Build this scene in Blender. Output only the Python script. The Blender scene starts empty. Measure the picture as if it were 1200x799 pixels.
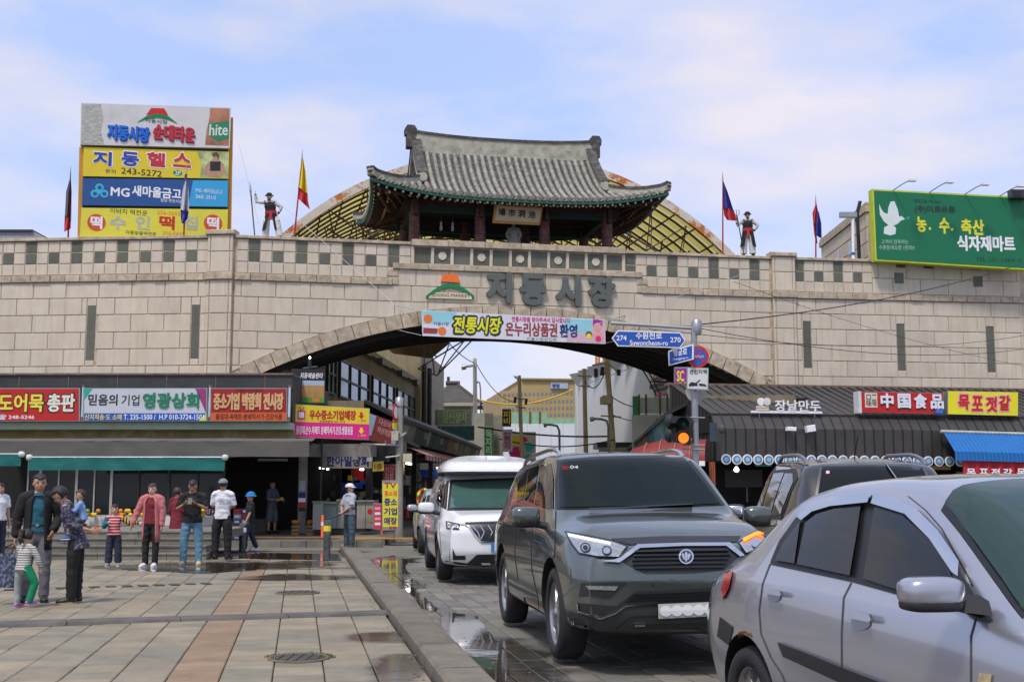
import bpy, bmesh, math, random
import numpy as np
from mathutils import Vector, Matrix, noise
from mathutils.bvhtree import BVHTree
random.seed(7)
SC = bpy.context.scene
COL = SC.collection
# ------------------------------------------------------------------ camera, sky, sun
F = 1420.0; TH = math.radians(7.07); HC = 1.46
cam = bpy.data.objects.new('camera', bpy.data.cameras.new('camera')); COL.objects.link(cam)
cam.data.sensor_width = 36.0; cam.data.lens = F/1200*36; cam.data.clip_end = 3000; cam.data.clip_start = .05
cam.location = (0, 0, HC); cam.rotation_euler = (math.pi/2+TH, 0, 0); SC.camera = cam
SC.view_settings.view_transform = 'Standard'; SC.view_settings.look = 'None'
SC.view_settings.exposure = 0.35; SC.view_settings.gamma = 1.0
SUN_EL, SUN_AZ = math.radians(60), math.radians(205)      # azimuth measured from +Y clockwise
w = bpy.data.worlds.new('World'); SC.world = w; w.use_nodes = True
nt = w.node_tree; nt.nodes.clear(); N = nt.nodes.new; Lk = nt.links.new
out = N('ShaderNodeOutputWorld'); sky = N('ShaderNodeTexSky'); sky.sky_type = 'NISHITA'; sky.sun_disc = False
sky.sun_elevation = SUN_EL; sky.sun_rotation = SUN_AZ; sky.air_density = 1.0; sky.dust_density = 1.2; sky.ozone_density = 1.5
bg1 = N('ShaderNodeBackground'); bg1.inputs[1].default_value = .15; Lk(sky.outputs[0], bg1.inputs[0])
bg2 = N('ShaderNodeBackground'); bg2.inputs[1].default_value = .93
tc = N('ShaderNodeTexCoord'); mp = N('ShaderNodeMapping'); mp.inputs['Scale'].default_value = (1.6, 1.6, 4.5); mp.inputs['Rotation'].default_value = (.25, .35, 0)
Lk(tc.outputs['Generated'], mp.inputs[0])
n1 = N('ShaderNodeTexNoise'); n1.inputs['Scale'].default_value = 1.3; n1.inputs['Detail'].default_value = 7; n1.inputs['Roughness'].default_value = .5; n1.inputs['Distortion'].default_value = .4
n2 = N('ShaderNodeTexNoise'); n2.inputs['Scale'].default_value = 3.2; n2.inputs['Detail'].default_value = 6
Lk(mp.outputs[0], n1.inputs[0]); Lk(mp.outputs[0], n2.inputs[0])
rc = N('ShaderNodeValToRGB'); rc.color_ramp.elements[0].position = .30; rc.color_ramp.elements[1].position = .66
rc.color_ramp.elements[0].color = (.66, .66, .66, 1); rc.color_ramp.elements[1].color = (1, 1, 1, 1); Lk(n1.outputs[0], rc.inputs[0])
cc = N('ShaderNodeValToRGB'); cc.color_ramp.elements[0].position = .38; cc.color_ramp.elements[1].position = .66
cc.color_ramp.elements[0].color = (.44, .56, .90, 1); cc.color_ramp.elements[1].color = (.74, .70, .78, 1); Lk(n2.outputs[0], cc.inputs[0])
Lk(cc.outputs[0], bg2.inputs[0])
mx = N('ShaderNodeMixShader'); Lk(rc.outputs[0], mx.inputs[0]); Lk(bg1.outputs[0], mx.inputs[1]); Lk(bg2.outputs[0], mx.inputs[2]); Lk(mx.outputs[0], out.inputs[0])
sun = bpy.data.objects.new('sun', bpy.data.lights.new('sun', 'SUN')); COL.objects.link(sun)
sun.data.energy = 2.3; sun.data.angle = math.radians(10); sun.data.color = (1, .93, .83)
sd = Vector((math.sin(SUN_AZ)*math.cos(SUN_EL), math.cos(SUN_AZ)*math.cos(SUN_EL), math.sin(SUN_EL)))
sun.rotation_euler = sd.to_track_quat('Z', 'Y').to_euler()
# ------------------------------------------------------------------ photo pixel -> point on a given depth / plane / ground
CAM = Vector((0, 0, HC)); FW = Vector((0, math.cos(TH), math.sin(TH))); UP = Vector((0, -math.sin(TH), math.cos(TH)))
def ray(px, py): return FW + Vector((1, 0, 0))*((px-600)/F) + UP*((399.5-py)/F)
def P(px, py, Y): d = ray(px, py); return CAM + d*(Y/d.y)
def G(px, py, z=0.0): d = ray(px, py); return CAM + d*((z-HC)/d.z)
def proj(p): v = Vector(p)-CAM; zc = v.dot(FW); return (600+F*v.x/zc, 399.5-F*v.dot(UP)/zc)
class Frame:
    """vertical plane: origin o, u to the right, v up, n towards the viewer"""
    def __init__(s, o, yaw, tilt=0):
        s.o = Vector(o); s.u = Vector((math.cos(yaw), math.sin(yaw), 0)); s.v = Vector((0, 0, 1)); s.n = Vector((math.sin(yaw), -math.cos(yaw), 0)); s.yaw = yaw
        if tilt:
            q = Matrix.Rotation(tilt, 3, s.u); s.v = q@s.v; s.n = q@s.n
    def p(s, u, v, n=0): return s.o + s.u*u + s.v*v + s.n*n
    def on(s, px, py, n=0):
        d = ray(px, py); o = s.o+s.n*n; t = (o-CAM).dot(s.n)/d.dot(s.n); r = CAM+d*t-o
        return r.dot(s.u), r.dot(s.v)
    def m(s): return Matrix(((s.u.x, s.v.x, s.n.x, s.o.x), (s.u.y, s.v.y, s.n.y, s.o.y), (s.u.z, s.v.z, s.n.z, s.o.z), (0, 0, 0, 1)))
    def rect(s, x0, y0, x1, y1, n=0):
        ym = (y0+y1)/2; xm = (x0+x1)/2
        return s.on(x0, ym, n)[0], s.on(xm, y1, n)[1], s.on(x1, ym, n)[0], s.on(xm, y0, n)[1]
def frame_px(px, py, Y, yaw, tilt=0): return Frame(P(px, py, Y), yaw, tilt)
# ------------------------------------------------------------------ materials
MATS = {}
def mat(name, c, rough=.7, metal=0.0, var=.12, vs=3.0, bump=0.0, bs=40.0, rand=0.0, coat=0.0, dirt=None, ds=1.2, da=.5, emit=0.0, spec=.5, alpha=1.0, trans=0.0, streak=False, stretch=None, dr=(.48, .68)):
    if name in MATS: return MATS[name]
    m = bpy.data.materials.new(name); m.use_nodes = True; MATS[name] = m
    t = m.node_tree; b = t.nodes['Principled BSDF']; n = t.nodes.new; l = t.links.new
    c = (c[0], c[1], c[2], 1)
    b.inputs['Roughness'].default_value = rough; b.inputs['Metallic'].default_value = metal
    b.inputs['Coat Weight'].default_value = coat; b.inputs['Coat Roughness'].default_value = .04
    b.inputs['Specular IOR Level'].default_value = spec; b.inputs['Alpha'].default_value = alpha; b.inputs['Transmission Weight'].default_value = trans
    if emit: b.inputs['Emission Color'].default_value = c; b.inputs['Emission Strength'].default_value = emit
    g = n('ShaderNodeNewGeometry'); src = g.outputs['Position']
    if stretch:
        mpp = n('ShaderNodeMapping'); mpp.inputs['Scale'].default_value = stretch; l(src, mpp.inputs[0]); src = mpp.outputs[0]
    cur = None
    if var:
        a = n('ShaderNodeTexNoise'); a.inputs['Scale'].default_value = vs; a.inputs['Detail'].default_value = 6; a.inputs['Roughness'].default_value = .65; l(src, a.inputs[0])
        r = n('ShaderNodeMapRange'); r.inputs[1].default_value = .3; r.inputs[2].default_value = .7; r.inputs[3].default_value = 1-var; r.inputs[4].default_value = 1+var; l(a.outputs[0], r.inputs[0]); fac = r.outputs[0]
        if rand:
            oi = n('ShaderNodeObjectInfo'); r2 = n('ShaderNodeMapRange'); r2.inputs[3].default_value = 1-rand; r2.inputs[4].default_value = 1+rand; l(oi.outputs['Random'], r2.inputs[0])
            mu = n('ShaderNodeMath'); mu.operation = 'MULTIPLY'; l(fac, mu.inputs[0]); l(r2.outputs[0], mu.inputs[1]); fac = mu.outputs[0]
        v = n('ShaderNodeVectorMath'); v.operation = 'SCALE'; v.inputs[0].default_value = c[:3]; l(fac, v.inputs['Scale']); cur = v.outputs[0]
    if dirt:
        a = n('ShaderNodeTexNoise'); a.inputs['Scale'].default_value = ds; a.inputs['Detail'].default_value = 8; a.inputs['Roughness'].default_value = .7
        mm = n('ShaderNodeMapping'); mm.inputs['Scale'].default_value = (4, 4, .35) if streak else (1, 1, 1); l(g.outputs['Position'], mm.inputs[0]); l(mm.outputs[0], a.inputs[0])
        r = n('ShaderNodeMapRange'); r.inputs[1].default_value, r.inputs[2].default_value = dr; r.inputs[3].default_value = 0; r.inputs[4].default_value = da; l(a.outputs[0], r.inputs[0])
        x = n('ShaderNodeMix'); x.data_type = 'RGBA'; l(r.outputs[0], x.inputs[0]); x.inputs[6].default_value = c; x.inputs[7].default_value = (*dirt, 1)
        if cur: l(cur, x.inputs[6])
        cur = x.outputs[2]
    if cur: l(cur, b.inputs['Base Color'])
    else: b.inputs['Base Color'].default_value = c
    if bump:
        a = n('ShaderNodeTexNoise'); a.inputs['Scale'].default_value = bs; a.inputs['Detail'].default_value = 5; l(src, a.inputs[0])
        bb = n('ShaderNodeBump'); bb.inputs['Strength'].default_value = bump; bb.inputs['Distance'].default_value = .02; l(a.outputs[0], bb.inputs['Height']); l(bb.outputs[0], b.inputs['Normal'])
    return m
def flat(name, c, rough=.5, **k): return mat(name, c, rough, var=k.pop('var', .05), **k)
# ------------------------------------------------------------------ mesh builder
class MB:
    def __init__(s): s.v = []; s.f = []; s.mi = []; s.M = None; s.k = 0; s.sm = []
    def add(s, vs, fs, k=None, smooth=False):
        o = len(s.v)
        for p in vs:
            p = Vector(p)
            if s.M is not None: p = s.M@p
            s.v.append(tuple(p))
        for f in fs: s.f.append([o+i for i in f]); s.mi.append(s.k if k is None else k); s.sm.append(smooth)
        return s
    def box(s, x0, x1, y0, y1, z0, z1, k=None):
        return s.add([(x, y, z) for z in (z0, z1) for y in (y0, y1) for x in (x0, x1)],
                     [(0, 2, 3, 1), (4, 5, 7, 6), (0, 1, 5, 4), (2, 6, 7, 3), (0, 4, 6, 2), (1, 3, 7, 5)], k)
    def cbox(s, x0, x1, y0, y1, z0, z1, c=.01, k=None):
        """box in frame coordinates (x right, y up, z towards viewer) with its front edges chamfered"""
        vs = [(x, y, z0) for y in (y0, y1) for x in (x0, x1)]+[(x, y, z1-c) for y in (y0, y1) for x in (x0, x1)]+[(x, y, z1) for y in (y0+c, y1-c) for x in (x0+c, x1-c)]
        fs = [(1, 0, 2, 3)]
        for a, b in ((0, 4), (4, 8)):
            for i, j in ((0, 1), (1, 3), (3, 2), (2, 0)): fs.append((a+i, a+j, b+j, b+i))
        fs.append((8, 9, 11, 10)); return s.add(vs, fs, k)
    def prism(s, poly, z0, z1, k=None):
        n = len(poly); a = sum(poly[i][0]*poly[(i+1) % n][1]-poly[(i+1) % n][0]*poly[i][1] for i in range(n))
        if a < 0: poly = poly[::-1]
        vs = [(x, y, z0) for x, y in poly]+[(x, y, z1) for x, y in poly]
        return s.add(vs, [tuple(range(n-1, -1, -1)), tuple(range(n, 2*n))]+[(i, (i+1) % n, n+(i+1) % n, n+i) for i in range(n)], k)
    def tube(s, pts, r, n=8, k=None, cap=True, smooth=True):
        pts = [Vector(p) for p in pts]; rs = r if isinstance(r, (list, tuple)) else [r]*len(pts); vs = []; fs = []
        pr = None
        for i, p in enumerate(pts):
            d = (pts[min(i+1, len(pts)-1)]-pts[max(i-1, 0)]).normalized()
            if pr is None: a = d.orthogonal().normalized()
            else:
                a = pr-d*pr.dot(d); a = a.normalized() if a.length > 1e-5 else d.orthogonal().normalized()
            pr = a; b = d.cross(a)
            for j in range(n): t = 2*math.pi*j/n; vs.append(p+(a*math.cos(t)+b*math.sin(t))*rs[i])
        for i in range(len(pts)-1):
            for j in range(n): fs.append((i*n+j, i*n+(j+1) % n, (i+1)*n+(j+1) % n, (i+1)*n+j))
        s.add(vs, fs, k, smooth)
        if cap:
            s.add(vs[:n], [tuple(range(n-1, -1, -1))], k); s.add(vs[-n:], [tuple(range(n))], k)
        return s
    def lathe(s, prof, n=16, k=None, ax='z', smooth=True, cap=True):
        vs = []; fs = []
        for r, z in prof:
            for j in range(n):
                t = 2*math.pi*j/n; c, q = r*math.cos(t), r*math.sin(t)
                vs.append((c, q, z) if ax == 'z' else ((c, z, q) if ax == 'y' else (z, c, q)))
        for i in range(len(prof)-1):
            for j in range(n): fs.append((i*n+j, i*n+(j+1) % n, (i+1)*n+(j+1) % n, (i+1)*n+j))
        s.add(vs, fs, k, smooth)
        if not cap: return s
        if prof[0][0] > 1e-4: s.add(vs[:n], [tuple(range(n-1, -1, -1))], k)
        if prof[-1][0] > 1e-4: s.add(vs[-n:], [tuple(range(n))], k)
        return s
    def disc(s, x, y, r, z0, z1, n=20, k=None):
        return s.prism([(x+r*math.cos(2*math.pi*i/n), y+r*math.sin(2*math.pi*i/n)) for i in range(n)], z0, z1, k)
    def grid(s, fn, nu, nv, k=None, smooth=True):
        vs = [fn(i/nu, j/nv) for j in range(nv+1) for i in range(nu+1)]
        return s.add(vs, [(j*(nu+1)+i, j*(nu+1)+i+1, (j+1)*(nu+1)+i+1, (j+1)*(nu+1)+i) for j in range(nv) for i in range(nu)], k, smooth)
    def mesh(s, name, mats):
        me = bpy.data.meshes.new(name); me.from_pydata(s.v, [], s.f)
        for m in (mats if isinstance(mats, (list, tuple)) else [mats]): me.materials.append(m)
        if len(me.polygons) == len(s.mi):
            me.polygons.foreach_set('material_index', s.mi); me.polygons.foreach_set('use_smooth', s.sm)
        me.update(); return me
    def build(s, name, mats, parent=None, label=None, cat=None, group=None, kind=None, fix=False):
        me = s.mesh(name, mats)
        if fix: fixn(me)
        return link(name, me, parent, label, cat, group, kind)
def fixn(me):
    bm = bmesh.new(); bm.from_mesh(me); bmesh.ops.recalc_face_normals(bm, faces=bm.faces); bm.to_mesh(me); bm.free()
def tag(o, label=None, cat=None, group=None, kind=None):
    for a, b in (('label', label), ('category', cat), ('group', group), ('kind', kind)):
        if b: o[a] = b
    return o
def wm(o):
    m = o.matrix_basis
    return (wm(o.parent)@o.matrix_parent_inverse@m) if o.parent else m
def link(name, data, parent=None, label=None, cat=None, group=None, kind=None, local=False):
    o = bpy.data.objects.new(name, data); COL.objects.link(o)
    if parent is not None:
        o.parent = parent
        if not local: o.matrix_parent_inverse = wm(parent).inverted()
    return tag(o, label, cat, group, kind)
def thing(name, label, cat, loc=(0, 0, 0), group=None, rz=0.0):
    o = bpy.data.objects.new(name, None); o.empty_display_size = .2; COL.objects.link(o)
    o.location = loc; o.rotation_euler = (0, 0, rz); return tag(o, label, cat, group)
def place(o, M):   # put an object (built in frame coordinates) at matrix M
    o.matrix_basis = M; return o
def kids(o): return [c for c in bpy.data.objects if c.parent == o]
def copy_tree(o, parent=None):
    c = o.copy(); COL.objects.link(c)
    if parent is not None: c.parent = parent
    for ch in kids(o): copy_tree(ch, c)
    return c
TCACHE = {}; TCU = bpy.data.curves.new('t', 'FONT'); TOB = bpy.data.objects.new('t', TCU)
def text(s, fr, rect, m, parent, n=.0, bold=.0, depth=.004, name='lettering', keep=False, label=None, shear=0, rot=0, px=True):
    """lettering fitted to a rectangle given in photo pixels (px) or frame units, raised n..n+depth off the frame"""
    u0, v0, u1, v1 = fr.rect(*rect) if px else rect
    key = (s, shear)
    if key not in TCACHE:
        c = TCU; c.body = s; c.offset = 0; c.extrude = .5; c.resolution_u = 2; c.shear = shear; c.space_line = .9
        me = bpy.data.meshes.new_from_object(TOB)
        TCACHE[key] = me
    me = TCACHE[key].copy(); nv = len(me.vertices)
    if not nv: return None
    a = np.zeros(nv*3, 'f'); me.vertices.foreach_get('co', a); a = a.reshape(-1, 3)
    lo, hi = a.min(0), a.max(0); wd = u1-u0; hd = v1-v0; sx = wd/max(hi[0]-lo[0], 1e-6); sy = hd/max(hi[1]-lo[1], 1e-6)
    if keep: sx = sy = min(sx, sy)
    cx, cy = (lo[0]+hi[0])/2, (lo[1]+hi[1])/2; x = (a[:, 0]-cx)*sx; y = (a[:, 1]-cy)*sy
    if rot: x, y = x*math.cos(rot)-y*math.sin(rot), x*math.sin(rot)+y*math.cos(rot)
    a[:, 0] = x+(u0+u1)/2; a[:, 1] = y+(v0+v1)/2
    a[:, 2] = n+(a[:, 2]+.5)*depth
    if bold:     # heavier strokes: the same outline repeated around itself
        r_ = bold*hd/max(1, s.count('\n')+1)*.8; src = me; vs, fs = [], []; P0 = [tuple(p.vertices) for p in src.polygons]
        for k in range(9):
            q = a.copy(); q[:, 0] += r_*math.cos(k*.785)*(k < 8); q[:, 1] += r_*math.sin(k*.785)*(k < 8); q[:, 2] += k*.00025; fs += [tuple(i+len(vs)*nv for i in f) for f in P0]; vs.append(q)
        a = np.concatenate(vs); me = bpy.data.meshes.new(name); me.from_pydata(a.tolist(), [], fs)
    M = np.array(fr.m()); a = a@M[:3, :3].T+M[:3, 3]
    me.vertices.foreach_set('co', a.astype('f').ravel()); me.materials.clear(); me.materials.append(m); me.update(); me.name = name
    return link(name, me, parent, label)
def fbox(name, fr, rect, n0, n1, m, parent, label=None, c=0, px=True, **k):
    u0, v0, u1, v1 = fr.rect(*rect) if px else rect
    b = MB(); b.M = fr.m()
    if c: b.cbox(u0, u1, v0, v1, n0, n1, c)
    else: b.box(u0, u1, v0, v1, n0, n1)
    return b.build(name, m, parent, label, **k)
def fpoly(name, fr, pts, n0, n1, m, parent, px=True, label=None, **k):
    q = [fr.on(*p) for p in pts] if px else pts
    b = MB(); b.M = fr.m(); b.prism(q, n0, n1); return b.build(name, m, parent, label, **k)
def fdisc(name, fr, c, r, n0, n1, m, parent, px=True, sx=1, ns=20):
    u, v = fr.on(*c) if px else c
    if px: r = abs(fr.on(c[0]+r, c[1])[0]-u)
    return fpoly(name, fr, [(u+r*sx*math.cos(6.28318*i/ns), v+r*math.sin(6.28318*i/ns)) for i in range(ns)], n0, n1, m, parent, px=False)
# common paints
WHITE = flat('white_print', (.80, .80, .82)); BLACK = flat('black_print', (.015, .015, .018)); RED = flat('red_print', (.55, .012, .010))
YEL = flat('yellow_print', (.85, .66, .02)); BLUE = flat('blue_print', (.01, .08, .42)); GRN = flat('green_print', (.0, .24, .09)); NAVY = flat('navy_print', (.012, .022, .16))
MAG = flat('magenta_print', (.68, .01, .22)); CYAN = flat('cyan_print', (.04, .48, .72)); ORG = flat('orange_print', (.85, .16, .02)); PUR = flat('purple_print', (.25, .03, .28)); LIME = flat('lime_print', (.55, .65, .08))
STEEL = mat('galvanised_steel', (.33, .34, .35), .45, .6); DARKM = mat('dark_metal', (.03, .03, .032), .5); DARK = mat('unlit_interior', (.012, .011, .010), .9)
CONC = mat('concrete', (.24, .23, .21), .85, var=.25, vs=2.5, bump=.3, dirt=(.10, .09, .075), ds=1.5)
GLASSD = mat('dark_window_glass', (.012, .016, .016), .06, var=0, spec=.3)
# ================================================================== the wall with its market gate
STONE = mat('pale_granite_block', (.575, .51, .405), .8, var=.09, vs=1.3, bump=.25, bs=60, rand=.05, dirt=(.42, .32, .21), ds=1.4, da=.4, streak=True)
STONE2 = mat('tan_rough_stone', (.47, .395, .29), .85, var=.25, vs=4, bump=.6, bs=25, rand=.12, dirt=(.19, .13, .085), ds=3, da=.6)
GREY = mat('grey_green_stone', (.105, .115, .09), .75, var=.16, vs=2.5, bump=.2, rand=.15, dirt=(.19, .16, .12), ds=2, da=.35, streak=True)
MORT = mat('rusty_joint', (.46, .375, .27), .9, var=.3, vs=3)
SOFF = mat('black_soffit', (.02, .02, .018), .8, var=.4, vs=2)  # near-black mottled colour for the arch underside and its beams
FB = Frame((-9.79, 42, 0), math.atan2(4, 19.77)); FC = Frame((9.98, 46, 0), math.radians(7.74)); FL = Frame((-9.79, 42, 0), math.radians(-4.65))
UC = math.hypot(19.77, 4)
BC = {}
def block(fr, u0, u1, v0, v1, n1, m, parent, name='stone_block', g=.03, n0=-.03, poly=None):
    u0 += g/2; u1 -= g/2; v0 += g/2; v1 -= g/2
    if u1-u0 < .06 or v1-v0 < .05: return
    if poly:
        b = MB(); b.M = fr.m(); b.prism(poly, n0, n1); return b.build(name, m, parent)
    key = (round(u1-u0, 3), round(v1-v0, 3), round(n1, 3), round(n0, 3), m.name)
    if key not in BC:
        b = MB(); b.cbox(0, u1-u0, 0, v1-v0, n0, n1, .012); BC[key] = b.mesh(name, m)
    o = link(name, BC[key], parent); M = fr.m()@Matrix.Translation((u0, v0, random.uniform(-.004, .004)))
    o.matrix_basis = M; return o
ROWS = [8.82, 8.24, 7.64, 7.02, 6.42, 5.82, 5.2, 4.6]
def cut(a, b, holes):
    seg = [(a, b)]
    for h0, h1 in holes:
        seg = [q for s0, s1 in seg for q in ((s0, min(s1, h0)), (max(s0, h1), s1)) if q[1]-q[0] > .05] if True else seg
    return seg
def courses(fr, ua, ub, rows, root, slits=(), phase=0, arch=None, W=1.2):
    for r in range(len(rows)-1):
        v1, v0 = rows[r], rows[r+1]; x = ua-W+((r+phase) % 2)*W/2+.25
        holes = [(a, b) for a, b, z0, z1 in slits if min(v1, z1)-max(v0, z0) > .05]
        for a, b, z0, z1 in slits:
            if min(v1, z1)-max(v0, z0) > .05:
                if z1 < v1-.09: block(fr, a, b, z1, v1, .03, STONE, root)
                if z0 > v0+.09: block(fr, a, b, v0, z0, .03, STONE, root)
        while x < ub:
            for a, b in cut(max(x, ua), min(x+W, ub), holes):
                if arch is None: block(fr, a, b, v0, v1, .03, STONE, root)
                else:
                    lo = [max(v0+.015, arch(a+.015+(b-a-.03)*i/8)+.02) for i in range(9)]
                    if min(lo) > v1-.05: continue
                    if max(lo) <= v0+.016: block(fr, a, b, v0, v1, .03, STONE, root)
                    else:
                        pts = [(a+.015+(b-a-.03)*i/8, lo[i]) for i in range(9)]; top = v1-.015
                        ok = [p for p in pts if p[1] < top-.02]
                        if len(ok) < 2: continue
                        poly = ok+[(ok[-1][0], top), (ok[0][0], top)]
                        block(fr, a, b, v0, v1, .03, STONE, root, poly=poly)
            x += W
def checks(fr, ua, ub, root, start=0, step=.42, frm='l', phase=0):
    n = int(round((ub-ua)/step)); step = (ub-ua)/n; zz = [9.08, 9.49, 9.90, 10.31]
    for i in range(n):
        a = ua+i*step; t = (i+phase) % 4
        for r in range(3):
            g = (t == 0 and r > 0) or (t == 2 and r == 1)
            block(fr, a, a+step, zz[r], zz[r+1], .03 if not g else .015, GREY if g else STONE, root, 'parapet_tile')
def cornice(fr, ua, ub, root):
    x = ua
    while x < ub-.1:
        b = min(x+random.uniform(.5, .72), ub); block(fr, x, b, 8.82, 9.07, .10+random.uniform(-.02, .02), STONE2, root, 'cornice_stone', g=.02); x = b
def pilaster(fr, ua, ub, root):
    n = .14
    b = MB(); b.M = fr.m(); b.box(ua, ub, 0, 10.42, -.3, n-.03); b.build('pilaster_core', MORT, root)
    zs = [10.42, 9.83, 9.10, 8.82, 8.24, 7.64, 7.02, 6.42, 5.82, 5.2, 4.6]
    for i in range(len(zs)-1):
        if i == 2:
            block(fr, ua-.03, ub+.03, zs[3], zs[2], n+.08, STONE2, root, 'cornice_stone', n0=n-.2); continue
        block(fr, ua, ua+.12, zs[i+1], zs[i], n, STONE, root, n0=n-.2); block(fr, ua+.12, ub-.12, zs[i+1], zs[i], n, STONE, root, n0=n-.2); block(fr, ub-.12, ub, zs[i+1], zs[i], n, STONE, root, n0=n-.2)
    b = MB(); b.M = fr.m(); b.cbox(ua-.06, ub+.06, 10.43, 10.60, -.35, n+.08, .03); b.build('cap_stone', STONE2, root)
def caps(fr, ua, ub, root, z0=10.32, z1=10.44, n=.10, L=1.6):
    x = ua
    while x < ub-.05:
        b = min(x+L, ub); block(fr, x, b, z0, z1, n, STONE2, root, 'cap_stone', g=.012, n0=-.6); x = b
# ---- left wall
wl = thing('fortress_wall', 'pale granite block wall with checkered parapet left of the market gate arch', 'wall', FL.p(-6, 0), rz=FL.yaw)
b = MB(); b.M = FL.m(); b.box(-20, -.9, 0, 10.31, -.8, 0); b.build('wall_core', MORT, wl)
sl = []
for x0, x1, y0, y1 in ((101, 112, 359, 422), (223.5, 234, 358, 420)):
    r = FL.rect(x0, y0, x1, y1); sl.append((r[0], r[2], r[1], r[3]))
    fbox('window_slit', FL, (r[0]+.02, r[1], r[2]-.02, r[3]), -.02, .012, GREY, wl, px=False)
courses(FL, -12.3, -.9, ROWS, wl, sl)
checks(FL, -12.3+.06, -.9, wl, phase=1); cornice(FL, -12.3, -.9, wl); caps(FL, -20, -.9, wl); pilaster(FL, -.93, 0, wl)
# ---- right wall
wr = thing('fortress_wall', 'pale granite block wall under the green billboard, right of the gate arch', 'wall', FC.p(6, 0), rz=FC.yaw)
b = MB(); b.M = FC.m(); b.box(.9, 22, 0, 10.31, -.8, 0); b.build('wall_core', MORT, wr)
sl = []
for x0, x1, y0, y1 in ((941, 951, 377, 431), (1051, 1061, 380, 434), (1156, 1166, 383, 436)):
    r = FC.rect(x0, y0, x1, y1); sl.append((r[0], r[2], r[1], r[3]))
    fbox('window_slit', FC, (r[0]+.02, r[1], r[2]-.02, r[3]), -.02, .012, GREY, wr, px=False)
courses(FC, .9, 14.1, ROWS, wr, sl, phase=1)
uk = FC.on(1021, 300)[0]
checks(FC, .93, uk, wr, phase=0); cornice(FC, .93, 14.1, wr)
hl = []
for x, y, hh in ((1053, 326, .42), (1145.5, 330, .42), (1055, 311, .2), (1087, 312, .2), (1143, 313, .2), (1173, 314, .2)):
    u, v = FC.on(x, y); hl.append((u-.2, u+.2, v-hh/2, v+hh/2)); fbox('parapet_tile', FC, (u-.19, v-hh/2, u+.19, v+hh/2), -.02, .045, GREY, wr, px=False)
courses(FC, uk, 14.1, [10.31, 9.69, 9.08], wr, (), W=1.15)
caps(FC, .93, uk+.3, wr); pilaster(FC, 0, .93, wr)
# ---- gate
gt = thing('market_gate', 'wide stone gate with a shallow arch over the street and large grey letters', 'gate', FB.p(UC/2, 0), rz=FB.yaw)
hc_, sg = (19.9-.25)/2, 8.18-5.7; RO = (hc_**2+sg**2)/(2*sg); UA = 10.07; ZA = 8.18-RO; TK = .5; DEP = 5.0
def arch_o(u): d = RO**2-(u-UA)**2; return ZA+math.sqrt(max(d, 0)) if d > 0 else -9
def arch_i(u): d = (RO-TK)**2-(u-UA)**2; return ZA+math.sqrt(max(d, 0))
b = MB(); b.M = FB.m(); n = 64
us = [.35+(UC-.7)*i/n for i in range(n+1)]
for i in range(n):
    a, c = us[i], us[i+1]; za, zc = arch_i(a), arch_i(c)
    vs = [(a, za, 0), (c, zc, 0), (c, 10.31, 0), (a, 10.31, 0), (a, za, -DEP), (c, zc, -DEP), (c, 10.31, -DEP), (a, 10.31, -DEP)]
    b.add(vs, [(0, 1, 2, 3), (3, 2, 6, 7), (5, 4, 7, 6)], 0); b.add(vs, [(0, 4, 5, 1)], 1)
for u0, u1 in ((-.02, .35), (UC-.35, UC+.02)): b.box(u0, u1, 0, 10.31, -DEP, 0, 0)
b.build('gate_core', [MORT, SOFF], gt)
# beams crossing the soffit
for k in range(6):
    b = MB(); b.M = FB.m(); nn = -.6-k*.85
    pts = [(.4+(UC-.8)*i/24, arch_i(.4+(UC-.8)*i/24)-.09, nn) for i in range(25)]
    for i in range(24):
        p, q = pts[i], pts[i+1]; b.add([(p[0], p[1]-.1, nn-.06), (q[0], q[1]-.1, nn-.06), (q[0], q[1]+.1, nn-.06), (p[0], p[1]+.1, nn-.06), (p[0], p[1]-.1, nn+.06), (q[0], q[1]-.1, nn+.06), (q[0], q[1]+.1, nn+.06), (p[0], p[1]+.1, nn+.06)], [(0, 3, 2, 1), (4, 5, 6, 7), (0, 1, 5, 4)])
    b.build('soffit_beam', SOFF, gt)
t0 = math.asin((19.9-.25)/2/RO); nv = 34
for i in range(nv):
    a0 = -t0+2*t0*i/nv+.0009; a1 = -t0+2*t0*(i+1)/nv-.0009; pl = []
    for a in (a0, (a0+a1)/2, a1): pl.append((UA+(RO-TK)*math.sin(a), ZA+(RO-TK)*math.cos(a)))
    for a in (a1, (a0+a1)/2, a0): pl.append((UA+RO*math.sin(a), ZA+RO*math.cos(a)))
    b = MB(); b.M = FB.m(); b.prism(pl, -.15, .09+random.uniform(0, .03)); b.build('voussoir', STONE2, gt)
cl, cr = FB.on(482, 300)[0], FB.on(732, 300)[0]; kl, kr = FB.on(460, 325)[0], FB.on(752, 340)[0]
courses(FB, .03, UC-.03, ROWS, gt, arch=arch_o)
courses(FB, kl, kr, [9.42, 8.82], gt, arch=arch_o, phase=1)
checks(FB, .08, cl-.02, gt, phase=3); checks(FB, cr+.02, UC-.06, gt, phase=0)
cornice(FB, .03, kl, gt); cornice(FB, kr, UC-.03, gt)
caps(FB, .0, cl, gt); caps(FB, cr, UC, gt); caps(FB, cl, cr, gt, 10.29, 10.53, .16, 1.35)
caps(FB, kl-.0, kr, gt, 9.42, 9.64, .12, 1.3)
for uu, sgn in ((kl, -1), (kr, 1)):
    for q in range(2): block(FB, uu-.22, uu+.22, 8.84+q*.3, 9.12+q*.3, .07, STONE2, gt, 'cornice_stone')
pw = (cr-cl-.1)/11
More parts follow.
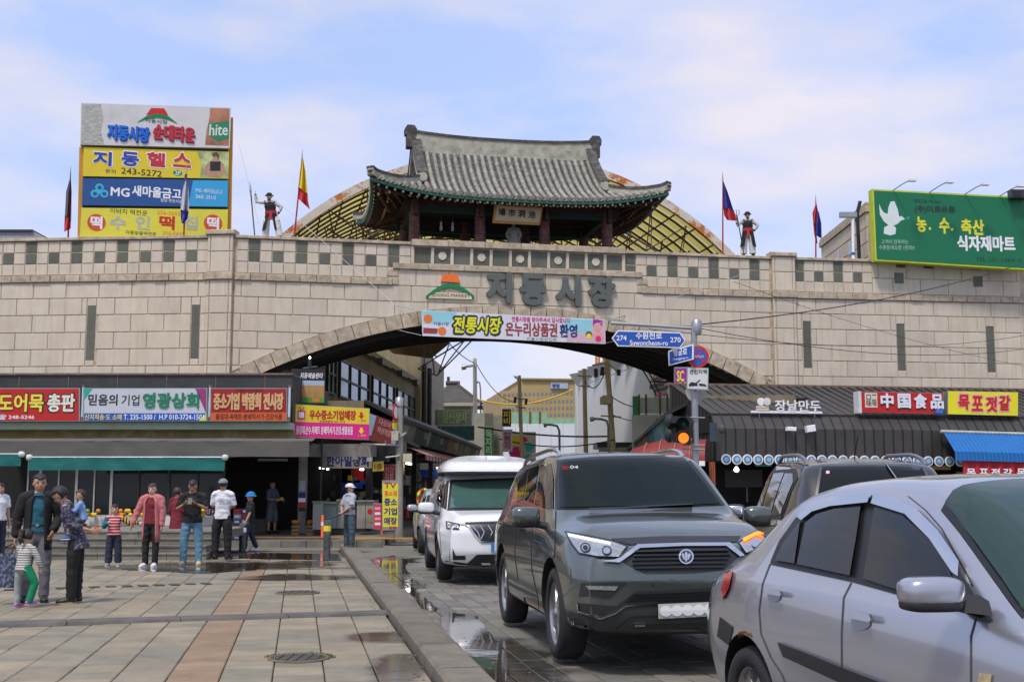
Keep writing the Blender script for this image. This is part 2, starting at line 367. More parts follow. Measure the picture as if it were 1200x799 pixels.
for i in range(11):
    a = cl+.05+i*pw; block(FB, a+.05, a+pw-.05, 9.66, 10.27, .01, GREY, gt, 'parapet_panel')
    block(FB, a-.06, a+.06, 9.64, 10.29, .06, STONE, gt, 'parapet_post', g=.01)
    if i % 2:
        b = MB(); b.M = FB.m(); b.disc(a+pw/2, 9.965, .15, 0, .04, 24); b.build('round_boss', STONE, gt)
block(FB, cr-.11, cr+.01, 9.64, 10.29, .06, STONE, gt, 'parapet_post', g=.01)
# ---- letters and emblem on the gate
LET = mat('painted_letter_metal', (.10, .115, .105), .5, var=.1)
ls = thing('gate_lettering', 'big grey raised Korean letters fixed above the arch of the stone gate', 'lettering', FB.p(10, 8.5, .05), rz=FB.yaw)
for ch, x0, y0, x1, y1 in (('지', 571, 321, 597, 354), ('동', 610, 323, 637.5, 357), ('시', 652, 325, 677.5, 357.5), ('장', 690, 326, 718, 359)):
    text(ch, FB, (x0, y0, x1, y1), LET, ls, n=.05, depth=.14, bold=.075, name='letter')
em = thing('gate_emblem', 'green and orange roof shaped emblem beside the big gate letters', 'emblem', FB.p(7.8, 8.9, .05), rz=FB.yaw)
fpoly('emblem_roof', FB, [(519, 322), (535, 322.5), (539, 332), (516, 330.5)], .05, .13, ORG, em)
ou = [(499+56*i/12, 346-(math.sin(math.pi*(.0+i/12)))*14.5) for i in range(13)]; inn = [(x, y+4+2.2*math.sin(math.pi*i/12)) for i, (x, y) in enumerate(ou)]
ou = [(x, y+1) for x, y in ou]
fpoly('emblem_arc', FB, ou+inn[::-1], .045, .11, flat('emblem_green', (.0, .20, .06)), em)
fbox('emblem_plate', FB, (502, 343.5, 552.5, 350.5), .05, .10, mat('cream_plate', (.62, .55, .36)), em)
text('JIDONG MARKET', FB, (505, 344.8, 550, 349.5), BLACK, em, n=.101, bold=.0)
# ---- banner
FBN = Frame(FB.p(0, 0, .45), FB.yaw)
bn = thing('banner', 'long white printed banner hung across the crown of the gate arch', 'banner', FBN.p(10, 7.5), rz=FB.yaw)
fpoly('cloth', FBN, [(494, 363.5), (709, 374.5), (709.5, 403), (495, 393.5)], -.01, .01, mat('banner_vinyl', (.66, .67, .72), .5, var=.06), bn)
fpoly('sky_print', FBN, [(495, 364.3), (535, 366), (528, 379), (496, 379)], .01, .014, flat('pale_cyan', (.28, .60, .68)), bn)
fpoly('sky_print', FBN, [(660, 373.5), (694, 375), (694, 401.5), (664, 400)], .01, .014, flat('pale_cyan', (.28, .60, .68)), bn)
fpoly('pink_print', FBN, [(662, 390), (694, 391.5), (694, 401.5), (664, 400)], .014, .016, flat('pale_pink', (.66, .42, .50)), bn)
fpoly('pink_print', FBN, [(694, 374.5), (708.6, 375.4), (708.8, 402), (694, 401.6)], .011, .015, flat('pale_pink', (.66, .42, .50)), bn)
fdisc('lantern_print', FBN, (501.5, 373.5), 5.2, .014, .018, flat('lantern_orange', (.75, .18, .03)), bn, sx=1)
fpoly('market_print', FBN, [(496, 384), (513, 385), (512, 391), (496, 390.5)], .014, .018, flat('print_maroon', (.30, .04, .04)), bn)
fdisc('market_print', FBN, (518, 388), 5, .014, .018, flat('lantern_orange', (.75, .18, .03)), bn)
text('지동시장', FBN, (508, 377.5, 526, 381.5), NAVY, bn, n=.014)
for q, (bo, m, nn) in enumerate(((.14, BLACK, .012), (.04, flat('banner_yellow', (.72, .72, .02)), .02))):
    text('전통시장', FBN, (531-q*-1, 371+q, 588-q, 391.5-q), m, bn, n=nn, bold=bo, shear=.15)
text('온누리상품권', FBN, (592.5, 378.5, 652.5, 394), flat('print_maroon', (.30, .04, .04)), bn, n=.012, bold=.04)
text('환영', FBN, (656, 380.5, 676, 395), NAVY, bn, n=.018, bold=.04)
text('전통시장을 찾아주셔서 감사합니다', FBN, (599.5, 371.8, 668, 377.5), MAG, bn, n=.018, bold=.02)
text('지동시장상인회', FBN, (617, 395.5, 652, 399.3), GRN, bn, n=.012)
for (x, y, r, m) in ((700, 380, 5.5, PUR), (696.5, 376, 2, MAG), (704.5, 377, 2, MAG), (700, 383, 4.6, flat('face_pink', (.72, .36, .30))), (690, 392, 4, flat('doll_brown', (.22, .08, .04))), (690, 394, 3, YEL), (701, 394.5, 6, flat('face_pink', (.72, .36, .30))), (701, 397, 3.4, MAG)):
    fdisc('doll_print', FBN, (x, y), r, .017, .020+.001*y/100, m, bn)
for x, y in ((494, 364), (494, 393), (709.5, 375), (709.5, 402)):
    u, v = FBN.on(x, y); b = MB(); b.tube([FBN.p(u, v, 0), FBN.p(u+(-.9 if x < 600 else .9), v+.25, -.43)], .012, 5); b.build('rope', STEEL, bn)
# ================================================================== pavilion on the gate
PAV = thing('gate_pavilion', 'traditional tiled roof pavilion on red columns standing on top of the market gate', 'pavilion', FB.p(10, 10.3, -2.5), rz=FB.yaw)
TILE = mat('weathered_roof_tile', (.25, .24, .21), .85, var=.35, vs=5, bump=.5, bs=30, rand=.12, dirt=(.48, .46, .39), ds=3.5, da=.7)
TILED = mat('dark_roof_tile', (.055, .052, .047), .85, var=.35, vs=5, bump=.4, dirt=(.25, .24, .2), ds=4, da=.5)
PLAS = mat('ridge_plaster', (.40, .38, .30), .85, var=.2, vs=3, bump=.3, dirt=(.14, .13, .11), ds=2.5, da=.75)
WRED = mat('faded_red_timber', (.105, .035, .028), .7, var=.3, vs=4, bump=.3, dirt=(.30, .20, .17), ds=9, da=.6)
WGRN = mat('green_timber', (.012, .085, .055), .7, var=.3, vs=6)
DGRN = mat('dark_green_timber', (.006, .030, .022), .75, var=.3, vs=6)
RAFT = mat('rafter_red_green', (.05, .022, .016), .8, var=.5, vs=7)
NC = -2.7; u1c = FB.on(485.5, 275, -.9)[0]; u4c = FB.on(711.5, 285, -.9)[0]; UM = (u1c+u4c)/2+.03
AH, BH, AG, ZE, HR = 5.35, 3.35, 3.42, 12.10, 2.62
def eave_z(a): return ZE+.78*min(1, abs(a)/AH)**3.2
def prof(t): return HR*(.50*t+.50*t*t)
def roofz(a, c):     # a along the ridge, c across (front positive)
    tf = (BH-abs(c))/BH; ts = (AH-abs(a))/BH
    up = .50*max(min(1, abs(a)/AH)**3.2*(max(0, abs(c))/BH)**2, 0)
    if abs(a) <= AG: return ZE+prof(max(tf, 0))+up
    return ZE+prof(max(min(tf, ts), 0))+up
def flare(a, c): # plan flare of the corners
    return (a*(1+.035*(abs(c)/BH)**3*(abs(a)/AH)**3), c*(1+.09*(abs(a)/AH)**4*(abs(c)/BH)**2))
def RP(a, c, dz=0):
    A, C = flare(a, c); return FB.p(UM+A, roofz(a, c)+dz, NC+C)
b = MB()
def sheet(a0, a1, c0, c1, na, nc2, dz, k, rev=False):
    vs = [RP(a0+(a1-a0)*i/na, c0+(c1-c0)*j/nc2, dz) for j in range(nc2+1) for i in range(na+1)]
    fs = [(j*(na+1)+i, j*(na+1)+i+1, (j+1)*(na+1)+i+1, (j+1)*(na+1)+i) for j in range(nc2) for i in range(na)]
    b.add(vs, [f[::-1] for f in fs] if rev else fs, k, True)
e = 1e-4
for (a0, a1) in ((-AG, AG), (AG+e, AH), (-AH, -AG-e)):
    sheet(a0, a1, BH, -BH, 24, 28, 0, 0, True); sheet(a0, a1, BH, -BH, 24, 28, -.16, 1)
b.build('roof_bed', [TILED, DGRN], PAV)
# gable walls
for s in (-1, 1):
    b = MB(); pl = []
    for i in range(13): c = -BH*.9+2*BH*.9*i/12; pl.append((c, roofz(s*AG, c)-.05))
    base = ZE+prof((AH-AG)/BH)
    pl = [p for p in pl if p[1] > base]
    vs = [FB.p(UM+s*(AG-.12), z, NC+c) for c, z in pl]+[FB.p(UM+s*(AG-.12), base-.2, NC+c) for c, z in pl]; m = len(pl)
    b.add(vs, [(i, i+1, m+i+1, m+i) for i in range(m-1)]); b.build('gable_board', mat('gable_brick', (.16, .12, .09), .9, var=.4, vs=8), PAV)
def row(pts, name='roof_tile_row', r=.088):
    pp = []; rr = []
    L = 0; last = None
    for p in pts: pp.append(p)
    # resample with steps at every tile
    out_, rad = [], []
    d = [0]
    for i in range(1, len(pp)): d.append(d[-1]+(pp[i]-pp[i-1]).length)
    nT = max(2, int(d[-1]/.33))
    for k in range(nT):
        for q, rr_ in ((0.0, r*1.08), (.93, r*.86)):
            s = d[-1]*(k+q)/nT; i = min(max(1, np.searchsorted(d, s)), len(pp)-1); f = (s-d[i-1])/max(d[i]-d[i-1], 1e-6)
            out_.append(pp[i-1].lerp(pp[i], f)+Vector((0, 0, random.uniform(-.006, .006)))); rad.append(rr_)
    mb = MB(); mb.tube(out_, rad, 8, 0)
    d0 = (out_[1]-out_[0]).normalized(); mb.tube([out_[0]-d0*.02, out_[0]], r*1.12, 10, 1); return mb.build(name, [TILE, PLAS], PAV)
EC = []
nr = 40
for i in range(nr):
    a = -AH+.10+(2*AH-.2)*i/(nr-1)
    for s in (1, -1):
        if abs(a) <= AG: cmin = .18
        else: cmin = BH-(AH-abs(a))
        pts = [RP(a, s*(BH+.03-(BH-cmin)*k/14), .035) for k in range(15)]
        if (pts[0]-pts[-1]).length > .3: row(pts)
for j in range(22):
    c = -BH+.12+(2*BH-.24)*j/21
    for s in (-1, 1):
        amin = max(AG+.02, AH-(BH-abs(c)))
        pts = [RP(s*(AH+.03-(AH-amin)*k/10), c, .035) for k in range(11)]
        if (pts[0]-pts[-1]).length > .3: row(pts)
# pan tile lips along the front eave
for i in range(nr-1):
    a = -AH+.10+(2*AH-.2)*(i+.5)/(nr-1)
    mb = MB(); q = RP(a, BH, 0); M = Matrix.Translation(q)@Matrix.Rotation(FB.yaw, 4, 'Z'); mb.M = M
    pl = [(-.12, 0.03), (-.07, -.035), (0, -.07), (.07, -.035), (.12, .03)]
    mb.add([(x, -.06, z) for x, z in pl]+[(x, .2, z+.06) for x, z in pl]+[(-.12, -.06, .05), (.12, -.06, .05)], [(0, 1, 2, 3, 4, 6, 5)]+[(k+1, k, 5+k, 6+k) for k in range(4)]); mb.build('eave_tile', TILE, PAV)
def ridge(pts, w, h, name, m=PLAS, capm=TILED, parent=PAV, lo=-.06):
    mb = MB(); n = len(pts)
    for k, (ww, z0, z1, kk) in enumerate(((w, lo, h, 0), (w*1.25, h, h+.09, 1))):
        vs = []
        for i, p in enumerate(pts):
            d = (pts[min(i+1, n-1)]-pts[max(i-1, 0)]); d.z = 0; d.normalize(); s = Vector((-d.y, d.x, 0))*ww/2
            vs += [p-s+Vector((0, 0, z0)), p+s+Vector((0, 0, z0)), p+s+Vector((0, 0, z1)), p-s+Vector((0, 0, z1))]
        fs = [(i*4+j, i*4+(j+1) % 4, (i+1)*4+(j+1) % 4, (i+1)*4+j) for i in range(n-1) for j in range(4)]+[(0, 3, 2, 1), (4*n-4, 4*n-3, 4*n-2, 4*n-1)]
        mb.add(vs, fs, kk)
    return mb.build(name, [m, capm], parent, fix=True)
ridge([FB.p(UM+a, ZE+HR+.02+.16*(abs(a)/3.6)**2.5, NC) for a in np.linspace(-3.62, 3.62, 15)], .34, .42, 'main_ridge', lo=-.3)
for s in (-1, 1):
    ridge([FB.p(UM+s*(AG+.08), roofz(s*AG, c)+.04+(.18 if c < .1 else 0), NC+c) for c in np.linspace(.0, 2.15, 9)], .30, .34, 'gable_ridge')
    ridge([FB.p(UM+s*(AG+.08), roofz(s*AG, c)+.04, NC+c) for c in np.linspace(0, -2.15, 9)], .30, .34, 'gable_ridge')
    mb = MB(); mb.M = FB.m()@Matrix.Translation((UM+s*3.72, ZE+HR+.60, NC)); mb.prism([(-.22, -.1), (.22, -.1), (.24, .12), (.14, .28), (-.14, .28), (-.24, .12)], -.2, .2); mb.box(-.16, .16, -.6, -.1, -.22, .22); mb.build('ridge_end', TILED, PAV)
    for c in (1, -1):
        mb = MB(); p = FB.p(UM+s*(AG+.08), roofz(s*AG, 2.15)+.22, NC+c*2.15); mb.tube([p, p+FB.n*.16*c], .17, 14); mb.build('ridge_end', PLAS, PAV)
        pts = []
        for k in range(11):
            t = k/10; a = AG+.1+(AH-AG-.02)*t; cc_ = 2.05+(BH-2.05)*t
            pts.append(RP(s*a, c*cc_, .03) if t < 1 else RP(s*AH, c*BH, .05))
        pts.append(pts[-1]+(pts[-1]-pts[-2])*.15+Vector((0, 0, .02)))
        ridge(pts, .26, .17, 'hip_ridge')
        mb = MB(); mb.tube([pts[-1]+Vector((0, 0, .08)), pts[-1]+(pts[-1]-pts[-2])*.35+Vector((0, 0, .1))], .11, 10); mb.build('ridge_end', TILED, PAV)
# eave boards, rafters with painted ends
YE = flat('rafter_end_yellow', (.50, .36, .10)); WE = flat('rafter_end_pale', (.55, .62, .52))
for s in (1, -1):
    mb = MB(); pts = [RP(a, s*(BH-.02), -.12) for a in np.linspace(-AH, AH, 33)]; mb.tube(pts, .07, 4, smooth=False); mb.build('eave_board', WGRN, PAV)
    mb = MB(); pts = [RP(s*(AH-.02), c, -.12) for c in np.linspace(-BH, BH, 21)]; mb.tube(pts, .07, 4, smooth=False); mb.build('eave_board', WGRN, PAV)
RFM = {}
def rafter(p0, p1, sz, m, em, name):
    d = p1-p0; L = d.length; key = (round(L, 1), sz, em.name)
    if key not in RFM:
        mb = MB(); mb.box(-sz, sz, -sz, sz, 0, 1, 0) if name == 'flying_rafter' else mb.lathe([(sz, 0), (sz, 1)], 8, 0)
        (mb.box(-sz*.9, sz*.9, -sz*.9, sz*.9, 1.0, 1.006, 1) if name == 'flying_rafter' else mb.disc(0, 0, sz*.9, 1.0, 1.006, 10, 1)); RFM[key] = mb.mesh(name, [m, em])
    o = link(name, RFM[key], PAV); o.matrix_basis = Matrix.Translation(p0)@d.to_track_quat('Z', 'X').to_matrix().to_4x4()@Matrix.Diagonal((1, 1, L, 1))
for i in range(38):
    a = -AH+.25+(2*AH-.5)*i/37
    rafter(RP(a*.9, 1.2, -.62), RP(a, BH-.62, -.37), .062, RAFT, YE, 'round_rafter'); rafter(RP(a*.97, BH-1.1, -.36), RP(a, BH-.10, -.23), .042, RAFT, WE, 'flying_rafter')
for j in range(20):
    c = -BH+.3+(2*BH-.6)*j/19
    for s in (-1, 1):
        rafter(RP(s*(AG-.1), c*.6, -.62), RP(s*(AH-.62), c, -.37), .062, RAFT, YE, 'round_rafter'); rafter(RP(s*(AH-1.1), c*.95, -.36), RP(s*(AH-.10), c, -.23), .042, RAFT, WE, 'flying_rafter')
# ceiling, beams and columns
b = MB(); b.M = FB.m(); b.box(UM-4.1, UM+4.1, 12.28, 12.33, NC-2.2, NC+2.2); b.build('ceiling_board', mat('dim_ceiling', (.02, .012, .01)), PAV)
uf = [FB.on(x, 278, -.9)[0] for x in (485.5, 562.5, 638, 711.5)]
for row_, nn in (('f', -.9), ('b', -4.4)):
    for i, u in enumerate(uf):
        mb = MB(); mb.M = FB.m()@Matrix.Translation((u, 0, nn))@Matrix.Rotation(-math.pi/2, 4, 'X')
        mb.M = FB.m()@Matrix.Translation((u, 0, nn)); mb.lathe([(.21, 9.9), (.205, 11.0), (.19, 12.2)], 16, ax='y'); mb.build('column', WRED, PAV)
        if row_ == 'f':
            mb = MB(); mb.M = FB.m()@Matrix.Translation((u, 0, nn)); mb.prism([(-.07, 11.6), (.07, 11.6), (.07, 12.2), (-.07, 12.2)], -.1, .5); mb.prism([(-.45, 11.95), (.45, 11.95), (.25, 12.2), (-.25, 12.2)], -.07, .07); mb.build('bracket', RAFT, PAV)
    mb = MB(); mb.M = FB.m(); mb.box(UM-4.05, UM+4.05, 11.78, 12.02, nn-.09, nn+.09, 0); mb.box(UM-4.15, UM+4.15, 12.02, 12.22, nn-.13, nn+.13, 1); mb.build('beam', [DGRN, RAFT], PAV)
for u in (uf[0], uf[-1]):
    mb = MB(); mb.M = FB.m(); mb.box(u-.09, u+.09, 11.8, 12.2, -4.3, -1.0); mb.build('beam', DGRN, PAV)
b = MB(); b.M = FB.m(); b.box(UM-5.2, UM+5.2, 9.8, 9.98, -5, -.65); b.build('floor_slab', CONC, PAV)
# name board, leaning out
tl = thing('name_board', 'pale wooden board with four black characters under the pavilion eave', 'sign', FB.p(FB.on(607, 250)[0], 11.9, -.5), rz=FB.yaw)
FPL = Frame(FB.p(0, FB.on(607, 252, -.35)[1], -.35), FB.yaw, math.radians(14))
WOODC = mat('pale_board', (.52, .42, .28), .6, var=.12, stretch=(1, 1, 6))
fpoly('board', FPL, [(579.5, 239.5), (636, 243), (632.5, 264), (577, 261.5)], -.05, .03, mat('ochre_frame', (.42, .24, .06)), tl)
fpoly('board_face', FPL, [(582, 241), (634, 244.5), (631, 261), (580, 258)], .03, .045, WOODC, tl)
for ch, x, y in (('場', 588, 248.5), ('市', 599.5, 249.5), ('洞', 611, 250.5), ('池', 623, 251.5)):
    text(ch, FPL, (x-4, y-4, x+4, y+4), BLACK, tl, n=.046, bold=.05)
for px in (517, 530.5):
    lp = thing('paper_lantern', 'small pale hanging ornament on a cord, '+('left' if px < 520 else 'right')+' one of two in the pavilion', 'ornament', FB.p(FB.on(px, 250, -1.2)[0], 11.2, -1.2))
    u = FB.on(px, 250, -1.2)[0]; mb = MB(); mb.tube([FB.p(u, 11.95, -1.2), FB.p(u, 11.5, -1.2)], .015, 5); mb.build('cord', BLACK, lp)
    mb = MB(); mb.M = Matrix.Translation(FB.p(u, 11.3, -1.2)); mb.lathe([(.0, .22), (.045, .18), (.03, .08), (.06, .02), (.05, -.12), (0, -.14)], 10); mb.build('pendant', PLAS, lp)
# ================================================================== yellow arcade roof behind
m = bpy.data.materials.new('yellow_translucent_sheet'); m.use_nodes = True; t = m.node_tree; pb = t.nodes['Principled BSDF']; pb.inputs['Base Color'].default_value = (.52, .46, .10, 1); pb.inputs['Roughness'].default_value = .6
tr = t.nodes.new('ShaderNodeBsdfTranslucent'); tr.inputs[0].default_value = (.56, .46, .12, 1); ms = t.nodes.new('ShaderNodeMixShader'); ms.inputs[0].default_value = .62
t.links.new(pb.outputs[0], ms.inputs[1]); t.links.new(tr.outputs[0], ms.inputs[2]); t.links.new(ms.outputs[0], t.nodes['Material Output'].inputs[0]); YSH = m
RUSTW = mat('rusted_cream_paint', (.58, .52, .42), .7, var=.1, dirt=(.44, .14, .02), ds=1.1, da=1.0, dr=(.52, .58))
PIPE = mat('brown_steel_pipe', (.085, .055, .03), .6, var=.3)
VN = -8.0; VU = FB.on(604, 250, VN)[0]; VR = 14.3; VZ = 1.9
vt = thing('arcade_roof', 'curved yellow sheet roof on steel trusses rising behind the pavilion', 'roof', FB.p(VU, VZ, VN), rz=FB.yaw)
def VP_(a, r, n): return FB.p(VU+r*math.sin(a), VZ+r*math.cos(a), VN-n)
A0 = math.radians(66)
nb = 18
for i in range(nb):      # sheet bays
    n0, n1 = i*1.1+.02, (i+1)*1.1-.02
    mb = MB(); mb.grid(lambda s, q: VP_(-A0+2*A0*s, VR-.03, n0+(n1-n0)*q), 40, 1); mb.build('roof_sheet', YSH, vt)
for i in range(nb+1):
    mb = MB(); mb.tube([VP_(-A0+2*A0*k/36, VR-.14, i*1.1) for k in range(37)], .055, 5); mb.build('roof_rib', PIPE, vt)
for k in range(29):
    a = -A0+2*A0*(k+.5)/29; mb = MB(); mb.tube([VP_(a, VR-.1, 0), VP_(a, VR-.1, nb*1.1)], .04, 4); mb.build('purlin', PIPE, vt)
mb = MB(); nn_ = 48
for (r0, r1, n0, n1, k) in ((VR-.24, VR+.10, -.12, .10, 0),):
    for i in range(nn_):
        a, c = -A0+2*A0*i/nn_, -A0+2*A0*(i+1)/nn_
        mb.add([VP_(a, r0, n0), VP_(c, r0, n0), VP_(c, r1, n0), VP_(a, r1, n0), VP_(a, r0, n1), VP_(c, r0, n1), VP_(c, r1, n1), VP_(a, r1, n1)], [(0, 1, 2, 3), (1, 0, 4, 5), (3, 2, 6, 7), (4, 7, 6, 5)])
mb.build('front_rim', RUSTW, vt, fix=True)
for t in range(5):
    n0 = .6+t*3.4; mb = MB(); na = 17
    for q in (-.35, .35): mb.tube([VP_(-A0+2*A0*k/30, VR-2.1, n0+q) for k in range(31)], .045, 5)
    for k in range(na):
        a = -A0+2*A0*k/na; c = -A0+2*A0*(k+1)/na
        for q in (-.35, .35):
            mb.tube([VP_(a, VR-.15, n0), VP_((a+c)/2, VR-2.1, n0+q)], .032, 4); mb.tube([VP_((a+c)/2, VR-2.1, n0+q), VP_(c, VR-.15, n0)], .032, 4)
        mb.tube([VP_((a+c)/2, VR-2.1, n0-.35), VP_((a+c)/2, VR-2.1, n0+.35)], .025, 4)
    mb.build('truss_arch', PIPE, vt)
for k in range(9):     # longitudinal lower chords with diagonals
    a = -A0+2*A0*(k+1)/10; mb = MB(); mb.tube([VP_(a, VR-2.1, .25), VP_(a, VR-2.1, 14.5)], .035, 4)
    for t in range(3):
        n0 = .6+t*4.3; mb.tube([VP_(a, VR-2.1, n0), VP_(a, VR-.15, n0+2.15)], .03, 4); mb.tube([VP_(a, VR-.15, n0+2.15), VP_(a, VR-2.1, n0+4.3)], .03, 4)
    mb.build('truss_chord', PIPE, vt)
for s in (-1, 1):
    for t in range(4): mb = MB(); mb.tube([VP_(s*A0, VR-.3, .6+t*4.3), Vector((*VP_(s*A0, VR-.3, .6+t*4.3).xy, 0))], .12, 8); mb.build('post', PIPE, vt)
# ================================================================== ground, plaza paving, kerb, road
GD = math.atan2(-.175, 1)     # direction of kerb, from +Y
KD = Vector((math.sin(GD), math.cos(GD), 0)); KN = Vector((math.cos(GD), -math.sin(GD), 0))   # along, and to the right of it
K0 = Vector((-.575, 9.6, 0))
def KP(s, t, z=0): return K0+KD*s+KN*t+Vector((0, 0, z))      # s metres along the kerb, t to its right
def KM(s, t, z=0): q = KP(s, t, z); return Matrix.Translation(q)@Matrix.Rotation(-GD, 4, 'Z')
def wetmat(name, cols, rand, wetz, rough=.75, vs=2.0, joint=None):
    m = bpy.data.materials.new(name); m.use_nodes = True; MATS[name] = m; t = m.node_tree; b = t.nodes['Principled BSDF']; n = t.nodes.new; l = t.links.new
    g = n('ShaderNodeNewGeometry'); oi = n('ShaderNodeObjectInfo'); at = n('ShaderNodeAttribute'); at.attribute_name = 'tone'
    ad = n('ShaderNodeMath'); ad.operation = 'ADD'; l(oi.outputs['Random'], ad.inputs[0]); l(at.outputs['Fac'], ad.inputs[1]); fr = n('ShaderNodeMath'); fr.operation = 'FRACT'; l(ad.outputs[0], fr.inputs[0])
    r = n('ShaderNodeValToRGB'); r.color_ramp.interpolation = 'LINEAR'; e = r.color_ramp.elements
    for i, c in enumerate(cols):
        el = e[i] if i < 2 else e.new(1); el.position = i/(len(cols)-1); el.color = (*c, 1)
    l(fr.outputs[0], r.inputs[0])
    a = n('ShaderNodeTexNoise'); a.inputs['Scale'].default_value = vs; a.inputs['Detail'].default_value = 8; a.inputs['Roughness'].default_value = .7; l(g.outputs['Position'], a.inputs[0])
    mr = n('ShaderNodeMapRange'); mr.inputs[1].default_value = .3; mr.inputs[2].default_value = .7; mr.inputs[3].default_value = .72; mr.inputs[4].default_value = 1.2; l(a.outputs[0], mr.inputs[0])
    sc = n('ShaderNodeVectorMath'); sc.operation = 'SCALE'; l(r.outputs[0], sc.inputs[0]); l(mr.outputs[0], sc.inputs['Scale'])
    # wetness in real puddle areas
    tot = None
    for (c, rad) in wetz:
        mp = n('ShaderNodeMapping'); mp.vector_type = 'TEXTURE'; mp.inputs['Location'].default_value = (c[0], c[1], 0); mp.inputs['Rotation'].default_value = (0, 0, c[2]); mp.inputs['Scale'].default_value = (rad[0], rad[1], 1)
        l(g.outputs['Position'], mp.inputs[0]); ln = n('ShaderNodeVectorMath'); ln.operation = 'LENGTH'; sx = n('ShaderNodeVectorMath'); sx.operation = 'MULTIPLY'; sx.inputs[1].default_value = (1, 1, 0); l(mp.outputs[0], sx.inputs[0]); l(sx.outputs[0], ln.inputs[0])
        k = n('ShaderNodeMapRange'); k.inputs[1].default_value = 0; k.inputs[2].default_value = 1; k.inputs[3].default_value = .66; k.inputs[4].default_value = -.25; k.clamp = False; l(ln.outputs['Value'], k.inputs[0])
        if tot: mxx = n('ShaderNodeMath'); mxx.operation = 'MAXIMUM'; l(tot, mxx.inputs[0]); l(k.outputs[0], mxx.inputs[1]); tot = mxx.outputs[0]
        else: tot = k.outputs[0]
    w2 = n('ShaderNodeTexNoise'); w2.inputs['Scale'].default_value = 1.1; w2.inputs['Detail'].default_value = 7; l(g.outputs['Position'], w2.inputs[0])
    aa = n('ShaderNodeMath'); aa.operation = 'ADD'; l(tot, aa.inputs[0]); l(w2.outputs[0], aa.inputs[1])
    wet = n('ShaderNodeMapRange'); wet.inputs[1].default_value = .62; wet.inputs[2].default_value = .80; l(aa.outputs[0], wet.inputs[0])
    dk = n('ShaderNodeMapRange'); dk.inputs[3].default_value = 1; dk.inputs[4].default_value = .42; l(wet.outputs[0], dk.inputs[0])
    s2 = n('ShaderNodeVectorMath'); s2.operation = 'SCALE'; l(sc.outputs[0], s2.inputs[0]); l(dk.outputs[0], s2.inputs['Scale']); l(s2.outputs[0], b.inputs['Base Color'])
    ro = n('ShaderNodeMapRange'); ro.inputs[3].default_value = rough; ro.inputs[4].default_value = .07; l(wet.outputs[0], ro.inputs[0]); l(ro.outputs[0], b.inputs['Roughness'])
    bn_ = n('ShaderNodeTexNoise'); bn_.inputs['Scale'].default_value = 90; bn_.inputs['Detail'].default_value = 4; l(g.outputs['Position'], bn_.inputs[0])
    bs_ = n('ShaderNodeMapRange'); bs_.inputs[3].default_value = .35; bs_.inputs[4].default_value = .02; l(wet.outputs[0], bs_.inputs[0])
    bb = n('ShaderNodeBump'); bb.inputs['Distance'].default_value = .01; l(bs_.outputs[0], bb.inputs['Strength']); l(bn_.outputs[0], bb.inputs['Height']); l(bb.outputs[0], b.inputs['Normal'])
    return m
PZ = [((-5.6, 24.5, 0), (5.2, 3.2)), ((-3.6, 21.2, 0), (2.2, 1.5)), ((-1.25, 12.6, 0), (.9, .9)), ((-.9, 10.4, 0), (.55, 1.6))]
RZ = [((-.02, 11.2, GD*-1), (.85, 3.6)), ((-1.9, 20.5, .17), (.9, 3.6)), ((-2.6, 26.5, .1), (1.1, 3.5))]
ASPH = mat('asphalt', (.055, .053, .05), .85, var=.25, vs=2, bump=.4, bs=80)
BED = mat('paving_joint_grit', (.115, .095, .072), .95, var=.35, vs=6, bump=.3)
mb = MB(); mb.box(-600, 600, -60, 900, -.5, -.075); mb.build('ground', ASPH, kind='structure')
mb = MB(); mb.add([KP(-12, -30, -.045), KP(-12, -.05, -.045), KP(26, -.05, -.045), KP(26, -30, -.045)], [(0, 1, 2, 3)]); plaza = mb.build('plaza', BED, kind='structure')
PT_ = [(.25, .215, .152), (.205, .19, .137), (.29, .242, .165), (.232, .195, .135), (.185, .178, .135), (.275, .23, .158)]
PLZ = wetmat('plaza_slab', PT_, .2, PZ); PLB = wetmat('plaza_brown_slab', [(.27, .185, .115), (.24, .165, .10), (.29, .20, .128)], .2, PZ)
TS = .41
def vis(p): x, y = proj(p); return -60 < x < 1260 and 620 < y < 860
cells = []
for i in range(1, 70):
    for j in range(-14, 50):
        t1 = -.03-(i-1)*TS; t0 = t1-TS; s0 = j*TS-.2; cpt = KP(s0+TS/2, (t0+t1)/2)
        if cpt.y < 7.5 or cpt.y > 27.4 or not vis(cpt): continue
        # columns differ in tone: bands of greener and creamier slabs
        cells.append((cpt.y, i, j, t0, t1, s0))
cells.sort(); gg = .009
def drain(s, t): return abs((K0+KD*s+KN*t).y-(14.65+.31*((K0+KD*s+KN*t).x+1.6))) < .32
sheetm = {}
for idx, m_ in (('a', PLZ), ('b', PLB)):
    q = MB(); q.cbox(gg/2, TS-gg/2, gg/2, TS-gg/2, -.05, 0, .008); sheetm[idx] = q.mesh('paving_slab', m_)
far = MB(); tones = []
cnt = 0
for (yy, i, j, t0, t1, s0) in cells:
    brown = i == 5
    if drain(s0+TS/2, (t0+t1)/2) and i > 0: pass
    if cnt < 296:
        o = link('paving_slab', sheetm['b' if brown else 'a'], plaza); o.matrix_basis = KM(s0, t0, random.uniform(-.004, .002)); cnt += 1
    else:
        far.M = KM(s0, t0, random.uniform(-.004, .002)); far.cbox(gg/2, TS-gg/2, gg/2, TS-gg/2, -.04, 0, .008, k=1 if brown else 0)
        band = (.0 if (i//3) % 2 else .35)
        tones.append((random.random()*.45+band) % 1.0)
o = far.build('paving_slabs_beyond', [PLZ, PLB], plaza, kind='stuff')
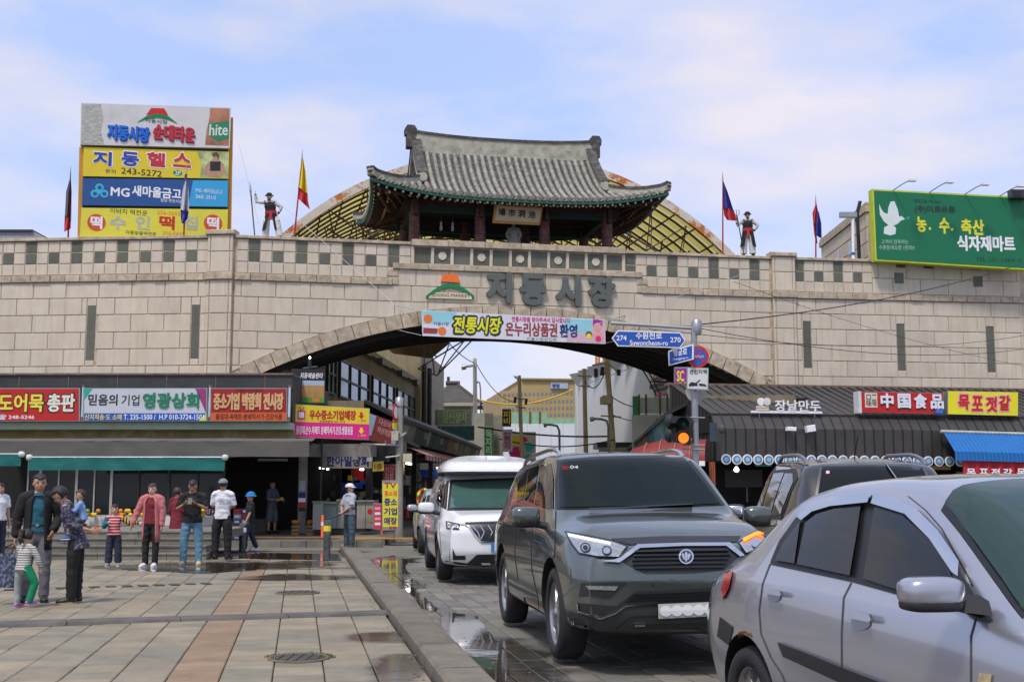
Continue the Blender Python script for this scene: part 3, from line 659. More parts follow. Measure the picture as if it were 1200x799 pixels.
at = o.data.attributes.new('tone', 'FLOAT', 'FACE'); at.data.foreach_set('value', np.repeat(np.array(tones, 'f'), len(o.data.polygons)//len(tones)))
# kerb of long stones
kb = thing('kerb', 'long weathered concrete kerb between the paved plaza and the road', 'kerb', KP(0, .2))
KERB = mat('kerb_stone', (.155, .14, .11), .85, var=.25, vs=3, bump=.4, bs=50, rand=.1, dirt=(.20, .15, .09), ds=3, da=.45)
q = MB(); q.M = Matrix.Rotation(math.pi/2, 4, 'X'); L = 1.5
pr = [(0.0, -.1), (0.0, .075), (.03, .11), (.33, .11), (.38, .07), (.40, -.12)]
q = MB(); vs = [(x, y, z) for y in (.006, L-.006) for x, z in pr]; q.add(vs, [(0, 1, 2, 3, 4, 5), (11, 10, 9, 8, 7, 6)]+[(i, 6+i, 6+(i+1) % 6, (i+1) % 6) for i in range(6)]); km = q.mesh('kerb_stone', KERB); fixn(km)
for i in range(-4, 15):
    if i*L > 21.3: continue
    o = link('kerb_stone', km, kb); o.matrix_basis = KM(i*L, .0, random.uniform(-.004, .004))
# road pavers
ROADM = wetmat('road_paver', [(.165, .155, .13), (.12, .115, .10), (.20, .185, .15), (.145, .135, .115)], .2, RZ, rough=.7)
mb = MB(); mb.add([KP(-12, .35, -.07), KP(-12, 40, -.07), KP(40, 16, -.07), KP(40, .35, -.07)], [(0, 1, 2, 3)]); road = mb.build('road', BED, kind='structure')
pw_, pl_ = .23, .36; far = MB(); tones = []; cl_ = []
for i in range(0, 72):
    for j in range(-12, 62):
        t0 = .42+i*pw_; s0 = j*pl_+(pl_/2 if i % 2 else 0)-3; c_ = KP(s0+pl_/2, t0+pw_/2)
        if c_.y < 7.5 or c_.y > 24 or not vis(c_): continue
        if c_.x > 4.2 or (c_.x > .9 and c_.y < 9.2 and c_.x > 1.0): continue
        cl_.append((c_.y+abs(c_.x)*.3, t0, s0))
cl_.sort(); cnt = 0
q = MB(); q.cbox(.005, pw_-.005, .005, pl_-.005, -.06, 0, .006); pm = q.mesh('road_paver', ROADM)
for (_, t0, s0) in cl_:
    if cnt < 296: o = link('road_paver', pm, road); o.matrix_basis = KM(s0, t0, -.03+random.uniform(-.004, .003)); cnt += 1
    else:
        far.M = KM(s0, t0, -.03+random.uniform(-.004, .003)); far.cbox(.005, pw_-.005, .005, pl_-.005, -.05, 0, .006); tones.append(random.random())
o = far.build('road_pavers_beyond', ROADM, road, kind='stuff')
at = o.data.attributes.new('tone', 'FLOAT', 'FACE'); at.data.foreach_set('value', np.repeat(np.array(tones, 'f'), len(o.data.polygons)//len(tones)))
ROADF = wetmat('road_far_paving', [(.15, .14, .12), (.17, .16, .13)], .2, RZ, rough=.75)
mb = MB(); mb.add([KP(14.2, .42, -.036), KP(14.2, 30, -.036), KP(110, 40, -.036), KP(110, -12, -.036), KP(22.1, -12, -.036), KP(22.1, .42, -.036)], [(0, 1, 2, 3, 4, 5)]); mb.build('road', ROADF, kind='structure')
# water standing in the gutter
WAT = mat('puddle_water', (.05, .042, .03), .03, var=0, spec=.6, bump=.06, bs=3)
def puddle(pts, z, name='puddle'):
    mb = MB(); n = len(pts); out_ = []
    for i in range(n):
        a, c = Vector(pts[i]), Vector(pts[(i+1) % n])
        for k in range(5):
            p = a.lerp(c, k/5); p += Vector((noise.noise(Vector((p.x*3, p.y*3, 1)))*.10, noise.noise(Vector((p.x*3, p.y*3, 7)))*.16)); out_.append((p.x, p.y, z))
    mb.add(out_, [tuple(range(len(out_)))]); o = mb.build(name, WAT, kind='structure'); return o
def GX(*pts, z=-.028): return [tuple(G(x, y, z).xy) for x, y in pts]
puddle(GX((540, 790), (600, 812), (586, 770), (582, 748), (560, 722), (520, 716), (516, 730), (528, 760)), -.026)
puddle(GX((455, 672), (478, 672), (476, 656), (462, 650), (440, 654)), -.026)
puddle(GX((492, 712), (512, 716), (500, 700), (486, 688), (474, 690)), -.027)
puddle(GX((150, 668), (240, 672), (300, 668), (305, 660), (200, 661), (130, 663), z=.0), .003)
puddle(GX((270, 654), (400, 657), (396, 649), (290, 647), z=0), .003)
# drain cover strip across the plaza
dr = thing('drain_cover', 'long grey strip of drain covers laid across the plaza slabs', 'drain cover', (-5, 13.8, 0))
DRM = mat('grey_rubber_strip', (.10, .095, .085), .8, var=.3, vs=3, bump=.4, dirt=(.15, .12, .1), ds=3)
a = G(-60, 734.8); c = G(455, 718.5); d = (c-a); n_ = Vector((-d.y, d.x, 0)).normalized(); m_ = int(d.length/1.0)
for i in range(m_):
    p0 = a+d*(i/m_); p1 = a+d*((i+1)/m_)-d.normalized()*.01; w_ = .21-.05*i/m_; jz = random.uniform(0, .008)
    mb = MB(); mb.add([p0-n_*w_, p1-n_*w_, p1+n_*w_, p0+n_*w_]+[q+Vector((0, 0, .03+jz)) for q in (p0-n_*(w_-.02), p1-n_*(w_-.02), p1+n_*(w_-.02), p0+n_*(w_-.02))], [(4, 5, 6, 7), (0, 1, 5, 4), (1, 2, 6, 5), (2, 3, 7, 6), (3, 0, 4, 7)]); mb.build('cover_plate', DRM, dr)
# channel of dark slots farther back
dc = thing('drain_channel', 'narrow channel with short dark gratings crossing the plaza behind the walkers', 'drain', (-9, 20, 0))
a = G(-20, 692, .0); c = G(250, 683.5, .0); d = c-a; n_ = Vector((-d.y, d.x, 0)).normalized()
for i in range(14):
    p0 = a+d*(i/14)+d.normalized()*.05; p1 = a+d*((i+1)/14)-d.normalized()*.05; w_ = .13
    mb = MB(); mb.add([p0-n_*w_, p1-n_*w_, p1+n_*w_, p0+n_*w_]+[q+Vector((0, 0, .012)) for q in (p0-n_*w_, p1-n_*w_, p1+n_*w_, p0+n_*w_)], [(4, 5, 6, 7), (0, 1, 5, 4), (1, 2, 6, 5), (2, 3, 7, 6), (3, 0, 4, 7)]); mb.build('grating', mat('grating_iron', (.05, .055, .045), .6, var=.3), dc)
for (px, py, r, lb) in ((350, 771.5, .255, 'round grass rimmed manhole cover near the front edge of the plaza'), (349, 694.5, .30, 'smaller looking round manhole cover beyond the grey drain strip')):
    p = G(px, py); mh = thing('manhole_cover', lb, 'manhole cover', p); IR = mat('manhole_iron', (.06, .058, .05), .7, var=.3, vs=9, bump=.5, bs=70)
    mb = MB(); mb.M = Matrix.Translation(p); mb.lathe([(0, .012), (r*.93, .012), (r*.93, .0)], 28); mb.build('lid', IR, mh)
    mb = MB(); mb.M = Matrix.Translation(p); mb.lathe([(r*.95, .004), (r*.95, .016), (r*1.06, .016), (r*1.06, .0)], 28); mb.build('rim', mat('rusty_rim', (.14, .11, .07), .9, var=.3), mh)
    for k in range(5):
        mb = MB(); mb.M = Matrix.Translation(p); x = (k-2)*r*.33; h = math.sqrt(max(r*r*.75-x*x, 0)); mb.box(x-.012, x+.012, -h, h, .011, .02); mb.build('rib', IR, mh)
mb = MB(); p = G(350, 764.5); mb.M = Matrix.Translation(G(350, 771.5))
for k in range(420):
    a = random.uniform(.15, 3.0); r = random.gauss(.29, .02); x, y = r*math.cos(a), r*math.sin(a); h = random.uniform(.01, .03); dx, dy = random.uniform(-.012, .012), random.uniform(-.012, .012)
    mb.add([(x-.004, y, 0), (x+.004, y, 0), (x+dx, y+dy, h)], [(0, 1, 2)])
mb.build('moss_grass', mat('moss', (.07, .10, .025), .9), kind='stuff')
# ================================================================== left shop row
FA = Frame((0, 34.5, 0), 0); FAW = Frame((0, 33.7, 0), 0); FGL = Frame((0, 35.2, 0), 0)
def sign(name, label, fr, pts, n0, n1, face, frame=None, cat='sign', edge=.02, group=None):
    u, v = fr.on(*pts[0]); t = thing(name, label, cat, fr.p(u, v, (n0+n1)/2), rz=fr.yaw, group=group)
    fpoly('case', fr, pts, n0, n1-.012, frame or STEEL, t)
    cx = sum(p[0] for p in pts)/len(pts); cy = sum(p[1] for p in pts)/len(pts)
    k = 1-edge; q = [(cx+(x-cx)*k, cy+(y-cy)*(1-edge*2.5)) for x, y in pts]
    fpoly('face', fr, q, n1-.012, n1, face, t); return t
CRUSTY = mat('rusty_edge_trim', (.16, .12, .09), .8, var=.4, vs=8, dirt=(.22, .06, .02), ds=3, da=.9)
ls_ = thing('shop_row', 'low shop row with dark roof band and glass doors left of the street', 'building', (-12, 35, 0))
DROOF = mat('dark_roof_band', (.028, .032, .032), .6, var=.3, vs=2, dirt=(.07, .06, .05), ds=1.5)
fbox('roof_band', FA, (-90, 438, 341, 455), -7.2, -.25, DROOF, ls_); fbox('roof_trim', FA, (-90, 436.2, 341.5, 438.4), -7.0, -.20, CRUSTY, ls_)
fbox('sign_shelf', FA, (-90, 495, 341, 503), -.6, .05, mat('pale_green_trim', (.34, .44, .33), .6, var=.12, dirt=(.4, .35, .1), ds=2), ls_)
fbox('fascia', FA, (-90, 503, 341, 514.5), -.8, -.35, mat('mustard_fascia', (.20, .155, .055), .8, var=.2, dirt=(.45, .40, .28), ds=2.2), ls_)
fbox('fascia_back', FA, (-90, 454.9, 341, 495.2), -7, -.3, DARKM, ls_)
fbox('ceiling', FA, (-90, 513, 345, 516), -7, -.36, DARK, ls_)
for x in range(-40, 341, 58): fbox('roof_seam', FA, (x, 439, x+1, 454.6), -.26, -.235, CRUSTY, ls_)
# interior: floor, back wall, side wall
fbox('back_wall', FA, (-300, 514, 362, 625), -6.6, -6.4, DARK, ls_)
b = MB(); b.box(-22, -8.2, 31.2, 41.2, -.1, .56); b.build('raised_floor', CONC, ls_)
# glass doors
FRM = mat('pale_door_frame', (.46, .45, .41), .5, var=.1)
xs = [33, 47.5, 69, 90, 111, 131, 163, 198, 232, 262]
for i in range(len(xs)-1):
    fbox('glass_pane', FGL, (xs[i]+1, 535, xs[i+1]-1, 604), -.02, .0, GLASSD, ls_)
for i, x in enumerate(xs): fbox('door_frame', FGL, (x-(1.5 if i % 2 else .8), 535, x+(1.5 if i % 2 else .8), 606), -.05, .05, FRM if x < 140 else DARKM, ls_)
fbox('door_rail', FGL, (33, 603, 262, 607), -.05, .06, FRM, ls_)
for i in range(26):      # shelves of goods seen dimly behind the glass
    x = random.uniform(36, 255); y = random.uniform(560, 596); c = random.choice([RED, YEL, GRN, CONC, BLUE, ORG])
    fbox('shelf_goods', FGL, (x, y, x+random.uniform(3, 8), y+random.uniform(3, 6)), -1.2, -.9, c, ls_)
# corrugated shutter inside and bay objects
for k, (x, y) in enumerate(((300, 536.5), (316, 536.5))): pass
# shop signs
s1 = sign('shop_sign', 'red shop sign with big yellow and white Korean letters, farthest left', FA, [(-62, 455.5), (98, 455.5), (98, 494.5), (-62, 494.5)], -.05, .30, flat('sign_red', (.47, .010, .008)))
text('미도어묵', FA, (-14, 462, 56.5, 483.5), BLACK, s1, n=.301, bold=.085); text('미도어묵', FA, (-13, 462.8, 55.5, 482.7), flat('letter_yellow', (.80, .66, .06)), s1, n=.306, bold=.04)
text('총판', FA, (60, 462, 92.7, 483.5), BLACK, s1, n=.301, bold=.085); text('총판', FA, (61, 462.8, 91.7, 482.7), flat('letter_cream', (.72, .72, .58)), s1, n=.306, bold=.045)
text('☎ 248-5246', FA, (3, 486.5, 45, 492.3), WHITE, s1, n=.301, bold=.02)
s2 = sign('shop_sign', 'white shop sign with green Korean letters above a blue phone strip', FA, [(101.5, 455.5), (246, 455.5), (246, 494.5), (101.5, 494.5)], -.05, .30, mat('sign_white', (.52, .54, .58), .4, var=.04))
TEAL = flat('teal_print', (.02, .36, .27)); LET_G = flat('letter_green', (.0, .21, .085))
fpoly('corner_print', FA, [(103, 456.3), (113, 456.3), (103, 470)], .30, .303, TEAL, s2); fpoly('corner_print', FA, [(232, 456.3), (244.5, 456.3), (244.5, 484.6)], .30, .303, flat('plum_print', (.30, .03, .16)), s2)
fbox('strip_print', FA, (103, 484.8, 244.5, 493.6), .30, .304, flat('strip_blue', (.012, .09, .42)), s2); fpoly('corner_print', FA, [(236, 493.6), (244.6, 485), (244.6, 493.6)], .304, .307, LIME, s2)
text('믿음의', FA, (108, 463, 141.5, 475.5), BLACK, s2, n=.303, bold=.03); text('기업', FA, (146.5, 463.5, 167, 476), BLACK, s2, n=.303, bold=.01)
text('영광상회', FA, (171.5, 461.5, 236, 478.5), LET_G, s2, n=.304, bold=.035, depth=.03)
text('산지직송·도 소매', FA, (104, 486, 146.5, 492.6), flat('letter_yellow', (.80, .66, .06)), s2, n=.305, bold=.02); text('T. 235-1500 /  H.P 010-3724-1501', FA, (149, 486.3, 242, 492.2), WHITE, s2, n=.3075, bold=.02)
s3 = sign('shop_sign', 'dark red shop sign with gold Korean letters over an orange strip', FA, [(249.5, 455.5), (338.5, 455.5), (338.5, 494.5), (249.5, 494.5)], -.05, .30, flat('sign_dark_red', (.30, .009, .009)))
fbox('strip_print', FA, (250.5, 484, 337.5, 493.4), .30, .303, flat('strip_orange', (.60, .10, .012)), s3)
text('중소기업 박람회 전시장', FA, (254, 462, 334, 480.5), flat('letter_gold', (.60, .36, .16)), s3, n=.303, bold=.05, depth=.02)
text('돌침대·옥매트·분쇄믹서기·건강식품', FA, (256, 485.3, 333, 492), flat('letter_maroon', (.12, .02, .01)), s3, n=.304, bold=.02)
text('저렴한가격 판매', FA, (279, 456.5, 309, 460.2), flat('letter_maroon', (.12, .02, .01)), s3, n=.303)
for x in (99.7, 247.6, 340.6):
    t = thing('end_lamp', {99.7: 'white rusty tube between the red and the white shop signs', 247.6: 'white rusty tube between the white and the dark red shop signs', 340.6: 'thin rusty tube at the right end of the dark red shop sign'}[x], 'lamp tube', FA.p(FA.on(x, 475)[0], 3.6, .2))
    u, v = FA.on(x, 494); u2, v2 = FA.on(x, 454); mb = MB(); mb.tube([FA.p(u, v+.12, .25), FA.p(u, v2, .25)], .035, 8); mb.build('tube', mat('pale_blue_tube', (.50, .60, .66), .4), t)
    mb = MB(); mb.tube([FA.p(u, v-.02, .25), FA.p(u, v+.12, .25)], .045, 8); mb.tube([FA.p(u, v2, .25), FA.p(u, v2+.05, .25)], .05, 8); mb.build('socket', CRUSTY, t)
# awnings
def awning(name, label, x0, x1, y0, y1, fr, m, depth, drop=.0, val=0, caps_=True, wave=.02, cat='awning'):
    u0, v0 = fr.on(x0, y0, -.0); u1, v1 = fr.on(x1, y1, depth)
    u0b = fr.on(x0, (y0+y1)/2, depth)[0]
    t = thing(name, label, cat, fr.p((u0+u1)/2, v0, 0), rz=fr.yaw)
    vb = v1+val
    mb = MB(); nx = 60
    def fn(s, q):
        u = u0b+(u1-u0b)*s; n = depth*q; v = v0+(vb-v0)*q - .03*math.sin(q*3.14)
        return fr.p(u, v+noise.noise(Vector((u*1.2, q*2, v0)))*wave, n+noise.noise(Vector((u*2, q*3, 5)))*wave)
    mb.grid(fn, nx, 5)
    mb.build('canvas', m, t)
    if val:
        mb = MB()
        def fv(s, q):
            u = u0b+(u1-u0b)*s; return fr.p(u, vb-val*q+noise.noise(Vector((u*1.2, 2, v0)))*wave, depth+noise.noise(Vector((u*2.5, q*1.5, 9)))*wave*1.6)
        mb.grid(fv, nx, 4); mb.build('valance', m, t)
    if caps_:
        mb = MB(); p = fr.p(u1, vb, depth-.03); q = fr.p(u0b, vb, depth-.03); mb.tube([q, p], .03, 8); mb.build('front_bar', STEEL, t)
        for p in (q, p): mb = MB(); mb.M = Matrix.Translation(p); mb.lathe([(0, -.09), (.07, -.06), (.085, 0), (.07, .06), (0, .09)], 10, ax='x'); mb.build('end_cap', mat('cap_white', (.6, .6, .56)), t)
    return t
GCAN = mat('grey_canvas', (.11, .10, .09), .85, var=.10, vs=1.2, bump=.1, bs=12, dirt=(.095, .085, .078), ds=1.2, da=.5)
TCAN = mat('teal_canvas', (.002, .12, .11), .75, var=.08, vs=1.5, bump=.1, bs=10)
awning('grey_awning', 'long grey canvas awning under the row of shop signs', -90, 362, 513.5, 535, FAW, GCAN, 1.0, val=.42, caps_=False)
FT = Frame((0, 33.3, 0), 0)
awning('teal_awning', 'long teal canvas awning over the glass doors', 33.5, 263, 535, 551, FT, TCAN, 1.2, val=.34)
awning('teal_awning', 'short teal awning cut by the left edge of the photo', -90, 24, 535, 545.5, FT, TCAN, 1.2, val=.3)
# steps
st = thing('stone_steps', 'four long grey stone steps up to the glass doors', 'steps', (-9, 26.5, 0))
STEP = mat('step_stone', (.185, .175, .145), .85, var=.25, vs=2.2, bump=.3, rand=.14, dirt=(.09, .075, .055), ds=1.6, da=.6)
for k in range(4):
    x = -17.0; ye = 26.35+.36*k; xe = G(243-k*1, 655, .0).x+.0
    xe = -6.55-.02*k
    while x < xe-.1:
        L = min(random.uniform(1.25, 1.6), xe-x); b = MB(); b.M = Matrix(((1, 0, 0, 0), (0, 0, 1, 0), (0, 1, 0, 0), (0, 0, 0, 1)))
        b = MB(); b.box(x, x+L-.012, ye+.02, ye+.42 if k < 3 else 31.3, .145*k-.04, .145*(k+1)-.03); b.box(x, x+L-.012, ye, ye+.42 if k < 3 else 31.3, .145*(k+1)-.034, .145*(k+1)); b.build('step_stone', STEP, st); x += L
# stall in front of the doors
sl_ = thing('fruit_stall', 'low white table edge with piles of yellow fruit before the glass doors', 'stall', (-11.5, 32.3, .56))
FST = Frame((0, 32.2, 0), 0)
fbox('table', FST, (52, 605, 243, 615.5), -.8, 0, mat('stall_white', (.58, .57, .54), .7, var=.1, dirt=(.2, .17, .13), ds=3), sl_)
FRU = [mat('yellow_melon', (.62, .42, .04), .5), mat('orange_fruit', (.60, .22, .02), .5), mat('green_fruit', (.22, .30, .04), .5)]
FM = []
for m_ in FRU: q = MB(); q.lathe([(0, -.06), (.045, -.042), (.065, 0), (.045, .042), (0, .06)], 9); FM.append(q.mesh('fruit', m_))
for x0, x1 in ((136, 158), (160, 176), (96, 120), (205, 222), (228, 240), (60, 74)):
    u0, u1 = FST.on(x0, 604)[0], FST.on(x1, 604)[0]; v = FST.on(100, 605)[1]
    for k in range(12):
        o = link('fruit', random.choice(FM[:2] if x0 > 100 else FM), sl_); o.matrix_basis = Matrix.Translation((random.uniform(u0, u1), FST.o.y-.12-random.uniform(0, .3)+.05, v+.05+.1*(k % 3 == 0)))
# the open bay right of the doors
BOXM = [mat('carton_red', (.34, .06, .06)), mat('carton_blue', (.08, .10, .30)), mat('carton_white', (.45, .44, .44)), mat('carton_brown', (.26, .17, .09))]
for kx, (x0, x1, lb) in enumerate(((241, 252, 'stack of red and blue fruit cartons left of the man in white'), (273, 292, 'stack of red and white fruit cartons right of the man in white'))):
    fr = Frame((0, 33.6+kx*.4, 0), 0); t = thing('carton_stack', lb, 'cartons', fr.p(fr.on((x0+x1)/2, 620)[0], .15))
    u0, u1 = fr.on(x0, 610)[0], fr.on(x1, 610)[0]
    for r in range(6):
        for c in range(2):
            a = u0+(u1-u0)*c/2+.01; bb = u0+(u1-u0)*(c+1)/2-.01; mb = MB(); mb.M = fr.m(); z = .12+r*.145; mb.box(a, bb, z, z+.135, -.4, random.uniform(-.02, .02)); o = mb.build('carton', BOXM[(r+c+kx) % 3], t)
            mb = MB(); mb.M = fr.m(); mb.box(a+.04, bb-.04, z+.04, z+.10, .021, .026); mb.build('carton_label', WHITE if (r+c) % 3 != 2 else RED, t)
# pavement and pillar at the corner
PAVM = mat('pavement_stone', (.19, .165, .13), .85, var=.3, vs=2, bump=.3, dirt=(.10, .085, .06), ds=1.5, da=.6)
mb = MB(); mb.add([(-6.6, 33.2, .14), (-3.55, 34.2, .14), (-3.0, 60, .2), (-16, 60, .2), (-16, 33.2, .14)], [(0, 1, 2, 3, 4)]); mb.add([(-16, 33.2, .14), (-16, 33.2, -.1), (-6.6, 33.2, -.1), (-6.6, 33.2, .14), (-3.55, 34.2, -.1), (-3.55, 34.2, .14), (-3, 60, -.1), (-3, 60, .2)], [(0, 1, 2, 3), (3, 2, 4, 5), (5, 4, 6, 7)])
mb.build('pavement', PAVM, kind='structure')
cs = thing('kerb', 'light stone kerb edge along the pavement in front of the dark arcade bay', 'kerb', (-8, 33, 0))
for k in range(9):
    x = -9.6+k*.68; mb = MB(); mb.box(x, x+.66, 33.0, 33.2, -.05, .146); mb.build('kerb_stone', STEP, cs)
tk = thing('tactile_strip', 'orange tactile paving strip along the pavement by the shops', 'tactile paving', (-8, 34.5, .15))
TAC = mat('orange_tactile', (.42, .20, .035), .85, var=.25, vs=5, bump=.4, rand=.12, dirt=(.2, .13, .07), ds=3, da=.6)
q = MB(); q.M = Matrix.Identity(4); q.box(.006, .394, .006, .394, -.01, .012); [q.lathe([(.03, .012), (.02, .022), (0, .022)], 6) for _ in ()]; tm = q.mesh('tactile_tile', TAC)
for i in range(24):
    for j in range(2): o = link('tactile_tile', tm, tk); o.matrix_basis = Matrix.Translation((-9.6+i*.4, 34.2+j*.4+max(0, i-15)*.03, .146))
pl = thing('arcade_pillar', 'grey pillar with posters at the corner of the shop row', 'pillar', P(354, 622, 37.5)*1)
FP = Frame((0, 37.5, 0), 0)
fbox('shaft', FP, (349.5, 534, 358.5, 616), -.25, 0, CONC, pl); fbox('foot', FP, (347, 616, 361, 625), -.32, .06, CONC, pl)
fbox('poster', FP, (351, 563, 357.5, 575), .002, .008, mat('paper_grey', (.40, .42, .46)), pl)
for y0, y1, m_ in ((577, 583, NAVY), (583.4, 588, WHITE), (588.4, 594, RED), (594.4, 599, BLACK)): fbox('poster', FP, (349.8, y0, 358, y1), .002, .008, m_, pl)
for x0, x1, lb in ((341.5, 350, 'left'), (359, 367, 'right')):
    t = thing('fruit_crate', 'small wooden crate of oranges on the '+lb+' side of the pillar foot', 'crate', P((x0+x1)/2, 624, 37.2)); fr = Frame((0, 37.2, 0), 0)
    u0, v0, u1, v1 = fr.rect(x0, 613, x1, 627)
    for z in range(3): fbox('slat', fr, (u0, v0+z*.11, u1, v0+z*.11+.085), -.02, 0, mat('crate_wood', (.36, .22, .09)), t, px=False); fbox('slat', fr, (u0, v0+z*.11, u0+.02, v0+z*.11+.085), -.3, -.021, mat('crate_wood', (.36, .22, .09)), t, px=False)
    for k in range(9): o = link('orange', FM[1], t); o.matrix_basis = Matrix.Translation((random.uniform(u0+.04, u1-.04), 37.2+random.uniform(.03, .25), v0+.36+random.uniform(0, .05)))
fbox('lintel', FP, (345, 520, 440, 535), -.3, 0, CONC, ls_)
fbox('lit_sign_board', FA, (289, 535.5, 325, 538.5), -1.6, -1.5, mat('dim_sign', (.16, .16, .14)), ls_)
# ================================================================== corner shops behind the guard
cshop = thing('corner_shop', 'open corner shop with grey name board and pale counters behind the guard', 'building', (-6.5, 38.5, .15))
FCN = Frame((0, 38.6, 0), 0)
fbox('name_board', FCN, (378, 531, 436, 548.5), -.1, .05, mat('worn_grey_board', (.30, .28, .22), .7, dirt=(.12, .10, .07), ds=3), cshop)
text('한아일상회', FCN, (383, 533.5, 432, 546), NAVY, cshop, n=.052, bold=.05)
fbox('small_board', FCN, (401, 521.5, 432, 530.5), -.1, .05, mat('small_board_beige', (.33, .27, .20)), cshop)
for i, m_ in enumerate((GRN, YEL, MAG, GRN, YEL, RED)): fbox('print', FCN, (405+i*4, 523.5, 408.3+i*4, 528.5), .051, .056, m_, cshop)
fbox('header', FCN, (362, 515, 470, 531), -2, -.1, mat('header_grey', (.17, .15, .12), .8, dirt=(.06, .05, .04), ds=2), cshop)
fbox('roof', FCN, (362, 511, 470, 515), -8, .3, DARKM, cshop)
b = MB(); b.box(-8.2, -4.4, 44.8, 45, 0, 4); b.build('back_wall', DARK, cshop)
b = MB(); b.box(-11, -8.2, 41.6, 41.8, 0, 4.3); b.build('back_wall', DARK, cshop)
CTR = mat('pale_counter', (.30, .31, .27), .6, var=.1, dirt=(.25, .10, .05), ds=1.6, da=.7)
for x0, x1, y0, y1, Y in ((366.5, 377.5, 589, 620.5, 36.9), (378.5, 394, 590, 619, 37.2), (395, 403, 587, 619, 37.4), (418, 428, 588, 619, 37.6), (428.5, 438, 588, 619, 37.6)):
    fr = Frame((0, Y, 0), 0); fbox('counter', fr, (x0, y0, x1, y1), -1.2, 0, CTR if x0 != 378.5 else mat('dusty_blue_shutter', (.16, .20, .20)), cshop); fbox('counter_top', fr, (x0-.5, y0-2, x1+.5, y0-.2), -1.25, .06, mat('counter_top_olive', (.22, .23, .16)), cshop)
fdisc('round_print', Frame((0, 37.6, 0), 0), (433.5, 599), 3.2, .001, .008, RED, cshop); fdisc('round_print', Frame((0, 37.6, 0), 0), (434, 610), 2.6, .001, .008, mat('olive_print', (.35, .3, .05)), cshop)
fbox('red_fridge', Frame((0, 38.2, 0), 0), (396, 583, 402, 616), -.6, -.2, mat('dark_red_steel', (.22, .015, .015)), cshop)
for i in range(46):
    x = random.uniform(380, 462); y = random.uniform(556, 592); c = random.choice([RED, YEL, CONC, CTR, BLUE, STEEL, BOXM[3], BOXM[3], DARKM, DARKM]); Y = random.uniform(40, 43.5); fr = Frame((0, Y, 0), 0)
    fbox('goods', fr, (x, y, x+random.uniform(2, 6), y+random.uniform(2, 7)), -.1, 0, c, cshop)
LAMP = mat('lit_lamp', (.95, .98, 1.0), emit=5.0, var=0)
for x, y, w_ in ((377, 548.5, 6), (384, 549.5, 3), (424, 550, 5), (404, 547.5, 2)):
    fr = Frame((0, 40.5, 0), 0); t = thing('ceiling_lamp', {377: 'wide lit white ceiling lamp in the corner shop', 384: 'small lit lamp right of the wide one in the corner shop', 424: 'lit lamp near the right end of the corner shop', 404: 'tiny lit lamp in the middle of the corner shop'}[x], 'lamp', fr.p(fr.on(x, y)[0], fr.on(x, y)[1]))
    mb = MB(); mb.M = Matrix.Translation(fr.p(*fr.on(x, y))); mb.lathe([(0, .05), (w_*.014, .03), (w_*.014, -.02), (0, -.03)], 10); mb.build('bulb', LAMP, t)
    mb = MB(); p = fr.p(*fr.on(x, y)); mb.tube([p+Vector((0, 0, .04)), p+Vector((0, 0, .9))], .01, 4); mb.build('cord', BLACK, t)
fbox('post', Frame((0, 37.4, 0), 0), (375.5, 500, 377.3, 590), -.05, 0, DARKM, cshop)
fbox('post', Frame((0, 38.7, 0), 0), (412.5, 531, 414, 590), -.05, 0, DARKM, cshop)
# hanging signs at the corner
FY = frame_px(388, 495, 35.6, math.radians(16))
sy = sign('shop_sign', 'yellow over magenta hanging sign with television icon and arrows', FY, [(344, 473.5), (433, 478.5), (432, 515.5), (343.5, 512.5)], -.12, .06, flat('sign_yellow', (.72, .56, .02)), edge=.01)
fpoly('magenta_half', FY, [(344.3, 494), (432.3, 497.2), (431.8, 514.8), (344, 511.6)], .0605, .066, MAG, sy)
fbox('tv_icon', FY, (348.5, 481, 357.5, 491.5), .061, .066, flat('icon_pink', (.70, .03, .12)), sy); fbox('tv_icon', FY, (350, 483, 356, 489.5), .066, .069, WHITE, sy)
fpoly('tv_icon', FY, [(350, 477.5), (351, 477), (353.3, 481), (352.3, 481)], .061, .066, RED, sy); fpoly('tv_icon', FY, [(356.5, 477.2), (355.5, 476.8), (353, 481), (354, 481)], .0612, .0665, RED, sy)
text('우수중소기업매장', FY, (362.5, 481, 416.5, 491.5), flat('letter_dark_red', (.45, .02, .015)), sy, n=.061, bold=.05); text('무료체험관 241-1516', FY, (374, 492.3, 404, 495), flat('letter_dark_red', (.45, .02, .015)), sy, n=.067)
fpoly('arrow', FY, [(421.5, 483), (424.5, 483.1), (424.5, 487), (426.5, 487), (423, 491), (419.5, 487), (421.5, 487)], .061, .066, RED, sy); text('1 0M', FY, (419.5, 491.8, 428, 494), RED, sy, n=.061)
text('돌침대.온수.옥매트 분쇄믹서기.건강.생활용품', FY, (347, 499.5, 413, 509), WHITE, sy, n=.066, bold=.015)
fpoly('arrow', FY, [(421.5, 501), (424.5, 501.1), (424.5, 504.5), (426.5, 504.5), (423, 508.5), (419.5, 504.5), (421.5, 504.5)], .0662, .071, YEL, sy); text('1 0M', FY, (419.5, 509, 428, 511.5), YEL, sy, n=.066)
FTH = frame_px(360, 452, 36.4, math.radians(8))
sth = sign('shop_sign', 'black sign with white brush lettering above a thatch picture', FTH, [(341.5, 432), (380.5, 433), (380, 473), (341.5, 472)], -.15, .05, flat('sign_black', (.012, .012, .014)), edge=.0)
fbox('sky_print', FTH, (342, 446, 380, 451.5), .0505, .056, mat('print_sky', (.38, .46, .58)), sth); fbox('thatch_print', FTH, (342, 451.5, 380, 466), .0505, .058, mat('print_thatch', (.42, .24, .08), stretch=(14, 14, .6), vs=5, var=.4), sth)
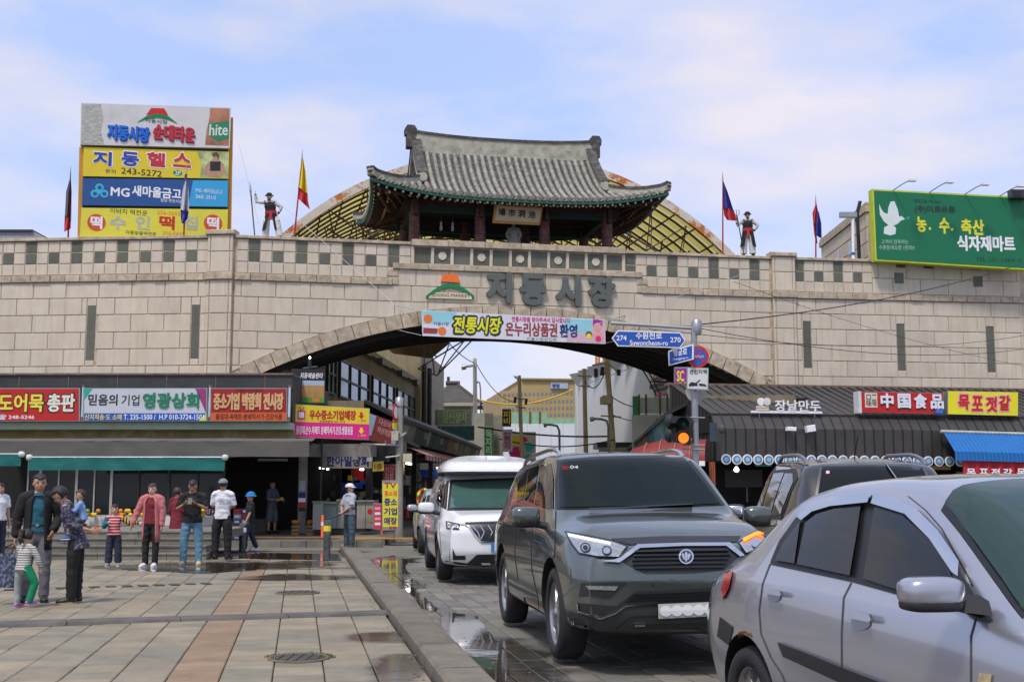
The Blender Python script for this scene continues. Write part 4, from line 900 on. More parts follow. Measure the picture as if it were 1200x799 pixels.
fbox('grass_print', FTH, (342, 466, 380, 472), .0505, .057, mat('print_grass', (.10, .30, .03), var=.3), sth); fbox('grass_print', FTH, (366, 467, 374, 471), .0575, .059, ORG, sth)
text('지동예술원타', FTH, (352, 437, 378.5, 443.5), WHITE, sth, n=.0505, bold=.02, shear=.2)
t = thing('wall_lamp', 'small black lamp bracket above the black thatch sign', 'lamp', P(363, 420, 36.4)); mb = MB(); mb.tube([P(363, 432, 36.4), P(363, 418, 36.4)], .05, 8); mb.tube([P(355, 432, 36.4), P(372, 430, 36.4)], .04, 6); mb.build('bracket', BLACK, t); mb = MB(); mb.M = Matrix.Translation(P(363, 419, 36.3)); mb.lathe([(0, -.05), (.04, 0), (0, .05)], 8); mb.build('bulb', LAMP, t)
FM_ = frame_px(450, 503, 37.5, math.radians(40))
sm = sign('shop_sign', 'maroon slanted sign with pale blue ends beside the yellow one', FM_, [(430, 483), (468, 497), (462, 522), (428, 514)], -.1, .05, mat('maroon_sign', (.22, .03, .025)), edge=.0)
fpoly('pale_end', FM_, [(430.5, 484), (440, 487.5), (437, 499), (434, 510), (428.5, 511)], .051, .055, mat('pale_blue', (.30, .40, .50)), sm); fpoly('pale_end', FM_, [(462, 495.5), (467.5, 497.5), (462, 521), (457, 519.5)], .051, .055, mat('pale_blue', (.30, .40, .50)), sm)
text('다모아', FM_, (443, 493, 458, 500), flat('letter_rose', (.55, .25, .22)), sm, n=.052, bold=.03, rot=-.3); text('여성의류', FM_, (441, 502, 457, 510), flat('letter_rose', (.55, .25, .22)), sm, n=.052, bold=.03, rot=-.3)
t = thing('outdoor_unit', 'black box unit hanging above the shop entrance near the street pole', 'box', P(446, 531, 37.9)); fbox('cabinet', Frame((0, 37.9, 0), 0), (438, 522, 455, 540.5), -.4, 0, DARKM, t); fbox('grille', Frame((0, 37.9, 0), 0), (440, 524, 453, 538), .0, .012, BLACK, t)
sg_ = sign('shop_sign', 'small yellow sign with red letters hanging below the black box unit', frame_px(443, 546, 37.7, 0), [(436.5, 541), (449.5, 540), (450, 551.5), (437, 552.5)], -.05, .02, flat('sign_lemon', (.62, .55, .03)))
text('1층', frame_px(443, 546, 37.7, 0), (439, 543, 448, 549.5), RED, sg_, n=.021, bold=.04)
sg_ = sign('shop_sign', 'dark red vertical sign behind the grey street pole', frame_px(457, 556, 38.5, 0), [(449, 544), (463.5, 544), (463.5, 568), (449, 568)], -.05, .02, mat('sign_deep_red', (.28, .02, .02)))
text('건강\n식품', frame_px(457, 556, 38.5, 0), (451, 547, 461.5, 565), flat('letter_rose', (.55, .25, .22)), sg_, n=.021, bold=.03)
# free-standing signs on the pavement
FTV = frame_px(457.5, 592, 35.3, math.radians(4))
tv = sign('standing_sign', 'tall yellow standing sign with TV and Korean lines on the pavement', FTV, [(447.8, 562.5), (467.3, 562.5), (467, 621), (448, 621)], -.12, .05, flat('sign_acid_yellow', (.66, .62, .04)), edge=.05)
for s_, x0, y0, x1, y1, m_, bb in (('TV', 450.5, 565.5, 464, 571.5, flat('letter_dark_red', (.45, .02, .015)), .05), ('홈쇼핑', 450.5, 574.5, 465, 580.5, ORG, .03), ('중소', 450.5, 584, 465, 592, NAVY, .04), ('기업', 450.5, 595, 465, 603, NAVY, .04), ('매장', 450.5, 606, 465, 614, NAVY, .04), ('직영', 456, 616, 464, 619.5, RED, .02)):
    text(s_, FTV, (x0, y0, x1, y1), m_, tv, n=.052, bold=bb)
FRB = frame_px(443, 605, 35.9, math.radians(-6))
rb_ = sign('standing_sign', 'small pink and white standing board left of the tall yellow sign', FRB, [(438, 589), (447.3, 589.5), (447.3, 621), (438, 620)], -.1, .03, flat('sign_pink_red', (.60, .04, .10)), edge=.03)
for i in range(4): fbox('print', FRB, (439.5, 594+i*6, 446, 597+i*6), .031, .034, WHITE if i % 2 else flat('pale_pink', (.66, .42, .50)), rb_)
# ================================================================== street beyond the gate, left side
FS1 = Frame((-4.3, 42, 0), math.radians(86)); FS2 = Frame((-7.7, 50, 0), math.radians(86))
bl = thing('market_building', 'long two storey ochre building with black framed windows beyond the gate', 'building', (-8, 52, 0))
OCH = mat('ochre_render', (.20, .165, .105), .85, var=.15, vs=1, bump=.2, dirt=(.10, .08, .05), ds=.8, da=.6, streak=True); BEI = mat('beige_panel_wall', (.30, .265, .20), .85, var=.12, vs=1, dirt=(.16, .13, .09), ds=.9, da=.6, streak=True)
b = MB(); b.M = FS2.m(); b.box(-7.0, 24.6, 0, 8.0, -6, 0); b.build('wall', OCH, bl); b = MB(); b.M = FS2.m(); b.box(-7.1, 24.7, 8.0, 8.35, -6, .18); b.build('parapet', BEI, bl)
b = MB(); b.M = FS2.m(); b.box(24.6, 36, 0, 10.2, -6, .35); b.build('end_block', BEI, bl)
for k in range(1, 5): b = MB(); b.M = FS2.m(); b.box(24.6, 36, 10.2-k*1.4, 10.23-k*1.4, .35, .37); b.build('panel_joint', MORT, bl)
for u in (25.2, 27.6): b = MB(); b.tube([FS2.p(u, 4.5, .5), FS2.p(u, 9.3, .5)], .14, 8); b.build('downpipe', DARKM, bl)
WFR = mat('black_window_frame', (.018, .022, .022), .5); WGL = mat('pale_reflecting_glass', (.10, .13, .12), .08, var=.2, spec=.8)
def win(fr, u0, u1, v0, v1, nc, nr_, root, fm=WFR, gm=WGL, t=.09):
    fb = MB(); fb.M = fr.m()
    for i in range(nc+1): x = u0+(u1-u0)*i/nc; fb.box(x-t/2, x+t/2, v0, v1, .0, .12)
    for j in range(nr_+1): y = v0+(v1-v0)*j/nr_; fb.box(u0-t/2, u1+t/2, y-t/2, y+t/2, .0, .10)
    f = fb.build('window', fm, root)
    g = MB(); g.M = fr.m(); g.box(u0, u1, v0, v1, .01, .05); g.build('pane', gm, f)
for x0, x1 in ((381, 392), (395.5, 431), (434.5, 461), (464, 485)):
    a, c = FS2.on(x0, 450)[0], FS2.on(x1, 470)[0]; win(FS2, a+.15, c-.15, 5.55, 7.15, 3 if x0 > 390 else 2, 2, bl)
for u in (3, 9, 15, 20.5):
    t_ = thing('wall_floodlight', {3: 'dark floodlight on the ochre parapet, nearest the gate', 9: 'dark floodlight on the ochre parapet, second from the gate', 15: 'dark floodlight on the ochre parapet, third from the gate', 20.5: 'dark floodlight on the ochre parapet nearest the downpipes'}[u], 'lamp', FS2.p(u, 8, .5), group='floodlights along the ochre parapet'); b = MB(); b.M = FS2.m(); b.box(u-.3, u+.3, 7.6, 7.9, .5, .8); b.build('lamp_head', DARKM, t_); b = MB(); b.tube([FS2.p(u, 8.1, .1), FS2.p(u, 7.8, .6)], .04, 5); b.build('bracket', DARKM, t_)
# dark canopy, slanted panels, striped awning of the left street row
def streetrow(fr, L0, L1, name, label, dirn, pm):
    t = thing(name, label, 'shop row', fr.p(L0, 0), rz=fr.yaw)
    b = MB(); b.M = fr.m(); b.add([(L0, 4.55, -.6), (L1, 4.55, -.6), (L1, 4.0, .55), (L0, 4.0, .55), (L0, 4.42, -.6), (L1, 4.42, -.6), (L1, 3.86, .55), (L0, 3.86, .55)], [(0, 1, 2, 3), (7, 6, 5, 4), (3, 2, 6, 7), (0, 3, 7, 4), (1, 5, 6, 2)]); b.build('canopy', mat('black_canopy', (.012, .012, .013), .6), t, fix=True)
    b = MB(); b.M = fr.m(); b.box(L0, L1, 3.2, 4.5, -3.5, -.62); b.build('upper_wall', OCH, t)
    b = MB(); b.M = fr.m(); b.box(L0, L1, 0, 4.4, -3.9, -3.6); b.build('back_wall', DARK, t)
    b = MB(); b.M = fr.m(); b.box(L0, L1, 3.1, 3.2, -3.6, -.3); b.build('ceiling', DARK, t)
    n = int((L1-L0)/4.4); w_ = (L1-L0)/n
    for i in range(n):
        u = L0+i*w_; M_ = fr.m()@Matrix.Translation((u, 3.25, .30))@Matrix.Rotation(math.radians(14), 4, 'X')
        b = MB(); b.M = M_; b.box(.04, w_-.04, 0, .78, -.08, 0); pn = b.build('sign_panel', pm[i % len(pm)], t)
        b = MB(); b.M = M_; c = w_*(.72 if i % 2 else .3); b.prism([(c+.36*math.cos(a*.314), .39+.36*math.sin(a*.314)) for a in range(20)], .001, .008); b.build('round_print', [mat('teal_dim', (.03, .15, .15)), mat('pale_dim', (.32, .34, .28))][i % 2], t)
        b = MB(); b.M = M_
        for k in range(3): b.box(w_*.45+k*.34, w_*.45+k*.34+.22, .28, .54, .001, .006)
        b.build('blurred_print', mat('pale_dim', (.32, .34, .28)), t)
        b = MB(); b.M = fr.m(); b.box(u-.08, u+.08, 0, 3.2, -.5, -.3); b.build('post', DARKM, t)
        for k in range(10):
            a = u+random.uniform(.3, w_-.8); z = random.uniform(.15, 2.2); b = MB(); b.M = fr.m(); b.box(a, a+random.uniform(.2, .9), z, z+random.uniform(.15, .6), -1.6-random.random(), -1.2); b.build('goods', random.choice([RED, CTR, BOXM[3], CONC, DARKM, BLUE, BOXM[2]]), t)
        if i % 2 == 0:
            b = MB(); b.M = fr.m(); b.box(u+w_*.3, u+w_*.62, 2.62, 2.70, -1.0, -.9); b.build('strip_lamp', LAMP, t)
    return t
PMS = [mat('panel_cream', (.19, .18, .13), var=.2), mat('panel_green', (.04, .07, .055), var=.2), mat('panel_dark_teal', (.03, .065, .065), var=.2), mat('panel_ochre', (.17, .13, .06), var=.2)]
streetrow(FS1, -1.2, 29, 'market_street_shops', 'left row of market street shops with slanted sign panels under a black canopy', 1, PMS)
sw = thing('striped_awning', 'red and white striped awning below the sign panels of the left street row', 'awning', FS1.p(2, 2.9, .5), rz=FS1.yaw)
ST = [mat('stripe_red', (.34, .035, .03), var=.2), mat('stripe_white', (.46, .42, .38), var=.15)]
for k in range(40):
    u = .4+k*.42; b = MB(); b.M = FS1.m(); b.add([(u, 3.12, .3), (u+.41, 3.12, .3), (u+.41, 2.74, 1.25), (u, 2.74, 1.25), (u+.41, 2.55, 1.27), (u, 2.55, 1.27)], [(0, 3, 2, 1), (3, 5, 4, 2)]); b.build('stripe', ST[(k//(1 if k < 18 else 3)) % 2 if k < 22 else 0], sw)
# small structures between
tt = thing('truss_canopy', 'pale steel truss sticking out under the far side of the gate arch', 'canopy', P(530, 420, 50)); b = MB()
FTR = frame_px(510, 420, 50, math.radians(30))
for (a, c) in (((455, 400), (545, 398)), ((545, 398), (512, 440)), ((480, 400), (512, 418)), ((512, 418), (545, 398)), ((526, 404), (514, 436)), ((505, 404), (509, 438)), ((497, 404), (497, 430)), ((512, 440), (490, 432)), ((490, 432), (545, 398)), ((520, 400), (560, 394)), ((512, 440), (556, 396))):
    b.tube([FTR.p(*FTR.on(*a)), FTR.p(*FTR.on(*c))], .03, 5)
b.build('truss', mat('dim_grey_steel', (.16, .15, .13)), tt)
fpoly('sheet', FTR, [(455, 398), (538, 399), (515, 418), (470, 412)], -.8, -.75, mat('ochre_sheet', (.14, .10, .035)), tt)
# traditional house, green and teal boards
hk = thing('tiled_house', 'cream walled house with a dark tiled hip roof down the street', 'house', (-4, 92, 0)); HT = mat('far_roof_tile', (.06, .055, .045), var=.3, vs=1.5)
b = MB(); x0, x1 = P(508, 470, 92).x, P(557, 470, 92).x; z0 = P(530, 470, 92).z; z1 = P(530, 450, 94).z
b.box(x0+.3, x1-.3, 91.5, 97, 0, z0); b.build('wall', mat('cream_wall', (.42, .39, .30)), hk)
b = MB(); pts = [(x0-.4, 90.7, z0-.1), (x1+.5, 90.7, z0-.25), (x1+.5, 98, z0-.25), (x0-.4, 98, z0-.1), (x0+1.0, 94.3, z1), (x0+1.7, 94.3, z1)]
b.add(pts, [(0, 1, 5, 4), (1, 2, 5), (2, 3, 4, 5), (3, 0, 4), (0, 3, 2, 1)]); b.build('roof', HT, hk)
b = MB(); b.tube([Vector(pts[4])+Vector((-.2, 0, .1)), Vector(pts[5])+Vector((.2, 0, .1))], .18, 6); b.tube([Vector(pts[5]), Vector(pts[1])], .12, 6); b.tube([Vector(pts[4])+Vector((0, 0, .1)), Vector(pts[4])+Vector((0, 0, .6))], .12, 6); b.build('ridge', HT, hk)
b = MB(); b.box(x0-.3, x1+.4, 90.6, 90.75, z0-.45, z0-.2); b.build('eave_board', mat('cream_wall', (.42, .39, .30)), hk)
def boxsign(label, x0, y0, x1, y1, Y, m_, yaw=0, cat='sign', name='shop_sign', txt=None, tm=None, d=.3, vert=False):
    fr = frame_px((x0+x1)/2, (y0+y1)/2, Y, yaw); t = sign(name, label, fr, [(x0, y0), (x1, y0), (x1, y1), (x0, y1)], -d, 0, m_, edge=.03, cat=cat)
    if txt:
        w_, h_ = x1-x0, y1-y0; text(txt, fr, (x0+w_*.14, y0+h_*.12, x1-w_*.14, y1-h_*.12), tm or WHITE, t, n=.002, bold=.03, depth=.01)
    return t
boxsign('faded green and yellow board on the roof edge below the tiled house', 513, 480, 553, 498, 76, mat('faded_green_board', (.16, .20, .13), var=.3), math.radians(40), txt='일신상사', tm=mat('pale_green_letter', (.30, .38, .24)))
boxsign('wide dark teal board under the faded green one', 516, 498.5, 556, 516, 74, mat('teal_board', (.02, .085, .10), var=.3), math.radians(40))
wb = thing('white_corner_building', 'narrow weathered white corner building at the end of the left row', 'building', (-2.5, 80, 0)); b = MB(); xa, xb, xc = P(556, 500, 80).x, P(568, 500, 80).x, P(589, 500, 84).x
zt = P(560, 484, 80).z; b.box(xa, xb, 80, 86, 0, zt); b.build('wall', mat('dirty_white', (.42, .42, .38), dirt=(.2, .19, .16), ds=.8), wb); b = MB(); b.box(xb+.01, xc, 80.6, 86, 0, P(575, 486, 80).z); b.build('side_wall', mat('grey_beige', (.26, .25, .20), var=.2), wb)
boxsign('tall dark green vertical sign on the white corner building', 567.5, 499, 578.5, 537, 79.5, mat('sign_dark_green', (.01, .07, .035)), txt='목\n자\n리', tm=mat('letter_dim_green', (.2, .34, .2)))
boxsign('small grey panel above the dark green vertical sign', 568, 484, 578, 498.5, 79.6, mat('sign_mid_grey', (.14, .14, .12)))
boxsign('narrow black vertical sign with two yellow characters', 588.5, 479, 599, 499.5, 60, flat('sign_black', (.012, .012, .014)), txt='피\n비', tm=YEL)
boxsign('narrow white vertical sign with four maroon characters', 588.5, 503, 600.5, 529, 59, mat('sign_pale_lilac', (.50, .46, .52)), txt='한\n흠\n보\n석', tm=flat('print_maroon', (.30, .04, .04)))
# ================================================================== far buildings
hs = thing('office_block', 'big tan office block with rows of small windows far down the street', 'building', (3, 150, 0)); TAN = mat('tan_tile_wall', (.42, .30, .135), .8, var=.08, vs=.4)
FH = Frame((0, 150, 0), math.radians(8)); 
def fslab(name, fr, x0, y0, x1, n0, n1, m_, root, zb=0): u0 = fr.on(x0, y0)[0]; u1 = fr.on(x1, y0)[0]; v = fr.on((x0+x1)/2, y0)[1]; b = MB(); b.M = fr.m(); b.box(u0, u1, zb, v, n0, n1); return b.build(name, m_, root)
fslab('wall', FH, 587, 458, 612, -20, 0, TAN, hs); fslab('wall', FH, 611.9, 445, 678, -19, .02, TAN, hs)
fslab('roof_edge', FH, 611, 443.5, 678.5, -19.5, .3, mat('tan_edge', (.30, .20, .09)), hs, zb=FH.on(640, 445.5)[1])
WB = mat('far_window_blue', (.16, .22, .24), .2)
wm_ = None
for r, y in enumerate((464, 473, 481, 489)):
    for k in range(18):
        x = 590+k*4.9
        if x > 674: continue
        u, v = FH.on(x, y-(x-590)*.02); 
        if wm_ is None: q = MB(); q.box(0, .27, 0, .35, -.02, .02); wm_ = q.mesh('window', WB)
        o = link('window', wm_, hs); o.matrix_basis = FH.m()@Matrix.Translation((u, v, .03))
fbox('roof_sign', FH, (645, 449, 665, 455.5), .03, .3, mat('sign_pale_blue', (.35, .45, .55)), hs); text('병원', FH, (647, 449.8, 655, 454.8), NAVY, hs, n=.31, bold=.05)
FW_ = Frame((0, 118, 0), 0)
cf = thing('construction_fence', 'long white hoarding with a green mesh strip along its top', 'fence', (4, 118, 0))
for k in range(7): fbox('hoarding_panel', FW_, (590+k*14, 496.5, 603.6+k*14, 545), -.1, random.uniform(-.02, .02), mat('hoarding_white', (.60, .63, .66), var=.05, vs=.5), cf)
fbox('green_mesh', FW_, (600, 483.5, 641, 496.5), -.1, -.05, mat('green_mesh', (.22, .42, .27), var=.15), cf); fbox('green_mesh', FW_, (641, 490, 678, 496.5), -.1, -.05, mat('green_mesh', (.22, .42, .27), var=.15), cf)
for x in (620, 631.5): fbox('brown_post', FW_, (x, 482, x+2.4, 496.5), -.05, .02, mat('brown_post', (.16, .06, .03)), cf)
# splash-painted board
ms_ = thing('painted_board', 'board with bright magenta, blue and yellow splashes of paint', 'mural', P(612, 540, 70)); FMU = Frame((0, 70, 0), 0)
fbox('board', FMU, (597, 506, 628, 548), -.1, 0, mat('mural_white', (.60, .60, .60)), ms_)
def blob(x, y, r, spikes, m_, n0):
    pts = []
    for k in range(spikes*2): a = math.pi*k/spikes; rr = r*(1 if k % 2 else .68)*random.uniform(.8, 1.15); pts.append((x+rr*math.cos(a), y-rr*math.sin(a)))
    fpoly('paint_splash', FMU, pts, n0, n0+.01, m_, ms_)
fbox('paint_splash', FMU, (600, 510.5, 609.5, 521.5), .001, .01, YEL, ms_); blob(604, 531, 10, 9, MAG, .002); blob(615, 515, 4.2, 8, MAG, .004); blob(620, 524, 7, 9, CYAN, .006); blob(619, 537, 6.5, 8, CYAN, .008); blob(609, 544, 5, 7, RED, .010); blob(598, 540, 4, 7, YEL, .012)
wh = thing('white_exhibition_building', 'huge white building with slanted panels beyond the gate opening', 'building', (8, 75, 0)); WW = mat('white_cladding', (.64, .65, .63), .6, var=.04, vs=.3)
pA = P(677, 440, 90); pB = P(800, 392, 66); d = pB-pA; yaw = math.atan2(d.y, d.x); FWH = Frame((pA.x, pA.y, 0), yaw); Lw = Vector((d.x, d.y, 0)).length
ztop = 10.1; nP = 9
for k in range(nP):
    a, c = Lw*k/nP, Lw*(k+1)/nP; b = MB(); b.M = FWH.m(); b.box(a+.004, c-.004, 0, ztop-.9, -.3, 0); b.build('cladding_panel', WW, wh)
    b = MB(); b.M = FWH.m(); b.add([(a, ztop-.9, .02), (c, ztop-.9, .02), (c, ztop, .02), (a, ztop, .02), (a, ztop-.9, -3), (c, ztop-.9, -3), (c, ztop, -3), (a, ztop, -3), (a+.1, ztop, .7)], [(0, 1, 2), (0, 2, 8), (2, 3, 8), (0, 8, 3), (4, 7, 6, 5), (3, 2, 6, 7), (0, 3, 7, 4), (1, 5, 6, 2)]); b.build('cornice_fin', WW, wh)
b = MB(); b.box(pA.x-.0, pB.x, 92, 94, 0, ztop-.2); b.build('back_wall', WW, wh)
fbox('roof_room', Frame((0, 84, 0), 0), (717, 412, 742, 432), -3, 0, mat('grey_plant_room', (.30, .31, .32)), wh); fbox('vent_window', Frame((0, 84, 0), 0), (721, 417, 737, 424), .01, .05, mat('vent_dark', (.06, .07, .10)), wh)
for x0, y0, x1, y1, m_ in ((769.5, 422, 776.5, 438, flat('print_maroon', (.20, .03, .03))), (766, 441, 782, 445.5, mat('brown_print', (.14, .07, .05))), (762, 447.5, 787, 452.5, mat('char_print', (.05, .05, .05))), (766.5, 454, 782, 458, mat('char_print', (.05, .05, .05))), (767.5, 459.5, 781, 464, flat('rose_print', (.50, .04, .12)))):
    fbox('wall_print', FWH, (x0, y0, x1, y1), .002, .05, m_, wh)
text('전\n시', FWH, (770.8, 423.5, 775.3, 436.5), WHITE, wh, n=.051)
gm = thing('green_glass_fence', 'pale green mesh fence with brown posts before the white building', 'fence', P(765, 485, 60)); FG_ = Frame((0, 62, 0), 0)
fbox('dark_mesh', FG_, (741.5, 464, 750, 486), -.05, 0, mat('mesh_green_dark', (.04, .26, .14)), gm); fbox('mesh', FG_, (750, 466, 792, 484), -.05, 0, mat('mesh_green_pale', (.38, .52, .45), alpha=.75), gm)
for x in (748, 756, 772.5, 781): fbox('post', FG_, (x, 462, x+2, 486), .0, .06, mat('brown_post', (.16, .06, .03)), gm)
lw = thing('low_wall', 'white low wall below the pale green mesh fence', 'wall', P(765, 500, 63)); fbox('wall', Frame((0, 63, 0), 0), (741, 486, 800, 530), -.2, 0, mat('hoarding_white', (.60, .63, .66)), lw)
tr_ = thing('dark_low_roof', 'low dark roof of a stall at the foot of the utility poles', 'roof', P(725, 522, 74)); fbox('roof_slab', Frame((0, 74, 0), 0), (700, 518, 741, 524), -4, 0, DARKM, tr_); fbox('stall_front', Frame((0, 74, 0), 0), (702, 524, 741, 560), -.2, 0, mat('grey_plant_room', (.30, .31, .32)), tr_)
cr_ = thing('crane', 'orange lattice crane mast above the white building', 'crane', P(704, 432, 100)); b = MB(); OC = mat('crane_orange', (.62, .22, .03))
for x in (698.5, 710): b.tube([P(x, 440, 100), P(x+.5, 388, 100)], .10, 5)
for x in (702, 707): b.tube([P(x, 440, 101), P(x+.5, 388, 101)], .08, 5)
for k in range(6): y = 438-k*8; b.tube([P(698.5, y, 100), P(710, y-8, 100)], .06, 4); b.tube([P(710, y, 100), P(698.5, y-8, 100)], .06, 4); b.tube([P(698.5, y-4, 100), P(710, y-4, 100)], .06, 4)
b.build('mast', OC, cr_); b = MB(); b.M = Matrix.Translation(P(704, 432, 100)); b.box(-1, 1, -.6, .6, -1.2, -.6); b.build('platform', DARKM, cr_)
# ================================================================== right street row and right shop
FS3 = Frame((7.35, 72, 0), math.radians(-93.2))
streetrow(FS3, 0, 33.5, 'market_street_shops', 'right row of market street shops with black canopy, behind the traffic light', -1, [mat('panel_teal_mid', (.05, .24, .28)), mat('panel_light_blue', (.14, .40, .58)), mat('panel_lime', (.10, .36, .08)), mat('panel_orange_dim', (.34, .13, .04))])
bb_ = thing('dark_block', 'dark building with a purple banner behind the right street row', 'building', (8.4, 55, 0)); b = MB(); b.box(8.6, 16, 53, 60, 0, P(805, 437, 50).z-.6); b.build('wall', mat('dark_grey_wall', (.07, .065, .06)), bb_)
boxsign('purple vertical banner with yellow and white letters by the no parking sign', 791, 430, 809, 468, 42.5, mat('purple_banner', (.26, .03, .26)), txt='SC\n문화', tm=YEL)
rd = thing('red_awning', 'bulging dark red awning with a white lower edge behind the traffic light', 'awning', P(790, 530, 36.5))
REDC = mat('red_canvas', (.19, .014, .012), .6, var=.15)
FRD = Frame((0, 37.0, 0), math.radians(-14)); u0, u1 = FRD.on(742, 530)[0], FRD.on(829, 530)[0]; zb = FRD.on(790, 541)[1]; zt = FRD.on(790, 515)[1]
b = MB(); b.grid(lambda s, q: FRD.p(u0+(u1-u0)*s, zb+(zt-zb)*math.sin(q*1.57)*(.45+.55*math.sin(min(1, s*1.6+.15)*1.57)), .9*math.cos(q*1.57)), 20, 8); b.build('canvas', REDC, rd)
for k in range(1, 5): s = k/5; b = MB(); b.tube([FRD.p(u0+(u1-u0)*s, zb+(zt-zb)*math.sin(q*.157)*(.45+.55*math.sin(min(1, s*1.6+.15)*1.57))+.02, .9*math.cos(q*.157)+.01) for q in range(11)], .02, 4); b.build('seam_rib', mat('orange_rib', (.40, .14, .06)), rd)
b = MB(); b.M = FRD.m(); b.box(u1-1.1, u1, zb-.14, zb, .86, .92); b.build('white_edge', WHITE, rd)
# right shop with seamed metal roof
YW = math.radians(10); FRS = Frame(P(839, 541, 36), YW); FRS.o.z = 0
SEAM = mat('brown_grey_metal', (.064, .058, .053), .45, .35, var=.14, vs=1.5, rand=.06, dirt=(.10, .09, .08), ds=1.2, da=.4); SEAMD = mat('dark_seam', (.015, .014, .013), .6)
rs = thing('metal_roof_shop', 'long shop clad in dark seamed metal under the right wall', 'building', FRS.p(6, 0), rz=YW)
zF0, zF1, zF2 = 2.36, 3.32, 3.76; zR = 5.0; NB = -4.4; pitch = .315
for k in range(46):
    u = k*pitch; a, c = u+.012, u+pitch-.012
    b = MB(); b.M = FRS.m(); b.box(a, c, zF0, zF1, -.04, 0); b.build('fascia_sheet', SEAM, rs)
    b = MB(); b.M = FRS.m(); b.add([(a, zF1, 0), (c, zF1, 0), (c, zF2, -.38), (a, zF2, -.38), (c, zF2, -.42), (a, zF2, -.42)], [(0, 1, 2, 3)]); b.build('bevel_sheet', SEAM, rs)
    b = MB(); b.M = FRS.m(); b.add([(a, zF2+.02, -.38), (c, zF2+.02, -.38), (c, zR, NB), (a, zR, NB)], [(0, 1, 2, 3)]); b.build('roof_sheet', SEAM, rs)
    b = MB(); b.M = FRS.m(); b.box(u-.012, u+.012, zF0, zF1, -.05, .03); b.add([(u-.012, zF1, .03), (u+.012, zF1, .03), (u+.012, zF2+.02, -.36), (u-.012, zF2+.02, -.36), (u+.012, zR+.04, NB), (u-.012, zR+.04, NB), (u-.012, zF1, -.04), (u+.012, zF1, -.04), (u+.012, zF2-.02, -.42), (u-.012, zF2-.02, -.42), (u+.012, zR-.02, NB), (u-.012, zR-.02, NB)], [(0, 1, 2, 3), (3, 2, 4, 5), (0, 3, 9, 6), (1, 7, 8, 2), (3, 5, 11, 9), (2, 8, 10, 4)]); b.build('standing_seam', SEAMD, rs)
b = MB(); b.M = FRS.m(); b.box(-.05, 14.6, zF1-.1, zF2-.05, NB, -.45); b.build('roof_core', SEAMD, rs)
b = MB(); b.M = FRS.m(); b.add([(0, zF0, 0), (0, zF1, 0), (0, zF2, -.38), (0, zR, NB), (0, zF0, NB)], [(0, 1, 2, 3, 4)]); b.build('end_sheet', SEAM, rs)
for k in range(13): b = MB(); b.M = FRS.m(); n = -.1-k*.33; b.box(-.03, -.002, zF0, min(zF1+.9*abs(n), zF2+(zR-zF2)*(abs(n)-.38)/4)-.05 if abs(n) > .4 else zF1, n-.012, n+.012); b.build('standing_seam', SEAMD, rs)
b = MB(); b.M = FRS.m(); b.box(-.1, 14.6, zR-.05, zR+.05, NB-.3, NB+.1); b.build('rusty_flashing', CRUSTY, rs)
b = MB(); b.M = FRS.m(); b.box(-.05, 14.6, zF2-.03, zF2+.03, -.42, -.34); b.build('fold_trim', SEAMD, rs)
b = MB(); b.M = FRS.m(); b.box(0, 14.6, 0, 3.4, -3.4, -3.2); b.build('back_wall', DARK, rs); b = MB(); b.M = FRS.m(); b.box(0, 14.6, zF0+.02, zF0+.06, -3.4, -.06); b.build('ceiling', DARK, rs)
for x, m_ in ((835.5, mat('orange_post', (.36, .09, .03))), (838, mat('orange_post', (.36, .09, .03)))): fbox('post', FRS, (x-1.5, 541, x+.5, 600), -.2, 0, m_, rs)
for i in range(40):
    u = random.uniform(.3, 14); z = random.uniform(.3, 1.9); b = MB(); b.M = FRS.m(); n = random.uniform(-2.8, -1.2); b.box(u, u+random.uniform(.1, .6), z, z+random.uniform(.1, .4), n-.1, n); b.build('goods', random.choice([RED, CTR, BOXM[3], CONC, BLUE, GRN, DARKM, DARKM]), rs)
fbox('wood_shelf', FRS, (1084, 545, 1118, 550), -.3, -.2, mat('pine_board', (.42, .27, .10)), rs); fbox('green_sign', FRS, (889, 541, 906, 546), -.3, -.1, mat('mesh_green_dark', (.04, .26, .14)), rs)
dl = None
PB = mat('disc_blue', (.10, .24, .42)); PBL = mat('disc_pale', (.36, .52, .66))
for k in range(23):
    x = 850.3+k*12.45
    u, v = FRS.on(x, 538+k*.12); 
    if dl is None:
        dl = thing('round_sign', 'round white and blue disc in the row hung along the metal fascia', 'disc', FRS.p(u, v, .03), group='round blue and white discs along the metal shop fascia'); dl.rotation_euler = (0, 0, YW)
        for r, z, m_, nm in ((.155, .0, WHITE, 'rim'), (.115, .012, PB, 'ring'), (.065, .02, PBL, 'centre')):
            b = MB(); b.lathe([(r, .0), (r, -.03-z), (0, -.03-z)], 20, ax='y', smooth=False); link(nm, b.mesh(nm, m_), dl, local=True)
    else: c = copy_tree(dl); c.location = FRS.p(u, v, .03)
t = thing('bulb', 'bare lit bulb hanging in the dark doorway of the metal clad shop', 'bulb', FRS.p(*FRS.on(863, 550), -.5)); b = MB(); b.M = Matrix.Translation(FRS.p(*FRS.on(863, 550, -.5), -.5)); b.lathe([(0, -.08), (.07, -.05), (.08, 0), (.05, .06), (0, .1)], 12); b.build('glass_bulb', LAMP, t); b = MB(); p = FRS.p(*FRS.on(863, 550, -.5), -.5); b.tube([p+Vector((0, 0, .09)), p+Vector((0, 0, .25))], .012, 5); b.build('cord', BLACK, t)
